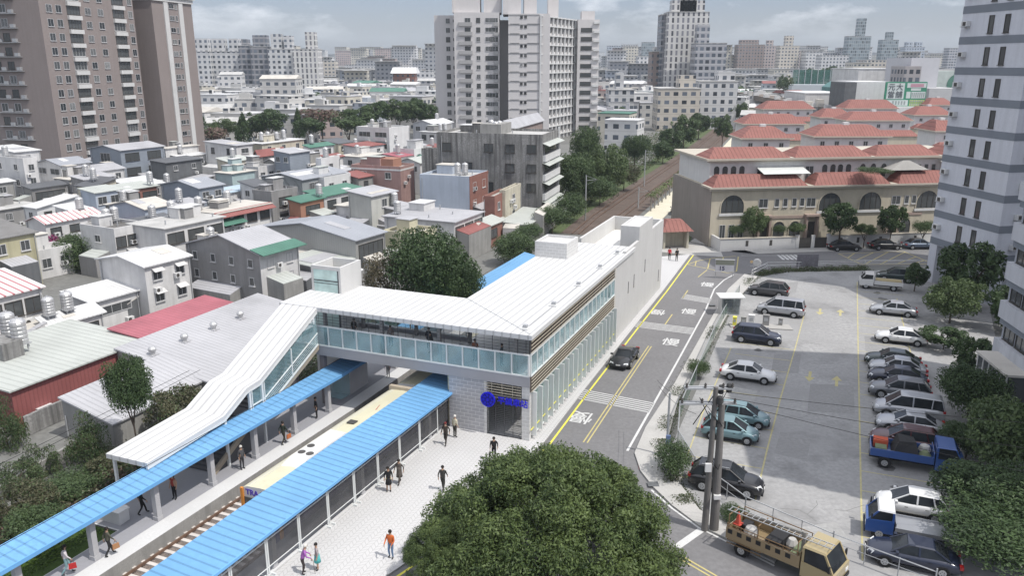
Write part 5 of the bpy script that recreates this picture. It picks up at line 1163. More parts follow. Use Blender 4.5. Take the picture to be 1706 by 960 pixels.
def crown_mesh(name, seed, lobes, n, leaf, m, shape='round', shell=.75, m2=None):
    """unit crown: radius about 1, height about 1 (z from -.5 to .5). Many leaf faces on uneven lobes, with gaps."""
    r = random.Random(seed); L = []
    for i in range(lobes):
        if shape == 'mound':
            q = r.random()**.55; a = r.uniform(0,2*pi); zt = .62*(1-q**1.9)-.12; L.append((Vector((q*.92*cos(a), q*.92*sin(a), zt-r.random()**1.5*.22*(1+q))), r.uniform(.05,.125)))
        elif shape == 'cone': t = r.random(); k = (1-t)*.85+.06; a = r.uniform(0, 2*pi); L.append((Vector((k*.7*cos(a), k*.7*sin(a), t-.5)), .12+.22*(1-t)))
        else:
            p = rs(r); p = p.normalized()*(p.length**.6)*.74; p.z *= .62
            if shape == 'flat': p.z = p.z*.6+.08
            k = r.uniform(.11,.28) if shape == 'rag' else r.uniform(.15,.33) if shape == 'mid' else r.uniform(.2,.42)
            if shape == 'rag' and r.random() < .3: p = p.normalized()*r.uniform(.72,.98); p.z *= .6; k *= .7
            L.append((p, k))
    vs, fs, ms = [], [], []
    wts = [l[1]**2 for l in L]; tot = sum(wts)
    for (c, rad_), wgt in zip(L, wts):
        for _ in range(int(n*wgt/tot)):
            d = rs(r).normalized()
            if d.z < -.35 and r.random() < .6: d.z = -d.z
            q = c + d*rad_*(r.uniform(.7 if shape == 'mound' else .86,1.12) if r.random() < shell else r.uniform(.25,.9)); q = Vector((q.x, q.y, q.z*1.0))
            nrm = (d*.6 + rs(r)*1.0 + Vector((0,0,.25))).normalized(); u = nrm.orthogonal().normalized(); u = Matrix.Rotation(r.uniform(0,2*pi),3,nrm) @ u; w = nrm.cross(u)
            s = leaf*r.uniform(.65,1.35); o = len(vs)
            vs += [q-u*s, q-w*s*.42+u*s*.1, q+u*s*1.0+nrm*s*.12, q+w*s*.42+u*s*.1]; fs.append((o,o+1,o+2,o+3)); ms.append(1 if (m2 and r.random() < .2) else 0)
    me = bpy.data.meshes.new(name); me.from_pydata([tuple(v) for v in vs], [], fs); me.materials.append(m)
    if m2: me.materials.append(m2)
    me.polygons.foreach_set('material_index', ms); me.update(); return me
def trunk_mesh(name, seed, n=6, spread=.6, h=1.0):
    r = random.Random(seed); b = MB()
    b.tube([(0,0,-.05),(r.uniform(-.02,.02),r.uniform(-.02,.02),h*.25),(r.uniform(-.04,.04),r.uniform(-.04,.04),h*.5)], [.05,.038,.03], 7)
    for i in range(n):
        a = 2*pi*i/n+r.uniform(-.4,.4); z0 = h*r.uniform(.3,.5); k = spread*r.uniform(.5,1)
        p1 = (cos(a)*k*.45, sin(a)*k*.45, z0+h*.2); p2 = (cos(a)*k, sin(a)*k, min(h*.95, z0+h*r.uniform(.3,.5)))
        b.tube([(0,0,z0),p1,p2], [.022,.014,.005], 5)
    return b.mesh(name, WOOD)
CR = {}
def crown(kind):
    if kind in CR: return CR[kind]
    S = {'near':('mound',460,170000,.0125,LNEAR,None),'broad':('mid',70,20000,.031,LDARK,None),'broad2':('mid',60,17000,.032,LMID,None),'light':('rag',40,10000,.04,LLITE,LMID),
         'far':('rag',30,3600,.065,LMID,None),'fard':('rag',30,4200,.062,LDARK,None),'conif':('cone',34,2600,.07,LDARK,None),'dry':('rag',40,6500,.032,LDRY,LBRN),'scrub':('rag',40,7500,.036,LBRN,LMID),
         'rose':('flat',18,1800,.08,LROSE,LMID),'bush':('flat',30,7000,.04,LMID,LDARK),'magenta':('flat',12,1200,.08,LPINK,None),'sparse':('rag',34,6500,.032,LMID,LBRN),'droop':('round',26,9000,.05,LLITE,LMID)}[kind]
    CR[kind] = [crown_mesh('crown', hash(kind)%97*0+sum(map(ord,kind))+k, S[1], S[2], S[3], S[4], S[0], .75, S[5]) for k in range(2 if S[2] < 4000 else 1)]
    return CR[kind]
TRK = [trunk_mesh('trunk', 5+k) for k in range(3)]
_tn = 0
def tree(label, px, ytop, ybot, pxw, kind, Y=None, ground=None, cat='tree', name='tree', group=None, zmin=None, rot=None, squash=1.0):
    """crown spans rows ytop..ybot and pxw columns round px; base at distance Y (or at row 'ground')."""
    global _tn; _tn += 1
    if Y is None: Y = G(px, ground if ground else ybot)[1]
    zt, zb = ZT(Y, ytop), ZT(Y, ybot)
    if zmin is not None: zb = max(zb, zmin)
    zb = min(zb, zt-1.2); x = AY(px, Y, (zt+zb)/2); wd = abs(AY(px+pxw/2, Y, (zt+zb)/2)-AY(px-pxw/2, Y, (zt+zb)/2))
    t = thing(name, label, cat, (x, Y, 0), 0, group)
    ms = crown(kind); c = link('crown', ms[_tn % len(ms)], t, (0, 0, (zt+zb)/2)); c.scale = (wd/2, wd/2*squash, (zt-zb)*.72 if kind != 'conif' else (zt-zb)*.95)
    if kind == 'near': c.scale = (wd/2, wd*.62, wd*.46); c.location = (0, -wd*.06, zt-.66*wd*.46)
    c.rotation_euler = (0, 0, rot if rot is not None else RN.uniform(0, 6.28))
    if zmin and zmin > 5: return t
    tk = link('trunk', TRK[_tn % 3], t, (0, 0, 0)); hh = zb+(zt-zb)*.75; tk.scale = (wd/2*.9, wd/2*.9, hh) if kind not in ('conif',) else (wd*.5, wd*.5, hh)
    tk.scale = (min(tk.scale[0], hh*.55), min(tk.scale[1], hh*.55), hh); return t
tree('big glossy green street tree in the foreground beside the paved square', 916, 742, 1075, 450, 'near', Y=36.5, zmin=.9)
tree('smaller glossy green tree left of the big foreground street tree, at the bottom edge', 760, 862, 1080, 170, 'near', Y=35.0, zmin=.6)
tree('big round dark green tree above the white footbridge roof', 722, 368, 512, 168, 'broad', ground=535)
tree('brownish half-bare tree left of the big round tree, above the footbridge', 648, 412, 515, 110, 'dry', Y=80)
tree('second big dark tree close under the round tree, behind the blue canopy', 765, 432, 520, 90, 'broad', Y=78)
tree('leafy tree behind the far end of the blue canopy', 858, 386, 440, 92, 'broad2', Y=104)
tree('small tree in front of the brick red workshop wall', 214, 588, 695, 92, 'broad', Y=48.3, zmin=.8)
tree('bare-branched brown scrub tree left of the stair roof', 296, 640, 740, 130, 'scrub', Y=53)
tree('pale green slender tree by the grey yard wall, left of the stair roof', 146, 682, 800, 88, 'sparse', Y=48.5)
tree('small pale green tree left of the slender tree', 66, 735, 815, 78, 'sparse', Y=47)
tree('green tree cut by the left edge below the stained wall', 8, 655, 770, 80, 'sparse', Y=51)
tree('wide green tree beside the magenta flowers in the old quarter', 132, 388, 458, 108, 'broad2', Y=102)
tree('magenta flowering bougainvillea before the white houses', 76, 388, 424, 40, 'magenta', Y=104, cat='shrub', name='flowering_shrub')
tree('pink-brown feathery tree in front of the footbridge end of the warehouse', 345, 655, 722, 66, 'scrub', Y=57)
# trees behind the quarter
for a in (('dark conifer left of the pale green park tree',327,176,212,34,'conif',250),('dark conifer right of the pale green park tree',405,190,232,34,'conif',240),('slim dark conifer before the rosy trees',497,182,225,26,'conif',248),
          ('pale green park tree between two conifers',372,196,228,62,'light',245),('rosy flowering tree with reddish top beside the brown tower',352,212,240,70,'rose',236),
          ('big dark pine in the park behind the cream house',448,178,225,76,'fard',242),('second dark pine close left of the big pine',425,190,228,50,'fard',246),
          ('rosy brown tree mass before the terrace with balconies',535,178,212,80,'rose',262),('round dark tree below the rosy trees',515,194,224,66,'fard',238),
          ('mid green tree joining the hill grove on its left',580,190,218,80,'far',240),('light green tree at the left foot of the grove',600,176,214,70,'far',250),
          ('grove tree, leftmost of the dark row below the skyline',632,166,205,66,'fard',262),('grove tree, second from the left of the dark row',664,164,204,64,'far',262),
          ('grove tree, tallest in the middle of the dark row',690,160,206,60,'fard',268),('grove tree beside the pale towers, right end of the dark row',714,172,204,44,'fard',266),
          ('green tree left of the conifers beside the brown tower',322,196,232,36,'far',255)): tree(a[0],*a[1:6],Y=a[6])
# right of the dark block, along the rails
for a in (('tallest light tree right of the dark stained block',975,205,300,64,'broad2',178),('wide green tree right of the dark block, front of the thicket',960,250,335,80,'broad2',150),('round tree in the middle of the rail-side thicket',1010,238,318,86,'light',162),
          ('dark round tree at the right of the rail-side thicket',1058,220,268,58,'broad',200),('bushy tree above the ballast near the first mast',1000,290,345,70,'bush',150),('low bush at the foot of the dark block',950,318,372,64,'bush',134),
          ('shrub mass left of the first mast',920,340,385,70,'bush',124),('bush beside the station roof box',880,372,402,60,'bush',112),('scrubby brown bush on the verge',1040,270,312,60,'scrub',168),
          ('dark tree beyond the second mast',1105,232,268,46,'fard',215),('green tree behind the third mast, before the white flats',1140,190,240,60,'far',255),('tree left of the white flats by the rails',1118,212,250,50,'fard',235),
          ('tree right of the rails below the viaduct',1205,190,232,44,'far',250),('small tree against the white flats by the rails',1165,186,222,50,'fard',285),('bush under the viaduct',1235,170,200,40,'far',330),
          ('dark tree at the foot of the slim pale tower',1015,182,208,36,'fard',290),('round shrub beside the green sheds right of the towers',1035,176,204,30,'fard',310),('tree clump by the golf net, left part',1350,112,140,46,'fard',520),
          ('tree clump by the golf net, right part',1388,108,138,50,'fard',540),('yellowish tree left of the golf net',1308,122,152,34,'far',450)): tree(a[0],*a[1:6],Y=a[6])
# gardens of the terrace
for a in (('rounded garden tree left of the terrace gates',1257,343,392,52,'light',113.6),('dark garden tree before the second big arch',1402,334,392,70,'fard',113.8),('dark garden tree before the third big arch',1487,338,392,56,'fard',113.9),
          ('low shrub by the left arched windows of the terrace',1228,374,394,28,'bush',113.4),('bright hedge shrub above the terrace gates',1327,371,388,34,'light',113.8),('small garden shrub left of the gates',1300,374,392,26,'bush',113.6),
          ('pale garden shrub between the two dark garden trees',1442,372,392,44,'light',113.6),('garden shrub beside the striped tower',1540,366,392,40,'bush',114),('potted green plants on the terrace balcony under the grey canopy',1455,278,290,60,'bush',116.5)): tree(a[0],*a[1:6],Y=a[6],zmin=9.0 if 'balcony' in a[0] else None)
# strip between the lot and the towers: dark leaf colour carries the tower shade
for a in (('dark tree at the foot of the tower stilt behind the white pickup',1527,436,505,48,'fard',91),('dark overhanging tree before the striped tower stilts',1622,398,500,120,'fard',84),('light drooping tree before the striped tower, right of the silver sedans',1588,462,572,108,'light',79),
          ('dark bush right of the white sedan',1575,545,625,90,'fard',71),('dark tree before the glazed bay of the balcony tower',1628,560,660,80,'fard',63),('round dark tree beside the minivans',1620,600,740,130,'broad',56),('dark tree behind the tail of the blue truck',1615,700,830,110,'broad',49.5),
          ('bright drooping tree at the right edge above the blue truck',1678,665,810,160,'droop',47),('dark leaning tree at the right edge, over the navy sedan',1655,770,960,220,'broad',42),('lower right corner tree hiding the car tails',1672,850,1080,250,'broad',38.0),
          ('dark shrub between the tower and the light drooping tree',1690,470,560,90,'fard',76)): tree(a[0],*a[1:6],Y=a[6],zmin=.5)
for a in (('brown-green bush between the yard wall and the far canopy, nearest the left edge',40,800,880,120,'scrub',41),('low green bush by the far canopy below the slender tree',120,790,850,110,'bush',44.5),('brown scrub bush under the slender tree by the far canopy',185,752,815,90,'scrub',47.5),('green bush at the lower left behind the far canopy',60,845,910,110,'bush',38.8),('leggy bush between the stained wall and the yard wall',30,765,825,90,'sparse',45)): tree(a[0],*a[1:6],Y=a[6],zmin=0,cat='shrub',name='shrub')
tree('leafy weeds along the fence, before the black estate car', 1120, 738, 815, 66, 'bush', Y=47.5, cat='shrub', name='shrub', zmin=0, squash=1.7)
tree('green shrub at the foot of the twin utility poles', 1222, 845, 895, 62, 'bush', Y=41.8, cat='shrub', name='shrub', zmin=0)
tree('small weeds by the speed sign at the corner of the lot', 1262, 452, 470, 60, 'bush', Y=101, cat='shrub', name='shrub', zmin=0)
tree('weeds along the green fence beside the white sedan', 1165, 600, 640, 40, 'bush', Y=64, cat='shrub', name='shrub', zmin=0)
# palms
def palm_mesh(seed):
    r = random.Random(seed); b = MB()
    for k in range(13):
        a = 2*pi*k/13+r.uniform(-.2,.2); up = r.uniform(.3,1.0); p = []
        for t in range(6): s = t/5*1.5; p.append((cos(a)*s*.8, sin(a)*s*.8, up*s*.8-.55*s*s))
        for t in range(5):
            w0, w1 = .26*(1-t/5.5), .26*(1-(t+1)/5.5); n = (-sin(a), cos(a))
            b.add([(p[t][0]+n[0]*w0,p[t][1]+n[1]*w0,p[t][2]-.1),(p[t][0],p[t][1],p[t][2]),(p[t+1][0],p[t+1][1],p[t+1][2]),(p[t+1][0]+n[0]*w1,p[t+1][1]+n[1]*w1,p[t+1][2]-.1),
                   (p[t][0]-n[0]*w0,p[t][1]-n[1]*w0,p[t][2]-.1),(p[t+1][0]-n[0]*w1,p[t+1][1]-n[1]*w1,p[t+1][2]-.1)], [(0,1,2,3),(1,4,5,2)])
    return b.mesh('crown', LPALM)
PM = [palm_mesh(k) for k in range(3)]
b = MB(); b.cyl((0,0,0),(0,0,3.0), .16, .1, 7); PT = b.mesh('trunk', mat('palm_trunk', (.30,.28,.25), .9, .15))
for k in range(9):
    px, py = 1084+k*6.3, 352-k*4.6-(k*k*.12); x, y, _ = G(px, py)
    t = thing('palm_tree', 'short palm, '+('nearest','second','third','fourth','middle','sixth','seventh','eighth','farthest')[k]+' from the station in the row beside the rails', 'palm', (x, y, 0), 0, 'palms in a row beside the rails')
    c = link('crown', PM[k % 3], t, (0,0,3.0)); c.rotation_euler = (0,0,k*1.3); link('trunk', PT, t)
# rail-side scrub: nobody could count it
def scrub(name, pts_fn, n, m, leaf, hmax, seed, m2=None):
    r = random.Random(seed); vs, fs, ms = [], [], []
    for _ in range(n):
        x, y, hm_ = pts_fn(r); z = hm_*r.random()**1.5
        nrm = (rs(r)+Vector((0,0,.6))).normalized(); u = nrm.orthogonal().normalized(); u = Matrix.Rotation(r.uniform(0,6.28),3,nrm)@u; w = nrm.cross(u); s = leaf*r.uniform(.6,1.5); q = Vector((x,y,z)); o = len(vs)
        vs += [q-u*s, q-w*s*.45, q+u*s, q+w*s*.45]; fs.append((o,o+1,o+2,o+3)); ms.append(1 if m2 and r.random() < .45 else 0)
    me = bpy.data.meshes.new(name); me.from_pydata([tuple(v) for v in vs], [], fs); me.materials.append(m)
    if m2: me.materials.append(m2)
    me.polygons.foreach_set('material_index', ms); me.update(); return struct(link(name, me), 'stuff')
def clumpy(r, u0, u1, v0, v1, hm_):
    u, v = r.uniform(u0,u1), r.uniform(v0,v1); k = .5+.5*sin(u*.9)*cos(v*1.3+u*.4); x, y = W2(u,v); return x, y, .15+hm_*k
scrub('undergrowth', lambda r: clumpy(r, -45, 30, 20.8, 25.0 if r.random() < .7 else 23, 1.7), 42000, LMID, .10, 1.5, 3, LBRN)
scrub('dry_undergrowth', lambda r: clumpy(r, -45, -10, 20.7, 24.5, 1.0), 20000, LDRY, .09, 1., 4, LROSE)
def railside(r):
    k = r.randrange(len(cen)-4); t = r.random(); a, c = cen[k], cen[k+1]; dx, dy = c[0]-a[0], c[1]-a[1]; l = hypot(dx,dy); o = r.uniform(6.2, 14 if k < 3 else 22)
    return a[0]+dx*t-dy/l*o, a[1]+dy*t+dx/l*o, .3+max(0,(o-8))*.22*(.4+.6*sin(a[1]*t*.4+o)**2)
scrub('rail_side_undergrowth', railside, 22000, LMID, .24, 2., 5, LBRN)
def lawn(r): u, v = r.uniform(-45,-19.6), r.uniform(18.0,20.5); x, y = W2(u,v); return x, y, .12
scrub('lawn_blade_grass', lawn, 5000, leafmat('lawn_blades', (.05,.10,.015), (.14,.22,.04)), .09, .15, 6)
lw = P((1262,462),(1222,508),(1180,582),(1140,650),(1112,735),(1126,800),(1165,852))
def fenceweed(r):
    k = r.randrange(len(lw)-1); t = r.random(); a, c = lw[k], lw[k+1]; dx, dy = c[0]-a[0], c[1]-a[1]; l = hypot(dx,dy); o = r.gauss(-.4,.35)
    return a[0]+dx*t-dy/l*o, a[1]+dy*t+dx/l*o, .06+.4*max(0,sin(a[0]+t*9+k*2))
scrub('fence_side_weeds', fenceweed, 16000, LMID, .06, .8, 8, LBRN)
hd = P((1262,455),(1300,449),(1380,447),(1440,446))
def hedge(r):
    k = r.randrange(3); t = r.random(); a, c = hd[k], hd[k+1]; return a[0]+(c[0]-a[0])*t+r.gauss(0,.3), a[1]+(c[1]-a[1])*t-r.random()*1.6, .1+.5*(sin(t*7+k)**2)
scrub('corner_weeds', hedge, 7000, LLITE, .08, .6, 9, LBRN)
# ================================================================ vehicles (local frame: +y is the front)
TYRE = mat('tyre_rubber', (.018,.018,.018), .85, .1)
RIM = mat('alloy_rim', (.45,.46,.47), .35, .05, metal=.5, spec=.5)
CGL = glassmat('car_glass', (.025,.029,.033), .14, 1, .3); setspec(CGL.node_tree.nodes['Principled BSDF'], .3)
LAMP = mat('headlamp_lens', (.75,.77,.78), .12, .03, spec=.6)
TAIL = mat('tail_lamp', (.30,.015,.015), .2, .05, spec=.5)
TRIM = mat('black_trim', (.022,.022,.024), .55, .1)
PLATE = mat('number_plate', (.7,.7,.68), .6)
def paint(name, c, metal=.0):
    m, nt, b = _nt(name); b.inputs['Base Color'].default_value = (*c,1); b.inputs['Roughness'].default_value = .32; b.inputs['Metallic'].default_value = metal; setspec(b, .5)
    b.inputs['Coat Weight'].default_value = .6; b.inputs['Coat Roughness'].default_value = .06; return m
PT_ = {k: paint(k+'_car_paint', c, me) for k, c, me in (('white',(.68,.68,.67),0),('silver',(.42,.43,.45),.45),('black',(.012,.012,.014),0),('navy',(.016,.022,.045),.1),('darkgrey',(.06,.06,.065),.3),
      ('grey',(.17,.175,.19),.4),('teal',(.16,.26,.28),.25),('blue',(.03,.085,.28),.1),('yellow',(.37,.30,.16),0),('maroon',(.07,.016,.02),.1),('bluegrey',(.10,.13,.18),.3),('green',(.02,.035,.035),.2),('rust',(.27,.20,.11),0))}
def wheel(b, parent, x, y, r, w):
    t = MB(); s = 1 if x > 0 else -1
    t.cyl((x-s*w,y,r),(x,y,r), r, n=18); o = t.build('wheel', TYRE, parent)
    q = MB(); q.cyl((x-s*.04,y,r),(x+s*.012,y,r), r*.66, r*.6, 14)
    for k in range(5): a = k*2*pi/5; q.box(x+s*.011,y-.02+.3*r*cos(a),r-.02+.3*r*sin(a),x+s*.02,y+.02+.3*r*cos(a),r+.02+.3*r*sin(a),1)
    q.build('rim', [RIM, TYRE], o); return o
# kind: length, half width, height, [(y, hood/deck z, half-width factor)], belt, greenhouse (rear belt y, rear roof y, front roof y, front belt y)
KIND = {
 'sedan': dict(L=4.65,hw=.90,H=1.45,sec=[(-2.32,.62,.80),(-2.2,.86,.92),(-1.6,.98,.98),(-.9,.98,1.0),(.9,.95,1.0),(1.5,.90,.98),(2.05,.76,.92),(2.3,.58,.78)],gh=(-1.75,-.95,.35,1.12),r=.32,wb=(-1.38,1.38)),
 'hatch': dict(L=4.0,hw=.85,H=1.52,sec=[(-2.0,.70,.84),(-1.93,.95,.95),(-1.3,1.0,1.0),(.8,.97,1.0),(1.3,.92,.98),(1.75,.78,.92),(2.0,.60,.80)],gh=(-1.92,-1.45,.25,1.18),r=.31,wb=(-1.22,1.25)),
 'suv': dict(L=4.6,hw=.93,H=1.68,sec=[(-2.3,.75,.85),(-2.2,1.05,.95),(-1.5,1.10,1.0),(.9,1.06,1.0),(1.5,1.02,.98),(2.05,.90,.93),(2.3,.66,.82)],gh=(-2.2,-1.65,.25,1.15),r=.37,wb=(-1.36,1.36)),
 'van': dict(L=4.9,hw=.93,H=1.86,sec=[(-2.45,.80,.9),(-2.38,1.12,.97),(-1.5,1.15,1.0),(1.0,1.10,1.0),(1.7,1.02,.98),(2.2,.85,.93),(2.45,.66,.82)],gh=(-2.4,-2.15,.65,1.65),r=.34,wb=(-1.45,1.5)),
 'sport': dict(L=4.5,hw=.94,H=1.26,sec=[(-2.25,.62,.85),(-2.1,.86,.95),(-1.3,.92,1.0),(.6,.84,1.0),(1.3,.80,.98),(1.95,.66,.94),(2.25,.48,.8)],gh=(-1.9,-.7,.1,.95),r=.34,wb=(-1.32,1.34)),
}
_cb = {}
def car_parts(kind, pm):
    k = KIND[kind]; hw, H = k['hw'], k['H']; key = kind
    if key not in _cb:
        zb = .24; b = MB(); rings = []
        for y, zt, f in k['sec']:
            w = hw*f; rings.append([(-w*.86,y,zb),(w*.86,y,zb),(w*.98,y,zb+.16),(w,y,zb+(zt-zb)*.55),(w*.97,y,zt-.1),(w*.80,y,zt),(0,y,zt+.035),(-w*.80,y,zt),(-w*.97,y,zt-.1),(-w,y,zb+(zt-zb)*.55),(-w*.98,y,zb+.16)])
        n = 11
        v = [p for r_ in rings for p in r_]; fs = []
        for i in range(len(rings)-1): fs += [(i*n+j, i*n+(j+1)%n, (i+1)*n+(j+1)%n, (i+1)*n+j) for j in range(n)]
        fs += [tuple(range(n-1,-1,-1)), tuple(range((len(rings)-1)*n, len(rings)*n))]
        b.add(v, fs); body = smoothed(b, 'body', [PT_['white']], 1)
        yr, yrr, yfr, yf = k['gh']; zs = lambda y: max(0, next((a[1]+(c[1]-a[1])*(y-a[0])/(c[0]-a[0]) for a, c in zip(k['sec'], k['sec'][1:]) if a[0] <= y <= c[0]), k['sec'][-1][1]))-.03
        wb_, wt = hw*.86, hw*.68
        A = [(-wb_*.93,yr,zs(yr)),(wb_*.93,yr,zs(yr)),(wb_,0,zs(0)),(wb_*.9,yf,zs(yf)),(-wb_*.9,yf,zs(yf)),(-wb_,0,zs(0))]
        Bt = [(-wt*.95,yrr,H-.07),(wt*.95,yrr,H-.07),(wt,0,H-.03),(wt*.93,yfr,H-.06),(-wt*.93,yfr,H-.06),(-wt,0,H-.03)]
        g_ = MB(); g_.hull(A, Bt); glass = g_.mesh('cabin_glass', [CGL])
        rf = MB(); e = 1.035
        rf.hull([(x*e,y*1.02-.01,z-.005) for x,y,z in Bt], [(x*.9,y*.94,z+.05) for x,y,z in Bt])
        pr = MB()
        for i in (0,1,3,4): pr.cyl(tuple(c*1.012 if q == 0 else c for q, c in enumerate(A[i])), tuple(c*1.03 if q == 0 else c for q, c in enumerate(Bt[i])), .055, .045, 5)
        for s in (-1,1): pr.hull([(s*wb_*1.0,-.28,zs(0)),(s*wb_*1.02,-.28,zs(0)),(s*wb_*1.02,-.18,zs(0)),(s*wb_*1.0,-.18,zs(0))] , [(s*wt*1.0,-.28,H-.04),(s*wt*1.03,-.28,H-.04),(s*wt*1.03,-.18,H-.04),(s*wt*1.0,-.18,H-.04)])
        if kind in ('van','suv','hatch'):
            for s in (-1,1): pr.cyl((s*wb_*.99,yr*.62,zs(yr*.62)),(s*wt*1.02,yrr*.72,H-.05), .05, .045, 5)
        roof = rf.mesh('roof', [PT_['white']]); pil = pr.mesh('pillar', [PT_['white']])
        _cb[key] = (body, glass, roof, pil, zs)
    return _cb[key]
def painted(me, m): c = me.copy(); c.materials[0] = m; return c
def car(label, px, py, az, kind, colour, cat='car', name='parked_car', group=None, rack=False):
    k = KIND[kind]; pm = PT_[colour]; x, y, _ = G(px, py)
    t = thing(name, label, cat, (x, y, .02), az, group); body, glass, roof, pil, zs = car_parts(kind, pm); hw, L, H = k['hw'], k['L'], k['H']
    bo = link('body', painted(body, pm), t); link('cabin_glass', glass, t); link('roof', painted(roof, pm), t); link('pillar', painted(pil, pm), t)
    for s in (-1,1):
        for yy in k['wb']:
            b = MB(); b.cyl((s*(hw-.3),yy,k['r']),(s*(hw+.004),yy,k['r']), k['r']*1.16, n=18); b.build('wheel_arch', TRIM, t)
            wheel(None, t, s*(hw+.012), yy, k['r'], .22)
        zf = k['sec'][-2][1]; b = MB(); b.hull([(s*hw*.5,L/2-.13,zf-.22),(s*hw*.82,L/2-.3,zf-.2),(s*hw*.80,L/2-.42,zf-.02),(s*hw*.5,L/2-.26,zf-.04)], [(s*hw*.5,L/2-.06,zf-.2),(s*hw*.88,L/2-.26,zf-.18),(s*hw*.86,L/2-.40,zf+.005),(s*hw*.5,L/2-.2,zf+.0)]); b.build('headlight', LAMP, t)
        zr = k['sec'][1][1]; b = MB(); b.box(s*hw*.55,-L/2-.005,zr-.22,s*hw*.9,-L/2+.18,zr-.04); b.build('tail_light', TAIL, t)
        yf = k['gh'][3]; b = MB(); b.box(s*hw*.92,yf-.35,zs(yf)+.06,s*(hw+.17),yf-.2,zs(yf)+.2); b.build('wing_mirror', pm, t)
        b = MB(); 
        for yy in (.35, -.75): b.box(s*(hw-.004),yy-.1,zs(0)-.2,s*(hw+.018),yy+.08,zs(0)-.17)
        b.build('door_handle', TRIM, t)
    b = MB(); b.box(-hw*.72,L/2-.12,.28,hw*.72,L/2+.012,.42); b.box(-hw*.6,-L/2-.012,.28,hw*.6,-L/2+.12,.40); b.box(-hw*.9,k['wb'][0]+.45,.2,hw*.9,k['wb'][1]-.45,.3); b.build('bumper_trim', TRIM, t)
    b = MB(); b.box(-.2,L/2-.005,.45,.2,L/2+.02,.56); b.box(-.2,-L/2-.02,.6,.2,-L/2+.02,.72); b.build('number_plate', PLATE, t)
    if rack:
        b = MB()
        for s in (-1,1): b.tube([(s*hw*.6,-1.5,H+.05),(s*hw*.6,.2,H+.05)], .025, 4)
        b.build('roof_rail', GALV, t)
    return t
AR, AL = AZR+90, AZR-90
car('black sports car driving down the road towards the camera', 1040, 604, AZR+180, 'sport', 'black', name='driving_car')
car('dark grey SUV beside the white phone-booth shelter in the car park', 1279, 492, AL+4, 'suv', 'darkgrey')
car('silver people carrier below the dark grey SUV in the car park', 1300, 524, AL+4, 'van', 'silver')
car('dark navy SUV by the row of white bollard cabinets', 1260, 570, AR, 'suv', 'navy')
car('old white saloon alone in its row behind the utility poles', 1246, 632, AR, 'sedan', 'white')
car('teal hatchback, the upper of the pair behind the utility poles', 1236, 705, AR, 'hatch', 'teal')
car('teal hatchback, the lower of the pair behind the utility poles', 1216, 730, AR, 'hatch', 'teal')
car('black SUV by the corner fence, nearest to the utility poles', 1209, 815, AR, 'suv', 'black', rack=True)
car('dark SUV half hidden behind the white pickup', 1492, 468, AL, 'suv', 'green')
car('silver saloon in the right-hand row next above the big white saloon', 1487, 524, AL, 'sedan', 'silver')
car('white saloon with dark wheels, standing partly in the sun', 1500, 571, AL, 'sedan', 'white')
car('dark green-black saloon, top of the tight group of four', 1486, 609, AL, 'sedan', 'green')
car('silver saloon between two dark saloons', 1494, 622, AL, 'sedan', 'silver')
car('dark saloon below the silver one in the tight group', 1494, 638, AL, 'sedan', 'navy')
car('grey hatchback SUV at the bottom of the tight group', 1497, 662, AL, 'suv', 'grey')
car('silver people carrier above the silver fastback in the right row', 1511, 694, AL, 'van', 'silver')
car('silver fastback saloon just above the loaded blue truck', 1514, 718, AL, 'sedan', 'silver')
car('maroon SUV hidden behind the loaded blue truck', 1506, 748, AL, 'suv', 'maroon')
car('white hatchback with its tail under the trees, above the small blue truck', 1516, 855, AL, 'hatch', 'white')
car('navy saloon in the bottom right corner of the car park', 1518, 940, AL, 'sedan', 'navy')
car('black saloon parked at the garden wall, left of the three', 1406, 417, 87, 'sedan', 'black', group=None)
car('black saloon parked at the garden wall, middle of the three', 1474, 415, 87, 'sedan', 'black')
car('blue-grey saloon parked at the garden wall beside the striped tower', 1530, 414, 87, 'sedan', 'bluegrey')
car('grey car parked by the palms at the terrace end wall', 1126, 356, 8, 'hatch', 'bluegrey')
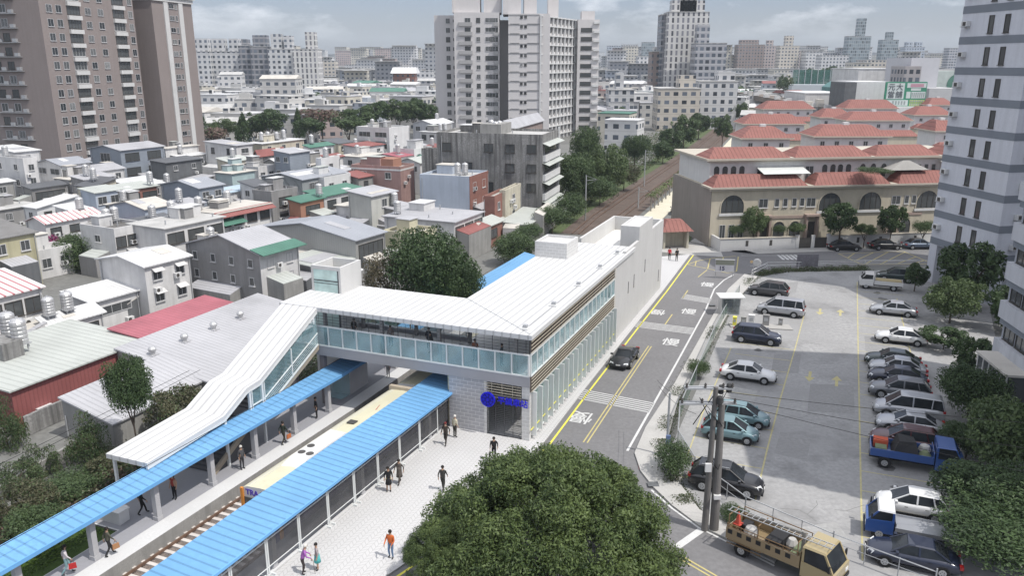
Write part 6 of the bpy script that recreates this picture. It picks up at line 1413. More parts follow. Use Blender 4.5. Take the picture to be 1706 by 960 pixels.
def truck(label, px, py, az, colour, bedcol, L=5.2, hw=.95, cabL=1.6, H=2.05, bedz=.85, side=.38, roofc=None, name='parked_truck'):
    x, y, _ = G(px, py); t = thing(name, label, 'truck', (x, y, .02), az); pm = PT_[colour]; yf = L/2; yc = yf-cabL
    b = MB(); b.hull([(-hw,yc,.42),(hw,yc,.42),(hw,yf,.42),(-hw,yf,.42)], [(-hw,yc,1.25),(hw,yc,1.25),(hw,yf,1.15),(-hw,yf,1.15)])
    b.hull([(-hw*.97,yc,H-.1),(hw*.97,yc,H-.1),(hw*.93,yf-.55,H-.1),(-hw*.93,yf-.55,H-.1)], [(-hw*.9,yc+.03,H),(hw*.9,yc+.03,H),(hw*.86,yf-.62,H-.01),(-hw*.86,yf-.62,H-.01)], 1)
    b.box(-hw*.97,yc,1.25,hw*.97,yc+.12,H-.1)
    for s in (-1,1): b.hull([(s*hw*.99,yf-.08,1.15),(s*hw*.88,yf-.08,1.15),(s*hw*.88,yf-.18,1.15),(s*hw*.99,yf-.18,1.15)], [(s*hw*.95,yf-.55,H-.1),(s*hw*.86,yf-.55,H-.1),(s*hw*.86,yf-.65,H-.1),(s*hw*.95,yf-.65,H-.1)])
    cb = b.build('cab', [pm, PT_[roofc] if roofc else pm], t)
    b = MB(); b.hull([(-hw*.94,yc+.13,1.2),(hw*.94,yc+.13,1.2),(hw*.94,yf-.1,1.13),(-hw*.94,yf-.1,1.13)], [(-hw*.91,yc+.13,H-.11),(hw*.91,yc+.13,H-.11),(hw*.89,yf-.58,H-.11),(-hw*.89,yf-.58,H-.11)]); b.build('cab_window', CGL, cb)
    for s in (-1,1):
        b = MB(); b.box(s*hw*.5,yf-.02,.7,s*hw*.85,yf+.02,.9); b.build('headlight', LAMP, cb)
        b = MB(); b.box(s*(hw+.05),yf-.3,1.3,s*(hw+.2),yf-.22,1.65); b.build('wing_mirror', TRIM, cb)
        for yy in (yf-.75, -L/2+.95):
            b = MB(); b.cyl((s*(hw-.3),yy,.36),(s*(hw-.02),yy,.36), .42, n=16); b.build('wheel_arch', TRIM, t); wheel(None, t, s*(hw-.01), yy, .34, .22)
    b = MB(); b.box(-hw,yf-.02,.35,hw,yf+.06,.55); b.box(-.4,-L/2,.4,.4,yf-.2,.6); b.build('chassis', TRIM, t)
    b = MB(); y0, y1 = -L/2, yc-.08; b.box(-hw,y0,bedz-.12,hw,y1,bedz)
    for s in (-1,1): b.box(s*hw,y0,bedz,s*(hw-.05),y1,bedz+side)
    b.box(-hw+.05,y0,bedz,hw-.05,y0+.05,bedz+side); b.box(-hw+.05,y1-.05,bedz,hw-.05,y1,bedz+side+.25); b.build('bed', PT_[bedcol], t)
    return t
tw = truck('white pickup with tan boards in its bed at the far end of the car park', 1466, 481, AL, 'white', 'white', 4.7, .85, 1.55, 1.85, .75, .35)
b = MB(); b.box(-.7,-2.2,.76,.7,.6,1.12); b.build('board_load', mat('tan_boards', (.36,.30,.17), .9, .15), tw)
tl = truck('blue flatbed truck loaded with scrap, facing the trees', 1522, 778, AR, 'blue', 'blue', 5.6, .98, 1.7, 2.1, .9, .4)
JUNK = [mat('orange_crate', (.50,.10,.05), .8), mat('dark_tarp', (.03,.03,.032), .7), mat('pale_bags', (.45,.44,.42), .9), mat('green_junk', (.16,.19,.11), .9)]
b = MB(); b.box(-.8,-2.6,.9,-.1,-1.7,1.45,0); b.hull([(-.9,-1.5,.9),(.9,-1.5,.9),(.9,.2,.9),(-.9,.2,.9)], [(-.5,-1.2,2.0),(.6,-1.1,1.9),(.5,-.1,1.95),(-.6,-.2,1.85)], 1); b.lathe([(.3,0),(.42,.2),(.3,.5),(.1,.6)], (-.5,.55,.9), 9, 2); b.lathe([(.3,0),(.4,.25),(.2,.5)], (.4,.5,.9), 9, 3); b.box(.1,-2.5,.9,.8,-1.8,1.3,3); b.build('scrap_load', JUNK, tl)
tb_ = truck('small blue truck with white cab roof, facing the lot', 1512, 897, AL, 'blue', 'silver', 4.6, .82, 1.45, 1.85, .8, .12, 'white')
ty = truck('yellow utility truck with a ladder and traffic cone on its back, on the road', 1306, 941, 133, 'yellow', 'rust', 6.0, .98, 1.75, 2.15, .9, .55, name='utility_truck')
b = MB()
for s in (-.22,.22): b.tube([(s+.35,-3.2,2.25),(s+.35,2.6,2.35)], .03, 4)
for k in range(18): b.tube([(.13,-3.1+k*.33,2.26+k*.006),(.57,-3.1+k*.33,2.26+k*.006)], .02, 4)
b.build('ladder', GALV, ty)
b = MB()
for yy in (-2.9,-1.2,1.0): b.tube([(.9,yy,.9),(.9,yy,2.2),(-.2,yy,2.2)], .03, 4); b.tube([(-.9,yy,.9),(-.9,yy,1.9)], .03, 4)
b.tube([(-.9,-2.9,1.9),(-.9,1.0,1.9)], .03, 4); b.tube([(-.9,-2.9,1.55),(-.9,1.0,1.55)], .02, 4); b.build('rack', mat('brown_rack', (.20,.13,.07), .8), ty)
b = MB(); b.lathe([(.35,0),(.4,.3),(.3,.6),(.1,.7)], (.2,-1.9,.9), 10, 2); b.box(-.7,-.9,.9,.6,-.1,1.5,1); b.lathe([(.3,0),(.35,.3),(.2,.6)], (-.3,.2,.9), 9, 2); b.box(-.8,.5,.9,.7,.9,1.3,3); b.box(-.75,-2.7,.9,.0,-2.2,1.3,1); b.build('tool_load', JUNK, ty)
b = MB()
for k in range(4): b.box(-.99,-2.6+k*.62,1.08,-.985,-2.3+k*.62,1.36, k % 2)
b.build('side_marking', [TRIM, PLATE], ty)
for k in range(7):
    b = MB(); b.box(.982,-2.9+k*.55,1.12,.99,-2.62+k*.55,1.38); b.build('side_opening', TRIM, ty)
b = MB()
for z in (1.5,1.68): b.tube([(.95,-2.95,z),(.95,1.1,z)], .022, 4)
for k in range(6): b.tube([(.95,-2.95+k*.8,1.35),(.95,-2.95+k*.8,1.72)], .025, 4)
b.tube([(1.0,-2.9,.55),(1.0,-.9,.55)], .03, 4); b.tube([(1.0,-2.9,.75),(1.0,-.9,.75)], .03, 4); b.build('side_rail', bpy.data.materials['brown_rack'], ty)
b = MB(); b.cyl((.2,1.0,1.0),(.2,1.0,2.5), .12, n=8); b.cyl((.2,1.0,2.4),(-.1,-2.2,2.0), .09, n=6); b.build('crane_arm', mat('grey_crane', (.25,.24,.22), .6, .15), ty)
cn = thing('traffic_cone', 'red traffic cone standing on the back of the yellow utility truck', 'traffic cone'); cn.matrix_basis = ty.matrix_basis @ Matrix.Translation((.1,-2.75,1.33))
b = MB(); b.box(-.22,-.22,0,.22,.22,.04); b.lathe([(.17,.04),(.12,.3),(.04,.72)], n=12); b.build('cone_body', mat('cone_red', (.55,.09,.06), .6), cn)
# ================================================================ people
SKIN = mat('skin', (.42,.27,.19), .6, .04, 3)
HAIRB = mat('black_hair', (.018,.015,.013), .5, .1)
HAIRW = mat('pale_hair', (.62,.60,.55), .6, .05)
_clo = {}
def cloth(c):
    if c not in _clo: _clo[c] = mat('cloth_%d' % len(_clo) if False else 'cloth_fabric', c, .85, .08, 6, fine=.1)
    return _clo[c]
def person(label, px, py, az, top, bottom, hair=HAIRB, pose='stand', shoes=(.03,.03,.03), skirt=None, coat=False, sleeves=True, h=1.7, stoop=0., z=0., hat=None, uv=None, hairlen=.0):
    x, y, _ = G(px, py, z) if uv is None else W(*uv); k = h/1.7
    t = thing('person', label, 'person', (x, y, z), az)
    if pose == 'walk': lk, rk, la, ra = (.05,.50), (.28,.22), (.42,.05), (-.38,.10); armL, armR = (-.22,-.05), (.20,.30)
    elif pose == 'stride': la, ra = .3, -.3; armL, armR = (-.28,-.1), (.26,.36)
    legs = {'stand': ((-.10,.02,.48),(-.10,0,.07),(.10,.0,.48),(.11,-.02,.07)), 'walk': ((-.09,.16,.50),(-.09,.24,.07),(.09,.0,.48),(.09,-.27,.10)), 'lean': ((-.10,.06,.48),(-.12,.02,.07),(.10,.08,.48),(.12,-.05,.07))}[pose if pose in('stand','walk','lean') else 'stand']
    arms = {'stand': ((-.24,-.02,1.14),(-.25,.06,.90),(.24,-.02,1.14),(.25,.07,.90)), 'walk': ((-.24,-.13,1.15),(-.24,-.12,.90),(.24,.10,1.15),(.23,.26,.96)), 'lean': ((-.25,.08,1.12),(-.2,.30,1.0),(.25,.08,1.12),(.22,.32,.98))}[pose if pose in('stand','walk','lean') else 'stand']
    f = stoop
    J = [((0,0,.93),.125,'b'),((0,.02+f*.3,1.12),.118,'t'),((0,.02+f*.8,1.34),.135,'t'),((0,.02+f,1.46),.058,'k'),((0,.03+f*1.15,1.54),.07,'k'),((0,.045+f*1.2,1.62),.088,'k'),((0,.03+f*1.2,1.695),.055,'k'),
         ((-.175,.02+f*.85,1.39),.062,'t'),((.175,.02+f*.85,1.39),.062,'t')]
    def sh(p): return (p[0], p[1]+f*.8, p[2])
    J += [(sh(arms[0]),.046,'t' if sleeves else 'k'),(sh(arms[1]),.032,'k'),(sh(arms[2]),.046,'t' if sleeves else 'k'),(sh(arms[3]),.032,'k')]
    hb = []
    for a in (arms[1], arms[3]): hb.append((a[0], a[1]+f*.8+.02, a[2]-.085))
    J += [(hb[0],.034,'k'),(hb[1],.034,'k')]
    J += [((-.09,0,.88),.092,'b'),((.09,0,.88),.092,'b'),(legs[0],.064,'b'),(legs[1],.043,'s'),(legs[2],.064,'b'),(legs[3],.043,'s'),((legs[1][0]-.01,legs[1][1]+.15,.035),.036,'s'),((legs[3][0]+.01,legs[3][1]+.15,.035),.036,'s')]
    E = [(0,1),(1,2),(2,3),(3,4),(4,5),(5,6),(2,7),(2,8),(7,9),(9,10),(10,13),(8,11),(11,12),(12,14),(0,15),(0,16),(15,17),(17,18),(18,21),(16,19),(19,20),(20,22)]
    me = bpy.data.meshes.new('sk'); me.from_pydata([tuple(c*k for c in j[0]) for j in J], E, [])
    o = bpy.data.objects.new('sk', me); COL.objects.link(o); md = o.modifiers.new('s','SKIN'); md.use_smooth_shade = True
    for i, sv in enumerate(me.skin_vertices[0].data): r = J[i][1]*k; sv.radius = (r*(1.25 if i in (0,1,2) else 1), r); sv.use_root = (i == 0)
    o.modifiers.new('u','SUBSURF').levels = 1
    dg = bpy.context.evaluated_depsgraph_get(); bm_ = bpy.data.meshes.new_from_object(o.evaluated_get(dg)); bpy.data.objects.remove(o); bpy.data.meshes.remove(me)
    b = MB(); b.v = [tuple(v.co) for v in bm_.vertices]; segs_ = [(Vector(J[a][0])*k, Vector(J[c][0])*k, J[c][2] if (a, c) != (2, 3) else 'n') for a, c in E]
    idx = {'k':0,'t':1,'b':2,'s':3}
    for p in bm_.polygons:
        c = p.center; best = None
        for a, d, g_ in segs_:
            ab = d-a; tt = max(0, min(1, (c-a).dot(ab)/max(ab.length_squared,1e-6))); dd = (c-(a+ab*tt)).length
            if best is None or dd < best[0]: best = (dd, g_, tt)
        g_ = best[1]
        if g_ == 'n': g_ = 't' if best[2] < .8 else 'k'
        if c.z < .11*k: g_ = 's'
        elif g_ == 's': g_ = 'b' if skirt is None else 'k'
        elif g_ == 'b' and skirt is not None and c.z < .8*k: g_ = 'k'
        if g_ == 'k' and c.z < 1.3*k and c.z > .99*k and sleeves and abs(c.x) > .15*k: g_ = 't'
        b.f.append(list(p.vertices)); b.m.append(idx[g_])
    # five fingers and thumb side on each hand, nose and eyes
    for s, hp in ((-1,hb[0]),(1,hb[1])):
        hx, hy, hz_ = (c*k for c in hp)
        for q in range(4): l = (.075,.085,.08,.062)[q]*k; y0 = hy+(.026-.017*q)*k; b.tube([(hx,y0,hz_-.01),(hx-s*.006,y0+.006,hz_-l*.6),(hx-s*.018,y0+.012,hz_-l)], [.009*k,.008*k,.006*k], 5, 0)
        b.tube([(hx,hy+.02*k,hz_+.03*k),(hx-s*.012,hy+.05*k,hz_-.005*k),(hx-s*.014,hy+.055*k,hz_-.035*k)], [.011*k,.009*k,.007*k], 5, 0)
    hx, hy, hz_ = 0, (.045+f*1.2)*k, 1.61*k
    b.add([(-.014,hy+.085*k,hz_-.01),(.014,hy+.085*k,hz_-.01),(0,hy+.115*k,hz_-.012),(0,hy+.085*k,hz_+.03)], [(0,1,2),(1,3,2),(3,0,2)], 0)
    for s in (-1,1): b.box(s*.032-.011,hy+.078*k,hz_+.02,s*.032+.011,hy+.092*k,hz_+.032,4); b.box(s*.088*k-.01,hy-.015,hz_-.02,s*.088*k+.01,hy+.015,hz_+.03,0)
    b.box(-.022,hy+.078*k,hz_-.04,.022,hy+.09*k,hz_-.034,5)
    bpy.data.meshes.remove(bm_)
    b.build('body', [SKIN, cloth(top), cloth(bottom), cloth(shoes), HAIRB, cloth((.3,.12,.1))], t, smooth=True)
    hm_ = MB(); c0 = (0, hy-.018*k, hz_+.01); R_ = .105*k
    prof = [(R_*sin(a), R_*cos(a)*1.08) for a in [pi*.58-pi*.58*i/5 for i in range(6)]]
    hm_.lathe([(max(r,.004), zz+.02) for r, zz in prof], c0, 12)
    if hairlen: hm_.hull([(-.085*k,hy-.10*k,hz_-hairlen),(.085*k,hy-.10*k,hz_-hairlen),(.085*k,hy-.03*k,hz_-hairlen),(-.085*k,hy-.03*k,hz_-hairlen)], [(-.09*k,hy-.10*k,hz_+.05),(.09*k,hy-.10*k,hz_+.05),(.09*k,hy-.02*k,hz_+.05),(-.09*k,hy-.02*k,hz_+.05)])
    hm_.build('hair', hat or hair, t, smooth=True)
    if skirt is not None:
        q = MB(); q.lathe([(.20*k,.52*k),(.17*k,.75*k),(.14*k,.98*k)], n=14); q.build('skirt', cloth(skirt), t, smooth=True)
    if coat:
        q = MB(); q.lathe([(.21*k,.50*k),(.18*k,.75*k),(.155*k,1.0*k),(.16*k,1.2*k)], n=14); q.build('coat_skirt', cloth(top), t, smooth=True)
    t['hand'] = hb[1]; return t
def carried(o, lab, kind, c, cat='bag'):
    hx, hy, hz_ = o['hand']; t = thing(kind, lab, cat); t.matrix_basis = o.matrix_basis @ Matrix.Translation((hx+.02, hy, hz_-.08))
    b = MB(); b.tube([(0,-.09,-.12),(0,-.06,.03),(0,.06,.03),(0,.09,-.12)], .01, 4); b.build('handle', BLACK, t)
    b = MB(); b.hull([(-.05,-.19,-.4),(.05,-.19,-.4),(.05,.19,-.4),(-.05,.19,-.4)], [(-.04,-.17,-.1),(.04,-.17,-.1),(.04,.17,-.1),(-.04,.17,-.1)]); b.build('bag_body', cloth(c), t)
BLK, CHAR = (.018,.018,.02), (.05,.048,.045)
p_ = person('man in a dark brown suit walking near the grey tiled entrance wall', 743, 741, 200, (.055,.045,.038), (.045,.038,.032), pose='walk', z=.1, hat=cloth((.16,.03,.03)))
person('person in a cream jacket by the grey tiled entrance wall', 758, 729, 40, (.62,.58,.44), (.06,.055,.045), HAIRW, 'stand', z=.1)
p_ = person('man in a black suit with pale shirt front carrying a case across the square', 823, 767, 185, BLK, BLK, pose='walk', z=.1); carried(p_, 'black briefcase carried by the suited man on the square', 'briefcase', (.02,.02,.02))
person('man in a charcoal suit striding away in the middle of the square', 738, 818, 15, CHAR, CHAR, pose='walk', z=.1)
person('man in a long brown-grey coat walking by the fence', 666, 806, 205, (.11,.095,.085), (.10,.085,.075), pose='walk', coat=True, z=.1)
person('woman in a black top and skirt with bare yellowish legs by the fence', 648, 819, 170, BLK, (.5,.42,.2), skirt=BLK, z=.1)
person('person in an orange vest and blue jeans standing alone on the square', 652, 930, 200, (.62,.15,.04), (.16,.24,.38), pose='lean', z=.1)
old = person('stooped person in a purple shirt leaning on a cane', 505, 957, 70, (.36,.13,.42), (.05,.04,.04), HAIRW, 'lean', stoop=.16, z=.1)
cn2 = thing('walking_cane', 'thin brown cane held by the stooped person in purple', 'cane'); cn2.matrix_basis = old.matrix_basis @ Matrix.Translation((.22,.60,0)); b = MB(); b.tube([(0,0,0),(0,-.06,.82),(0,-.14,.86),(0,-.18,.82)], .012, 5); b.build('cane_shaft', WOOD, cn2)
person('child-like woman in a grey top and turquoise skirt beside the stooped person', 530, 950, 250, (.35,.31,.31), (.10,.42,.42), skirt=(.10,.45,.45), z=.1, h=1.6)
p_ = person('woman in a white shirt and pale blue trousers on the far platform', 113, 957, 60, (.65,.60,.62), (.22,.36,.38), pose='walk', hairlen=.12); carried(p_, 'red tote bag carried by the woman in white on the platform', 'tote_bag', (.45,.03,.03))
p_ = person('man in an olive coat beside the dark canopy column on the far platform', 183, 926, 40, (.10,.10,.075), (.03,.03,.03), pose='walk'); carried(p_, 'tan shopping bag carried by the man in olive', 'shopping_bag', (.42,.22,.11))
person('man all in black walking away under the far canopy', 238, 857, 60, (.012,.012,.013), (.012,.012,.013), pose='walk')
person('woman in a red vest and black trousers under the far canopy', 292, 832, 200, (.30,.05,.04), BLK, sleeves=False, hairlen=.15)
person('grey-haired man in dark clothes before the dark stair stringer', 404, 782, 120, (.09,.09,.095), (.04,.04,.045), HAIRW)
p_ = person('man in a dark green jacket at the canopy edge, halfway along the far platform', 473, 740, 30, (.035,.045,.035), (.05,.045,.035), pose='walk'); carried(p_, 'orange bag carried by the man in the dark green jacket', 'shopping_bag', (.50,.16,.06))
person('man in a black suit standing by the glass waiting room', 528, 697, 240, BLK, BLK)
person('person in pale grey clothes on the far platform beyond the footbridge', 647, 629, 200, (.45,.44,.42), (.38,.37,.36))
person('person in a red top at the far end of the pavement', 1115, 433, 210, (.55,.03,.05), BLK, z=.1)
person('person in black beside the one in red at the far end of the pavement', 1127, 435, 160, BLK, BLK, z=.1, h=1.75)
for uv, az, c, lab in (((3.0,16.2),AZR,(.02,.02,.02),'person in black on the footbridge by the lift'),((2.6,12.6),AZR+170,(.32,.26,.24),'person in beige on the footbridge above the train'),((3.2,9.6),AZR,(.03,.035,.05),'person in navy on the footbridge above the near canopy, left of a pair'),
                       ((2.4,9.0),AZR+200,(.05,.05,.05),'person in charcoal on the footbridge above the near canopy, right of a pair'),((2.2,5.2),AZR+180,(.40,.15,.08),'person in orange-brown behind the footbridge grille near the entrance'),((2.0,3.0),AZR+90,(.05,.08,.10),'person in dark teal behind the footbridge glass above the entrance')):
    person(lab, 0, 0, az, c, (.03,.03,.035), uv=uv, z=4.66)
person('person in an orange top inside the station entrance', 0, 0, AZR+180, (.45,.12,.05), (.06,.05,.05), uv=(3.0,2.0), z=.13)
# ================================================================ street furniture
def lamp(lab, px, py, h, az=0): pass
def pole(b, x, y, z0, z1, r=.05, n=8): b.cyl((x,y,z0),(x,y,z1), r, r*.85, n)
X, Y, _ = G(1181, 884)
up = thing('utility_pole', 'pair of weathered concrete utility poles with crossarms and insulators at the car park corner', 'utility pole', (X, Y, 0), 0)
hp = ZT(Y, 645)
b = MB(); b.cyl((-.25,0,0),(-.2,0,hp), .2, .13, 14); b.cyl((.27,-.05,0),(.2,0,hp-1.0), .27, .17, 14); b.build('pole', mat('weathered_pole', (.20,.19,.18), .9, .2, 1.5, streak=.4, fine=.15), up)
DPOST = mat('dark_pole_band', (.05,.05,.05), .8)
for z, l in ((hp-.15,1.3),(hp-1.05,1.5)):
    b = MB(); b.box(-l-.6,-.06,z,l-.5,.06,z+.1); b.box(-l-.6,.16,z,l-.5,.28,z+.1); ca = b.build('crossarm', GALV, up)
    for xx in (-l-.5,-l*.6,.2,l-.6): b = MB(); b.lathe([(.05,0),(.09,.06),(.05,.12),(.08,.18),(.03,.28)], (xx,0,z+.1), 8); b.build('insulator', DKFR, ca)
b = MB(); b.tube([(-.3,0,hp-.5),(-1.3,.1,hp-2.3)], .03, 4); b.tube([(-.25,.1,hp-2.2),(-.9,.6,hp-.9)], .03, 4)
for k in range(9): a = k*.7; b.tube([(-.1+.5*cos(a),.5*sin(a)*.6,hp-.3-k*.22),(.1+.3*cos(a+1),.3*sin(a+1),hp-.9-k*.22),(.0,.0,hp-1.2-k*.2)], .018, 4)
for k in range(8): a = k*2.1; b.tube([(.4*cos(a),.35*sin(a),hp-4.4+.1*sin(k)),(.5*cos(a+.8),.45*sin(a+.8),hp-4.8),(.35*cos(a+1.6),.35*sin(a+1.6),hp-4.5)], .02, 4)
b.build('hanging_cable', BLACK, up)
for k, (xx, yy, dz) in enumerate(((.15,.25,-.5),(.55,.1,-.35),(.0,-.2,-.95))):
    b = MB(); b.lathe([(.13,0),(.16,.05),(.16,.42),(.1,.5)], (xx,yy,hp+dz), 10); b.build('transformer', DPOST, up)
b = MB(); b.box(-.55,-.35,hp-5.0,-.2,-.2,hp-4.5); b.box(.05,-.4,2.2,.45,-.2,2.45); b.build('junction_box', WHITE, up)
top_ = (X, Y, hp)
for k, (dx, a0) in enumerate(((-.2,0),(.3,.2),(.8,-.3))):
    e = G(1640+k*10, 700+40*k, 9.0); wire('power_line', ('highest','middle','lowest')[k]+' of the thin power lines crossing the car park from the twin poles', [((X+dx-.3,Y,hp-.2-k*.35), (36,36-k*3,8.2-k*.9), .25)], .014, 'power line')
wire('power_line', 'thin service lines from the twin poles towards the corner post', [((X-1.2,Y,hp-.9),(10.2,52.5,4.5),.3),((X-1.2,Y,hp-1.6),(10.3,52.4,4.1),.3)], .012, 'power line')
cp = thing('corner_post', 'grey steel post with a blue box on the sidewalk corner before the weeds', 'post', G(1110,762), 0); hq = ZT(G(1110,762)[1], 655)
b = MB(); pole(b, 0, 0, 0, hq, .09); b.build('pole', GALV, cp); b = MB(); b.box(-.12,-.22,1.0,.18,-.08,1.7); b.build('meter_box', mat('blue_meter_box', (.12,.17,.30), .6), cp)
# fence round the car park
fp = [(33.4,103.0), (26.2,89.0), (22.2,80.2), (19.6,73.8), (15.6,63.4), (12.6,55.6), (11.6,51.2), (11.9,47.2), (13.9,42.5), (17.6,38.6), (21.5,35.2)]
fn = thing('mesh_fence', 'green mesh fence with pale top rail along the car park edge', 'fence', (0,0,0)); MESHG = glassmat('green_mesh', (.10,.18,.13), .7, .42, .3)
b, m_ = MB(), MB()
for a, c in zip(fp[1:7], fp[2:8]):
    b.tube([(*a,1.3),(*c,1.3)], .04, 5); m_.poly([(*a,.15),(*c,.15),(*c,1.28),(*a,1.28)])
for a, c in zip(fp[7:10], fp[8:11]): b.tube([(*a,1.15),(*c,1.15)], .035, 5); b.tube([(*a,.65),(*c,.65)], .02, 4)
b.build('top_rail', GALV, fn); m_.build('mesh', MESHG, fn)
for a in fp[1:11]: b = MB(); pole(b, a[0], a[1], 0, 1.35, .045, 6); b.build('fence_post', GALV, fn)
for t_ in (.33,.66):
    for a, c in zip(fp[7:10], fp[8:11]): q = pt(t_, a, c); b = MB(); pole(b, q[0], q[1], 0, 1.2, .03, 6); b.build('fence_post', GALV, fn)
gr = thing('guard_rail', 'low white pipe rail along the far road at the top of the car park', 'guard rail', (0,0,0))
rp = [G(*p) for p in ((1252,463),(1278,450),(1330,449),(1440,446),(1530,446))]
b = MB(); b.tube([(x,y,1.0) for x,y,_ in rp], .045, 5); b.tube([(x,y,.55) for x,y,_ in rp], .035, 5)
for x, y, _ in rp: pole(b, x, y, 0, 1.0, .04, 6)
b.build('rail', WHITE, gr)
# speed sign board, mirror, shelter, cabinets
def sgn(px, py): return G(px, py)
X, Y, _ = G(1206, 464); sb = thing('speed_board', 'roadside display board reading 15 on a frame at the bend', 'sign', (X, Y, 0), 6)
zt_, zb_ = ZT(Y,433), ZT(Y,452); wd = 2.3
b = MB(); b.box(-wd/2,-.05,zb_,wd/2,.05,zt_,0); b.box(-wd/2-.05,-.06,zb_-.05,wd/2+.05,.06,zb_,1); b.box(-wd/2-.05,-.06,zt_,wd/2+.05,.06,zt_+.05,1); b.box(-wd/2+.02,-.056,zb_+(zt_-zb_)*.55,wd/2-.02,-.051,zt_-.02,2); b.build('board', [mat('pale_board', (.42,.42,.45), .6), WHITE, mat('olive_board', (.17,.18,.15), .6)], sb)
b = MB(); pole(b, -wd/2+.1, .1, 0, zt_, .04); pole(b, wd/2-.1, .1, 0, zt_, .04); b.build('post', GALV, sb)
text_obj('sign_number', '15', .75, mat('ink_blue', (.03,.03,.07), .6), sb, Matrix.Translation((-.35,-.062,zb_+.35)) @ Matrix.Rotation(pi/2,4,'X'), .005, .02)
X, Y, _ = G(1254, 466); mr = thing('traffic_mirror', 'round convex traffic mirror on a post at the bend', 'traffic mirror', (X, Y, 0), 20); zc = ZT(Y, 437)
b = MB(); pole(b, 0, 0, 0, zc+.2, .05); b.build('post', GALV, mr); b = MB(); b.cyl((.35,-.12,zc),(.35,-.06,zc), .48, .5, 20); b.build('mirror_rim', mat('pale_mirror_back', (.5,.5,.5), .5), mr)
b = MB(); b.cyl((.35,-.15,zc),(.35,-.121,zc), .38, .44, 20); b.build('mirror_face', STEEL, mr); b = MB(); b.cyl((-.3,-.1,zc+.05),(-.3,-.06,zc+.05), .18, n=14); b.build('lamp', mat('amber_disc', (.5,.36,.2), .5), mr)
X, Y, _ = G(1213, 523); sh_ = thing('attendant_booth', 'small white roofed parking booth with a dark panel inside', 'booth', (X, Y, 0), 0)
b = MB(); b.box(-1.2,-.9,1.95,1.5,1.1,2.05); b.build('roof', WHITE, sh_); b = MB(); b.box(-.95,-.6,0,-.87,.8,1.95); b.box(1.0,-.6,0,1.08,.8,1.95); b.box(-.87,.72,0,1.0,.8,1.95); b.box(-.95,-.65,0,1.08,.8,.06); b.build('frame', ALU, sh_)
b = MB(); b.box(-.35,.3,.1,.55,.7,1.7); b.build('machine', DGREY, sh_); b = MB(); b.box(-.2,.27,.5,.4,.3,1.4); b.build('screen', mat('machine_panel', (.17,.20,.25), .3), sh_)
b = MB(); b.box(-.87,-.58,.1,1.0,-.56,1.9); b.build('glass', glassmat('booth_glass', (.4,.45,.45), .05, .25), sh_)
X, Y, _ = G(1275, 548)
for k, (dx, hh, ww, mm) in enumerate(((-2.9,.95,.18,YELB),(-2.0,.95,.25,CONC),(-1.2,1.15,.3,WHITE),(.3,1.15,.32,GREYW),(1.8,.8,.2,CONC))):
    o = thing('parking_cabinet', ('yellow bollard leftmost','grey stub second from the left','white cabinet in the middle','grey cabinet second from the right','small grey bollard rightmost')[k]+' in the row above the navy SUV', 'cabinet', (X+dx, Y+.9, 0), 20)
    b = MB(); b.box(-ww,-.2,0,ww,.2,hh); b.box(-ww-.03,-.23,hh,ww+.03,.23,hh+.06); b.build('cabinet_body', mm, o); b = MB(); b.box(-ww*.6,-.21,hh*.5,ww*.6,-.2,hh*.8); b.build('cabinet_door', GALV, o)
isl = MB(); isl.prism([(X-3.4,Y+.4),(X+2.6,Y-.6),(X+2.7,Y+1.0),(X-3.3,Y+1.6)], 0, .12); struct(isl.build('pavement_island', KERB))
X, Y, _ = G(1344, 449); sgx = thing('notice_board', 'weathered lattice notice board by the road at the top of the car park', 'sign', (X, Y, 0), 0)
b = MB(); b.box(-1.4,0,.4,1.4,.05,2.0); b.build('board', mat('weathered_board', (.24,.23,.25), .9, .3, 2, fine=.4), sgx); b = MB(); pole(b, -1.2, .1, 0, 2.0, .04); pole(b, 1.2, .1, 0, 2.0, .04); b.build('post', GALV, sgx)
for k, (px, py) in enumerate(((1307,413),(1333,412),(1361,412))):
    o = thing('planter', ('left','middle','right')[k]+' dark planter tub at the garden gates of the terrace', 'planter', G(px, py), 0); b = MB(); b.lathe([(.28,0),(.4,.5),(.42,.55)], n=10); b.build('tub', DGREY, o); c = link('foliage', CR['bush'][0], o, (0,0,.75)); c.scale = (.5,.5,.5)
for k, (px, py, lab) in enumerate(((848,800,'red barrier block nearer to the station at the edge of the square'),(826,822,'red barrier block half hidden by the big foreground tree'))):
    o = thing('barrier', lab, 'barrier', (*G(px, py)[:2], .1), 30); b = MB(); b.hull([(-.5,-.25,0),(.5,-.25,0),(.5,.25,0),(-.5,.25,0)], [(-.45,-.1,.75),(.45,-.1,.75),(.45,.1,.75),(-.45,.1,.75)]); b.build('barrier_body', REDP, o); b = MB(); b.box(-.4,-.2,.35,.4,-.15,.5); b.build('barrier_stripe', WHITE, o)
for k, (px, py) in enumerate(((1088,810),(1200,491),(1187,510))):
    o = MB(); x, y, _ = G(px, py); o.box(x-.35,y-.3,.121,x+.35,y+.3,.13); tag(o.build('drain_cover', DGREY), ('dark drain cover on the sidewalk at the corner bend','dark drain cover on the kerb by the booth, farther one','dark drain cover on the kerb by the booth, nearer one')[k], 'drain cover')
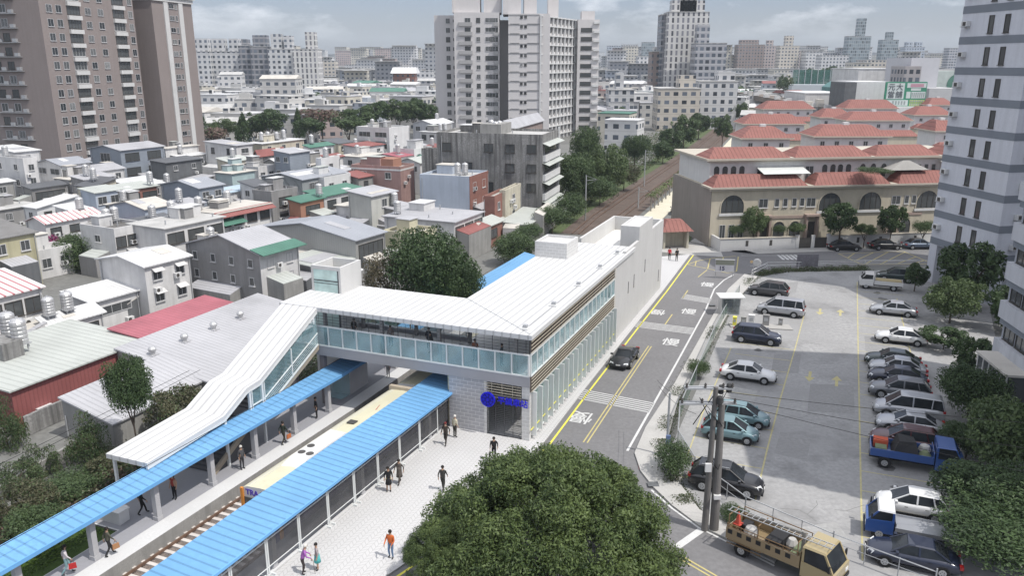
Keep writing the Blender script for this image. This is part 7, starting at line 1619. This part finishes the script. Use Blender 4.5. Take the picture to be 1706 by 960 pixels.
# ================================================================ billboard, viaduct, golf net
def block(name, lab, cat, p0, p1, yt, Y, m, dep=12, az=0, group=None, roof=None, z0=0., cap=None, yb=None):
    zt = ZT(Y, yt); x0, x1 = AY(p0, Y, zt*.6), AY(p1, Y, zt*.6); t = thing(name, lab, cat, (x0, Y, 0), az, group); w = x1-x0
    b = MB(); b.box(0,0,z0,w,dep,zt); b.build('wall', m, t)
    if roof: b = MB(); b.box(-.2,-.2,zt,w+.2,dep+.2,zt+.35); b.build('roof', roof, t)
    if cap:
        b = MB()
        for f0, f1, hh in cap: b.box(w*f0,dep*.2,zt,w*f1,dep*.7,zt+hh)
        b.build('roof_block', m, t)
    t['dim'] = (w, dep, zt); return t
wb = block('white_building', 'blank white building wall carrying the green-framed billboard', 'building', 1422, 1482, 136, 305, WHITE, 20)
block('white_building', 'tall plain white building behind the green-framed billboard', 'building', 1513, 1560, 96, 330, mat('plain_lilac_white_wall', (.52,.52,.54), .8, .04), 22)
block('grey_building', 'dark grey building left of the white billboard wall', 'building', 1405, 1424, 137, 300, DGREY, 14)
block('white_hall', 'white factory hall with small roof notches behind the billboard wall', 'hall', 1427, 1508, 115, 360, OFFW, 30, roof=WHITE)
block('brown_flats', 'brown-grey flats with dark balconies left of the tall plain white building', 'building', 1503, 1530, 110, 324, facade('brown_flat_front', (.33,.31,.31), 2.6, 3.0, .6, .55), 12)
block('low_white_roof', 'low white roof below the billboard, behind the villas', 'building', 1488, 1536, 178, 292, WHITE, 10)
block('pale_hall', 'pale grey hall between the billboard and the striped tower', 'hall', 1545, 1600, 147, 320, mat('pale_grey_hall', (.46,.46,.46), .8, .05), 20)
gsb = block('green_sign_hall', 'hall with a green arched sign beside the striped tower', 'hall', 1556, 1602, 118, 345, mat('pale_green_hall', (.45,.50,.47), .8, .1), 14)
b = MB(); b.cyl((9,-.2,ZT(345,140)),(9,-.05,ZT(345,140)), 4.2, n=20); b.build('arched_sign', RGREEN, gsb)
Yb = 296.; zt, zb = ZT(Yb,136), ZT(Yb,177); bx0, bx1 = AY(1477,Yb,20), AY(1546,Yb,20); bw, bh = bx1-bx0, zt-zb
bb = thing('billboard', 'large green-framed billboard with four big characters and price tables behind the villas', 'billboard', (bx0, Yb, zb), 0)
BGREEN = mat('billboard_green', (.05,.24,.15), .6, .05); BPALE = mat('billboard_pale', (.55,.60,.58), .6, .04); BPINK = mat('billboard_pink', (.48,.27,.32), .6, .05); BYEL = mat('billboard_lime', (.42,.50,.18), .6, .05); INK = mat('billboard_ink', (.10,.11,.12), .6)
b = MB(); b.box(0,0,0,bw,.6,bh); b.build('board', BGREEN, bb)
def pn_(nm, f0, g0, f1, g1, m, y=-.06): q = MB(); q.box(bw*f0,y,bh*g0,bw*f1,0,bh*g1); return q.build(nm, m, bb)
pn_('panel', .04,.30,.46,.95,BPALE); pn_('panel', .52,.76,.98,.95,BPALE); pn_('panel', .62,.64,.86,.74,BPALE); pn_('panel', .52,.33,.62,.60,BPALE); pn_('panel', .64,.33,.98,.60,BPALE); pn_('panel', .04,.03,.58,.26,BPALE); pn_('panel', .62,.16,.98,.27,BYEL); pn_('panel', .62,.02,.98,.13,BYEL)
pn_('title_strip', .60,.79,.92,.92,BPINK,-.1)
b = MB()
for k in range(7): b.box(bw*(.65+k*.047),-.1,bh*.37,bw*(.675+k*.047),-.06,bh*.56)
for k in range(6): b.box(bw*(.64+k*.055),-.1,bh*.18,bw*(.675+k*.055),-.06,bh*.25); b.box(bw*(.64+k*.055),-.1,bh*.04,bw*(.675+k*.055),-.06,bh*.11)
for k in range(5): b.box(bw*(.2+k*.07),-.1,bh*.06,bw*(.24+k*.07),-.06,bh*.22)
b.build('small_lettering', mat('faint_ink', (.28,.32,.31), .7), bb)
for ch, fx, fz in (('元',.15,.77),('大',.34,.77),('當',.15,.46),('舖',.34,.46)): text_obj('billboard_lettering', ch, bh*.30, INK, bb, Matrix.Translation((bw*fx,-.12,bh*fz)) @ Matrix.Rotation(pi/2,4,'X'), .03, .02)
b = MB(); 
for f in (.1,.5,.9): b.box(bw*f-.2,.1,-zb,bw*f+.2,.5,0)
b.build('support', GALV, bb)
vd = thing('viaduct', 'brown concrete road viaduct on piers behind the villas', 'viaduct')
BRC = mat('brown_concrete', (.17,.145,.125), .9, .1, .3); va = (*[AY(1226,390,13)], 390, ZT(390,153)); vb_ = (AY(1400,300,10), 300, ZT(300,184))
n = Vector((vb_[1]-va[1], -(vb_[0]-va[0]), 0)).normalized()*8; b = MB(); a4 = [Vector(va), Vector(vb_), Vector(vb_)-n, Vector(va)-n]; b.hull([tuple(p+Vector((0,0,-2.2))) for p in a4], [tuple(p) for p in a4]); b.build('deck', BRC, vd)
for t_ in (.05,.2,.4,.6): p = Vector(va).lerp(Vector(vb_), t_)-n*.5; b = MB(); b.box(p.x-1.6,p.y-1,0,p.x+1.6,p.y+1,p.z-2.2); b.build('pier', BRC, vd)
b = MB()
for t_ in range(9): p = Vector(va).lerp(Vector(vb_), t_/9+.03); b.box(p.x-1.1,p.y+2-.8,p.z,p.x+1.1,p.y+2+.8,p.z+1.3)
b.build('parapet_box', OFFW, vd)
NETM = glassmat('green_net', (.05,.16,.13), .8, .55, .1)
gn = thing('golf_net', 'green practice-range net on poles in the middle distance, right of the viaduct', 'net'); Yn = 500; b, m2 = MB(), MB()
for k in range(12): x = AY(1318+k*10.5, Yn, 10); b.box(x-.2,Yn-.2,0,x+.2,Yn+.2,ZT(Yn,113))
x0, x1 = AY(1318,Yn,10), AY(1434,Yn,10); m2.box(x0,Yn-.05,1,x1,Yn+.05,ZT(Yn,116)); b.build('net_pole', GALV, gn); m2.build('net', NETM, gn)
tg = thing('range_building', 'teal-sided range building with sloping roof left of the white factory hall', 'building', (AY(1395,400,15),400,0)); w_ = AY(1430,400,15)-AY(1395,400,15)
b = MB(); b.hull([(0,0,0),(w_,0,0),(w_,20,0),(0,20,0)], [(0,0,ZT(400,146)),(w_,0,ZT(400,122)),(w_,20,ZT(400,122)),(0,20,ZT(400,146))]); b.build('wall', mat('teal_cladding', (.10,.22,.21), .6, .1), tg)
block('range_wall', 'long pale range shed before the green practice net', 'shed', 1318, 1420, 141, 470, mat('pale_blue_shed', (.44,.47,.49), .7, .05), 12)
sh2 = block('white_shed', 'white slanted shed roofs between the viaduct and the billboard wall', 'shed', 1340, 1408, 156, 330, OFFW, 26, roof=RWHITE)
# ================================================================ skyline
FW = [facade('far_white_flats', (.52,.52,.52), 3.2, 3.1, .5, .5, floorline=.4), facade('far_cream_flats', (.50,.46,.40), 3.4, 3.2, .55, .45, floorline=.3), facade('far_grey_flats', (.33,.33,.35), 3.0, 3.1, .62, .55, band=(.42,.42,.43)),
      facade('far_dark_flats', (.20,.20,.215), 3.0, 3.1, .6, .6, band=(.30,.30,.31)), facade('far_pink_flats', (.42,.36,.34), 3.2, 3.1, .5, .5), facade('far_blue_flats', (.36,.40,.45), 3.2, 3.1, .55, .5), facade('far_brown_flats', (.25,.20,.18), 3.2, 3.1, .45, .5, floorline=.3),
      facade('far_glass_tower', (.27,.30,.315), 2.4, 3.6, .8, .75, glass=(.08,.10,.11)), facade('far_red_brick', (.30,.15,.12), 3.4, 3.2, .45, .45), facade('far_stripe_tower', (.55,.54,.52), 2.6, 3.2, .42, .8, glass=(.09,.09,.10))]
TW = [('white slab tower behind the brown tower, leftmost of the row',292,352,86,520,0,[(.1,.3,8),(.6,.95,8)]),('white slab tower second in the row, with paired roof frames',350,402,86,525,0,[(.1,.5,8),(.65,.95,8)]),('narrow dark grey tower between white slabs',400,420,76,515,3,[(.2,.7,4)]),('dark balconied tower next to the narrow dark one',420,449,78,510,3,[(.1,.9,7)]),
  ('white tower with two columns of balconies',449,492,82,505,0,[(.1,.5,9),(.6,.9,8)]),('white tower at the right end of the row, with dark roof box',490,531,82,500,9,[(.5,.9,10)]),
  ('tall pale residential tower right of centre, cut by the top of the view',1110,1178,20,430,9,[(.1,.9,6),(.3,.7,9)]),('darker left flank of the tall pale tower',1100,1114,24,436,3,None),('grey glazed tower with broad bands beside the tall pale tower',1157,1208,72,415,2,[(.05,.45,9)]),('dark red-brown building left of the tall pale tower',1085,1104,86,440,6,None),
  ('white apartment block with rows of dark windows before the tall pale tower',1164,1228,136,330,0,[(.5,.95,4)]),('cream apartment block left of the white one by the rails',1096,1166,148,320,1,[(.5,.9,5)]),('white stair-tower building between the slim tower and the cream block',1014,1056,150,345,0,[(.3,.6,7)]),
  ('brown twin tower on the right skyline',1228,1272,74,900,6,[(.1,.8,5)]),('grey-brown tower right of the brown twin',1272,1297,76,920,4,[(.2,.6,6)]),('beige tower with stepped top on the right skyline',1297,1330,76,860,1,[(.3,.7,10)]),('pinkish tower right of the beige one',1330,1362,84,960,4,None),('low grey tower beyond the golf net',1362,1396,88,1000,2,None),
  ('glass office tower with square cap, tallest on the right skyline',1411,1448,60,980,7,[(.4,.75,20)]),('green glass tower with pointed cap',1467,1494,66,1000,7,[(.3,.7,9)]),('pale tower right of the green glass one',1505,1538,78,1020,5,[(.1,.4,6),(.6,.9,6)]),('grey tower beside the striped tower on the horizon',1578,1602,80,1000,2,None),
  ('pale block left of the golf net on the skyline',1366,1412,92,800,0,None),('cream low block on the right horizon',1440,1512,100,760,1,None),('brick red hall with white arched roof in the middle distance',655,692,122,560,8,None),('white long hall right of the brick red hall',690,720,118,600,0,None),
  ('pale tower cluster left of the pale towers, first on the horizon',640,662,99,1400,5,None),('pale tower cluster left of the pale towers, second on the horizon',664,684,97,1420,2,None),('pale tower cluster left of the pale towers, third on the horizon',686,704,96,1400,7,None),('pale tower cluster left of the pale towers, last on the horizon',704,722,93,1380,7,None),
  ('orange-banded white block right of the white slab row',531,560,101,760,1,None),('white hospital-like block in the hazy middle distance',575,602,108,1000,0,None),
  ('grey tower pair right of the slim pale tower, left one',1012,1034,76,1150,5,None),('grey tower pair right of the slim pale tower, right one',1036,1062,74,1150,0,None),('blue-grey tower left of the dark red-brown building',1070,1090,70,1120,7,None),('white slab with blue stripe left of the dark red-brown building',1062,1088,94,700,0,None)]
for lab, p0, p1, yt, Y, k, cap in TW: block('skyline_tower', lab, 'tower', p0, p1, yt, Y, FW[k], max(12,(p1-p0)/FP*Y*.5), cap=cap, roof=RCONC)
for (lab, p0, p1, ytop, Y, m, r) in (('white gabled roof over the brick red hall',650,694,112,556,WHITE,5),): 
    t = thing('arched_roof', lab, 'roof', (AY(p0,Y,20),Y,0)); w_ = AY(p1,Y,20)-AY(p0,Y,20); b = MB(); b.hull([(0,0,ZT(Y,123)+.4),(w_,0,ZT(Y,123)+.4),(w_,22,ZT(Y,123)+.4),(0,22,ZT(Y,123)+.4)], [(1,6,ZT(Y,112)),(w_-1,6,ZT(Y,112)),(w_-1,16,ZT(Y,112)),(1,16,ZT(Y,112))]); b.build('roof', m, t)
# hills
hb_ = MB(); pts = []
HM = mat('far_hill', (.12,.16,.15), .95, .2, .01)
for k in range(40):
    x = -2600+k*133; h = 45+22*sin(k*.7)+14*sin(k*1.9+1) + (24 if x > 900 else 0); pts.append((x, h))
for (x0,h0),(x1,h1) in zip(pts, pts[1:]): hb_.hull([(x0,3700,-1),(x1,3700,-1),(x1,4100,-1),(x0,4100,-1)], [(x0,3850,h0),(x1,3850,h1),(x1,4000,h1*.8),(x0,4000,h0*.8)])
struct(hb_.build('hills', HM))
# ================================================================ low city between the quarter and the horizon
rc = random.Random(23)
LM = [(300,'behind the brown tower'),(400,'below the white slab towers'),(500,'below the dark towers'),(580,'left of the hill grove'),(660,'above the hill grove'),(735,'just left of the pale towers'),(1000,'behind the pale towers'),(1060,'right of the slim pale tower'),(1110,'below the red-brown building'),(1180,'by the rails below the tall tower'),(1260,'behind the viaduct'),(1340,'above the viaduct'),(1430,'behind the golf net'),(1560,'behind the billboard'),(1720,'beside the striped tower')]
CN = [('white',0,(.58,.575,.565)),('cream',1,(.52,.49,.42)),('grey',2,(.34,.34,.35)),('pink',4,(.42,.34,.32)),('pale blue',5,(.42,.45,.49)),('off-white',0,(.50,.49,.47))]
RC = [('flat pale roof',RCONC),('white metal roof',RWHITE),('grey metal roof',RGREY),('dark roof',RDARK),('green roof',RGREEN),('red roof',RRED),('beige roof',RTAN)]
wallm = {}
for nm, k, c in CN: wallm[nm] = facade(nm.replace(' ','_')+'_low_house', c, 3.4, 3.2, .5, .42, floorline=.25)
def clear(x, Y):
    if min(hypot(x-c[0], Y-c[1]) for c in cen) < 24: return False
    px = PJ(x, Y, 8)[0]
    if px < 330 and Y < 236: return False
    if -118 < x < -60 and Y < 245: return False
    if Y < 262 and 300 < px < 560: return False
    if Y < 285 and 540 < px < 735: return False
    if 700 < px < 1005 and Y < 330: return False
    if px > 1150 and Y < 285: return False
    if 1060 < px < 1240 and Y < 345: return False
    if px > 1400 and Y < 345: return False
    return True
dg_ = bpy.context.evaluated_depsgraph_get(); dg_.update()
seen = {}; cand = []
Y = 205.
while Y < 640:
    step = 10.5+(Y-200)*.018; x = -.70*Y-20
    while x < .70*Y+20:
        wd, dp = rc.uniform(.55,1.1)*step*1.25, rc.uniform(.6,1.)*step; xx, yy = x+rc.uniform(-2,2), Y+rc.uniform(-3,3)
        if clear(xx+wd/2, yy) and (Y > 330 or clear(xx+wd, yy+dp)): cand.append((xx, yy, wd, dp, rc.choice((6.5,7,8,9.5,10,11.5,13))*(1.0 if rc.random()<.93 else 1.5)))
        x += wd+rc.uniform(.2,1.6)
    Y += step*1.08
rest, cnt = [], 0
def visible(x, y, w, h):
    for fx in (.1,.5,.9):
        for z_ in (h+.5, h*.75):
            p = Vector((x+w*fx, y-.3, z_)); o = Vector((0,0,HC)); d = p-o; q = PJ(*p)
            if not (-20 < q[0] < 1726 and -20 < q[1] < 980): continue
            ok, loc, *_ = SC.ray_cast(dg_, o, d.normalized(), distance=d.length-.2)
            if not ok: return True
    return False
def lowhouse(x, y, w, dp, h, individual):
    nm, k, c = rc.choices(CN, (5,3,3,1.3,1.5,4))[0]; rn, rm = rc.choices(RC, (5,4,3,1.2,.8,1,3))[0]
    b = MB(); b.box(0,0,0,w,dp,h,0); gable = rc.random() < .3
    if gable: b.add([(-.3,-.3,h),(w+.3,-.3,h),(w+.3,dp+.3,h),(-.3,dp+.3,h),(-.3,dp/2,h+1.5),(w+.3,dp/2,h+1.5)], [(0,1,5,4),(2,3,4,5),(1,2,5),(3,0,4),(0,3,2,1)], 1)
    else:
        b.box(-.15,-.15,h,w+.15,dp+.15,h+.3,1)
        for _ in range(rc.randint(0,3)): bx, by = rc.uniform(0,w*.7), rc.uniform(0,dp*.6); b.box(bx,by,h+.3,bx+rc.uniform(1.,w*.4),by+rc.uniform(1,3.5),h+rc.uniform(1.2,3),rc.choice((0,1)))
    return b, nm, rn, rm
far = {}
azs = (0, 12, -10, 22, 28)
for c in cand:
    ind = cnt < 280
    if ind and not visible(*c[:3], c[4]): continue
    b, nm, rn, rm = lowhouse(*c, ind)
    if ind:
        px = PJ(c[0]+c[2]/2, c[1], c[4])[0]; lm = next(t for q, t in LM if px < q); key = (nm, rn, lm); seen.setdefault(key, []).append((c, b, rm)); cnt += 1
    else:
        a = rad(rc.choice((0,0,8,-8))); b.xf(Matrix.Translation((c[0],c[1],0)) @ Matrix.Rotation(a,4,'Z')); far.setdefault(nm, {}).setdefault(rn, []).append((b, rm))
for (nm, rn, lm), L_ in seen.items():
    L_.sort(key=lambda e: e[0][1])
    for i, (c, b, rm) in enumerate(L_):
        pos = '' if len(L_) == 1 else ('nearest ' if i == 0 else 'farthest ' if i == len(L_)-1 else (ORD[i] if i < 6 else '%dth' % (i+1))+'-nearest ')
        o = b.build('low_house', [wallm[nm], rm], None, (c[0], c[1], 0), rc.choice(azs)); tag(o, pos+nm+' house with '+rn+' '+lm, 'house', 'low-rise houses of the far city')
# beyond: one hazy mass
M_ = []
big = {}
for nm in wallm: big[nm] = MB()
roofs = MB()
for nm, d_ in far.items():
    for rn, l in d_.items():
        for b, rm in l:
            o = len(big[nm].v); big[nm].v += b.v; big[nm].f += [[i+o for i in f] for f in b.f]; big[nm].m += b.m
Y = 645.
while Y < 3300:
    step = 17+(Y-640)*.022; x = -.68*Y
    while x < .68*Y:
        wd, dp = rc.uniform(.5,1.2)*step*1.1, rc.uniform(.4,.8)*step; h = rc.choice((8,10,12,14,16,20)) if rc.random() < (.93 if Y < 1000 else .72) else rc.uniform(22, 30+Y*.016)
        if clear(x, Y): nm = rc.choices(CN, (5,3,3,1.3,1.5,4))[0][0]; big[nm].box(x, Y+rc.uniform(-4,4), 0, x+wd, Y+dp, h, 0); big[nm].box(x-.2, Y-4.2, h, x+wd+.2, Y+dp+.2, h+.4, 1)
        x += wd+rc.uniform(0,step*.35)
    Y += step*1.35
for nm in big:
    if big[nm].v: struct(big[nm].build('far_city', [wallm[nm], RCONC]), 'stuff')
# distant tree clumps: one mass
def fartree(r):
    pass
vs_, fs_ = [], []
for _ in range(150):
    Y = rc.uniform(300, 1500); x = rc.uniform(-.62,.62)*Y
    if not clear(x, Y): continue
    R_ = rc.uniform(4,9)
    for _k in range(130):
        d = rs(rc).normalized(); q = Vector((x,Y,6))+Vector((d.x*R_*1.4,d.y*R_,d.z*5*rc.uniform(.7,1.1)+1)); u = d.orthogonal().normalized(); w = d.cross(u); s = 1.3; o = len(vs_)
        vs_ += [tuple(q-u*s),tuple(q-w*s*.6),tuple(q+u*s),tuple(q+w*s*.6)]; fs_.append((o,o+1,o+2,o+3))
me = bpy.data.meshes.new('far_trees'); me.from_pydata(vs_, [], fs_); me.materials.append(LDARK); struct(link('far_city_foliage', me), 'stuff')
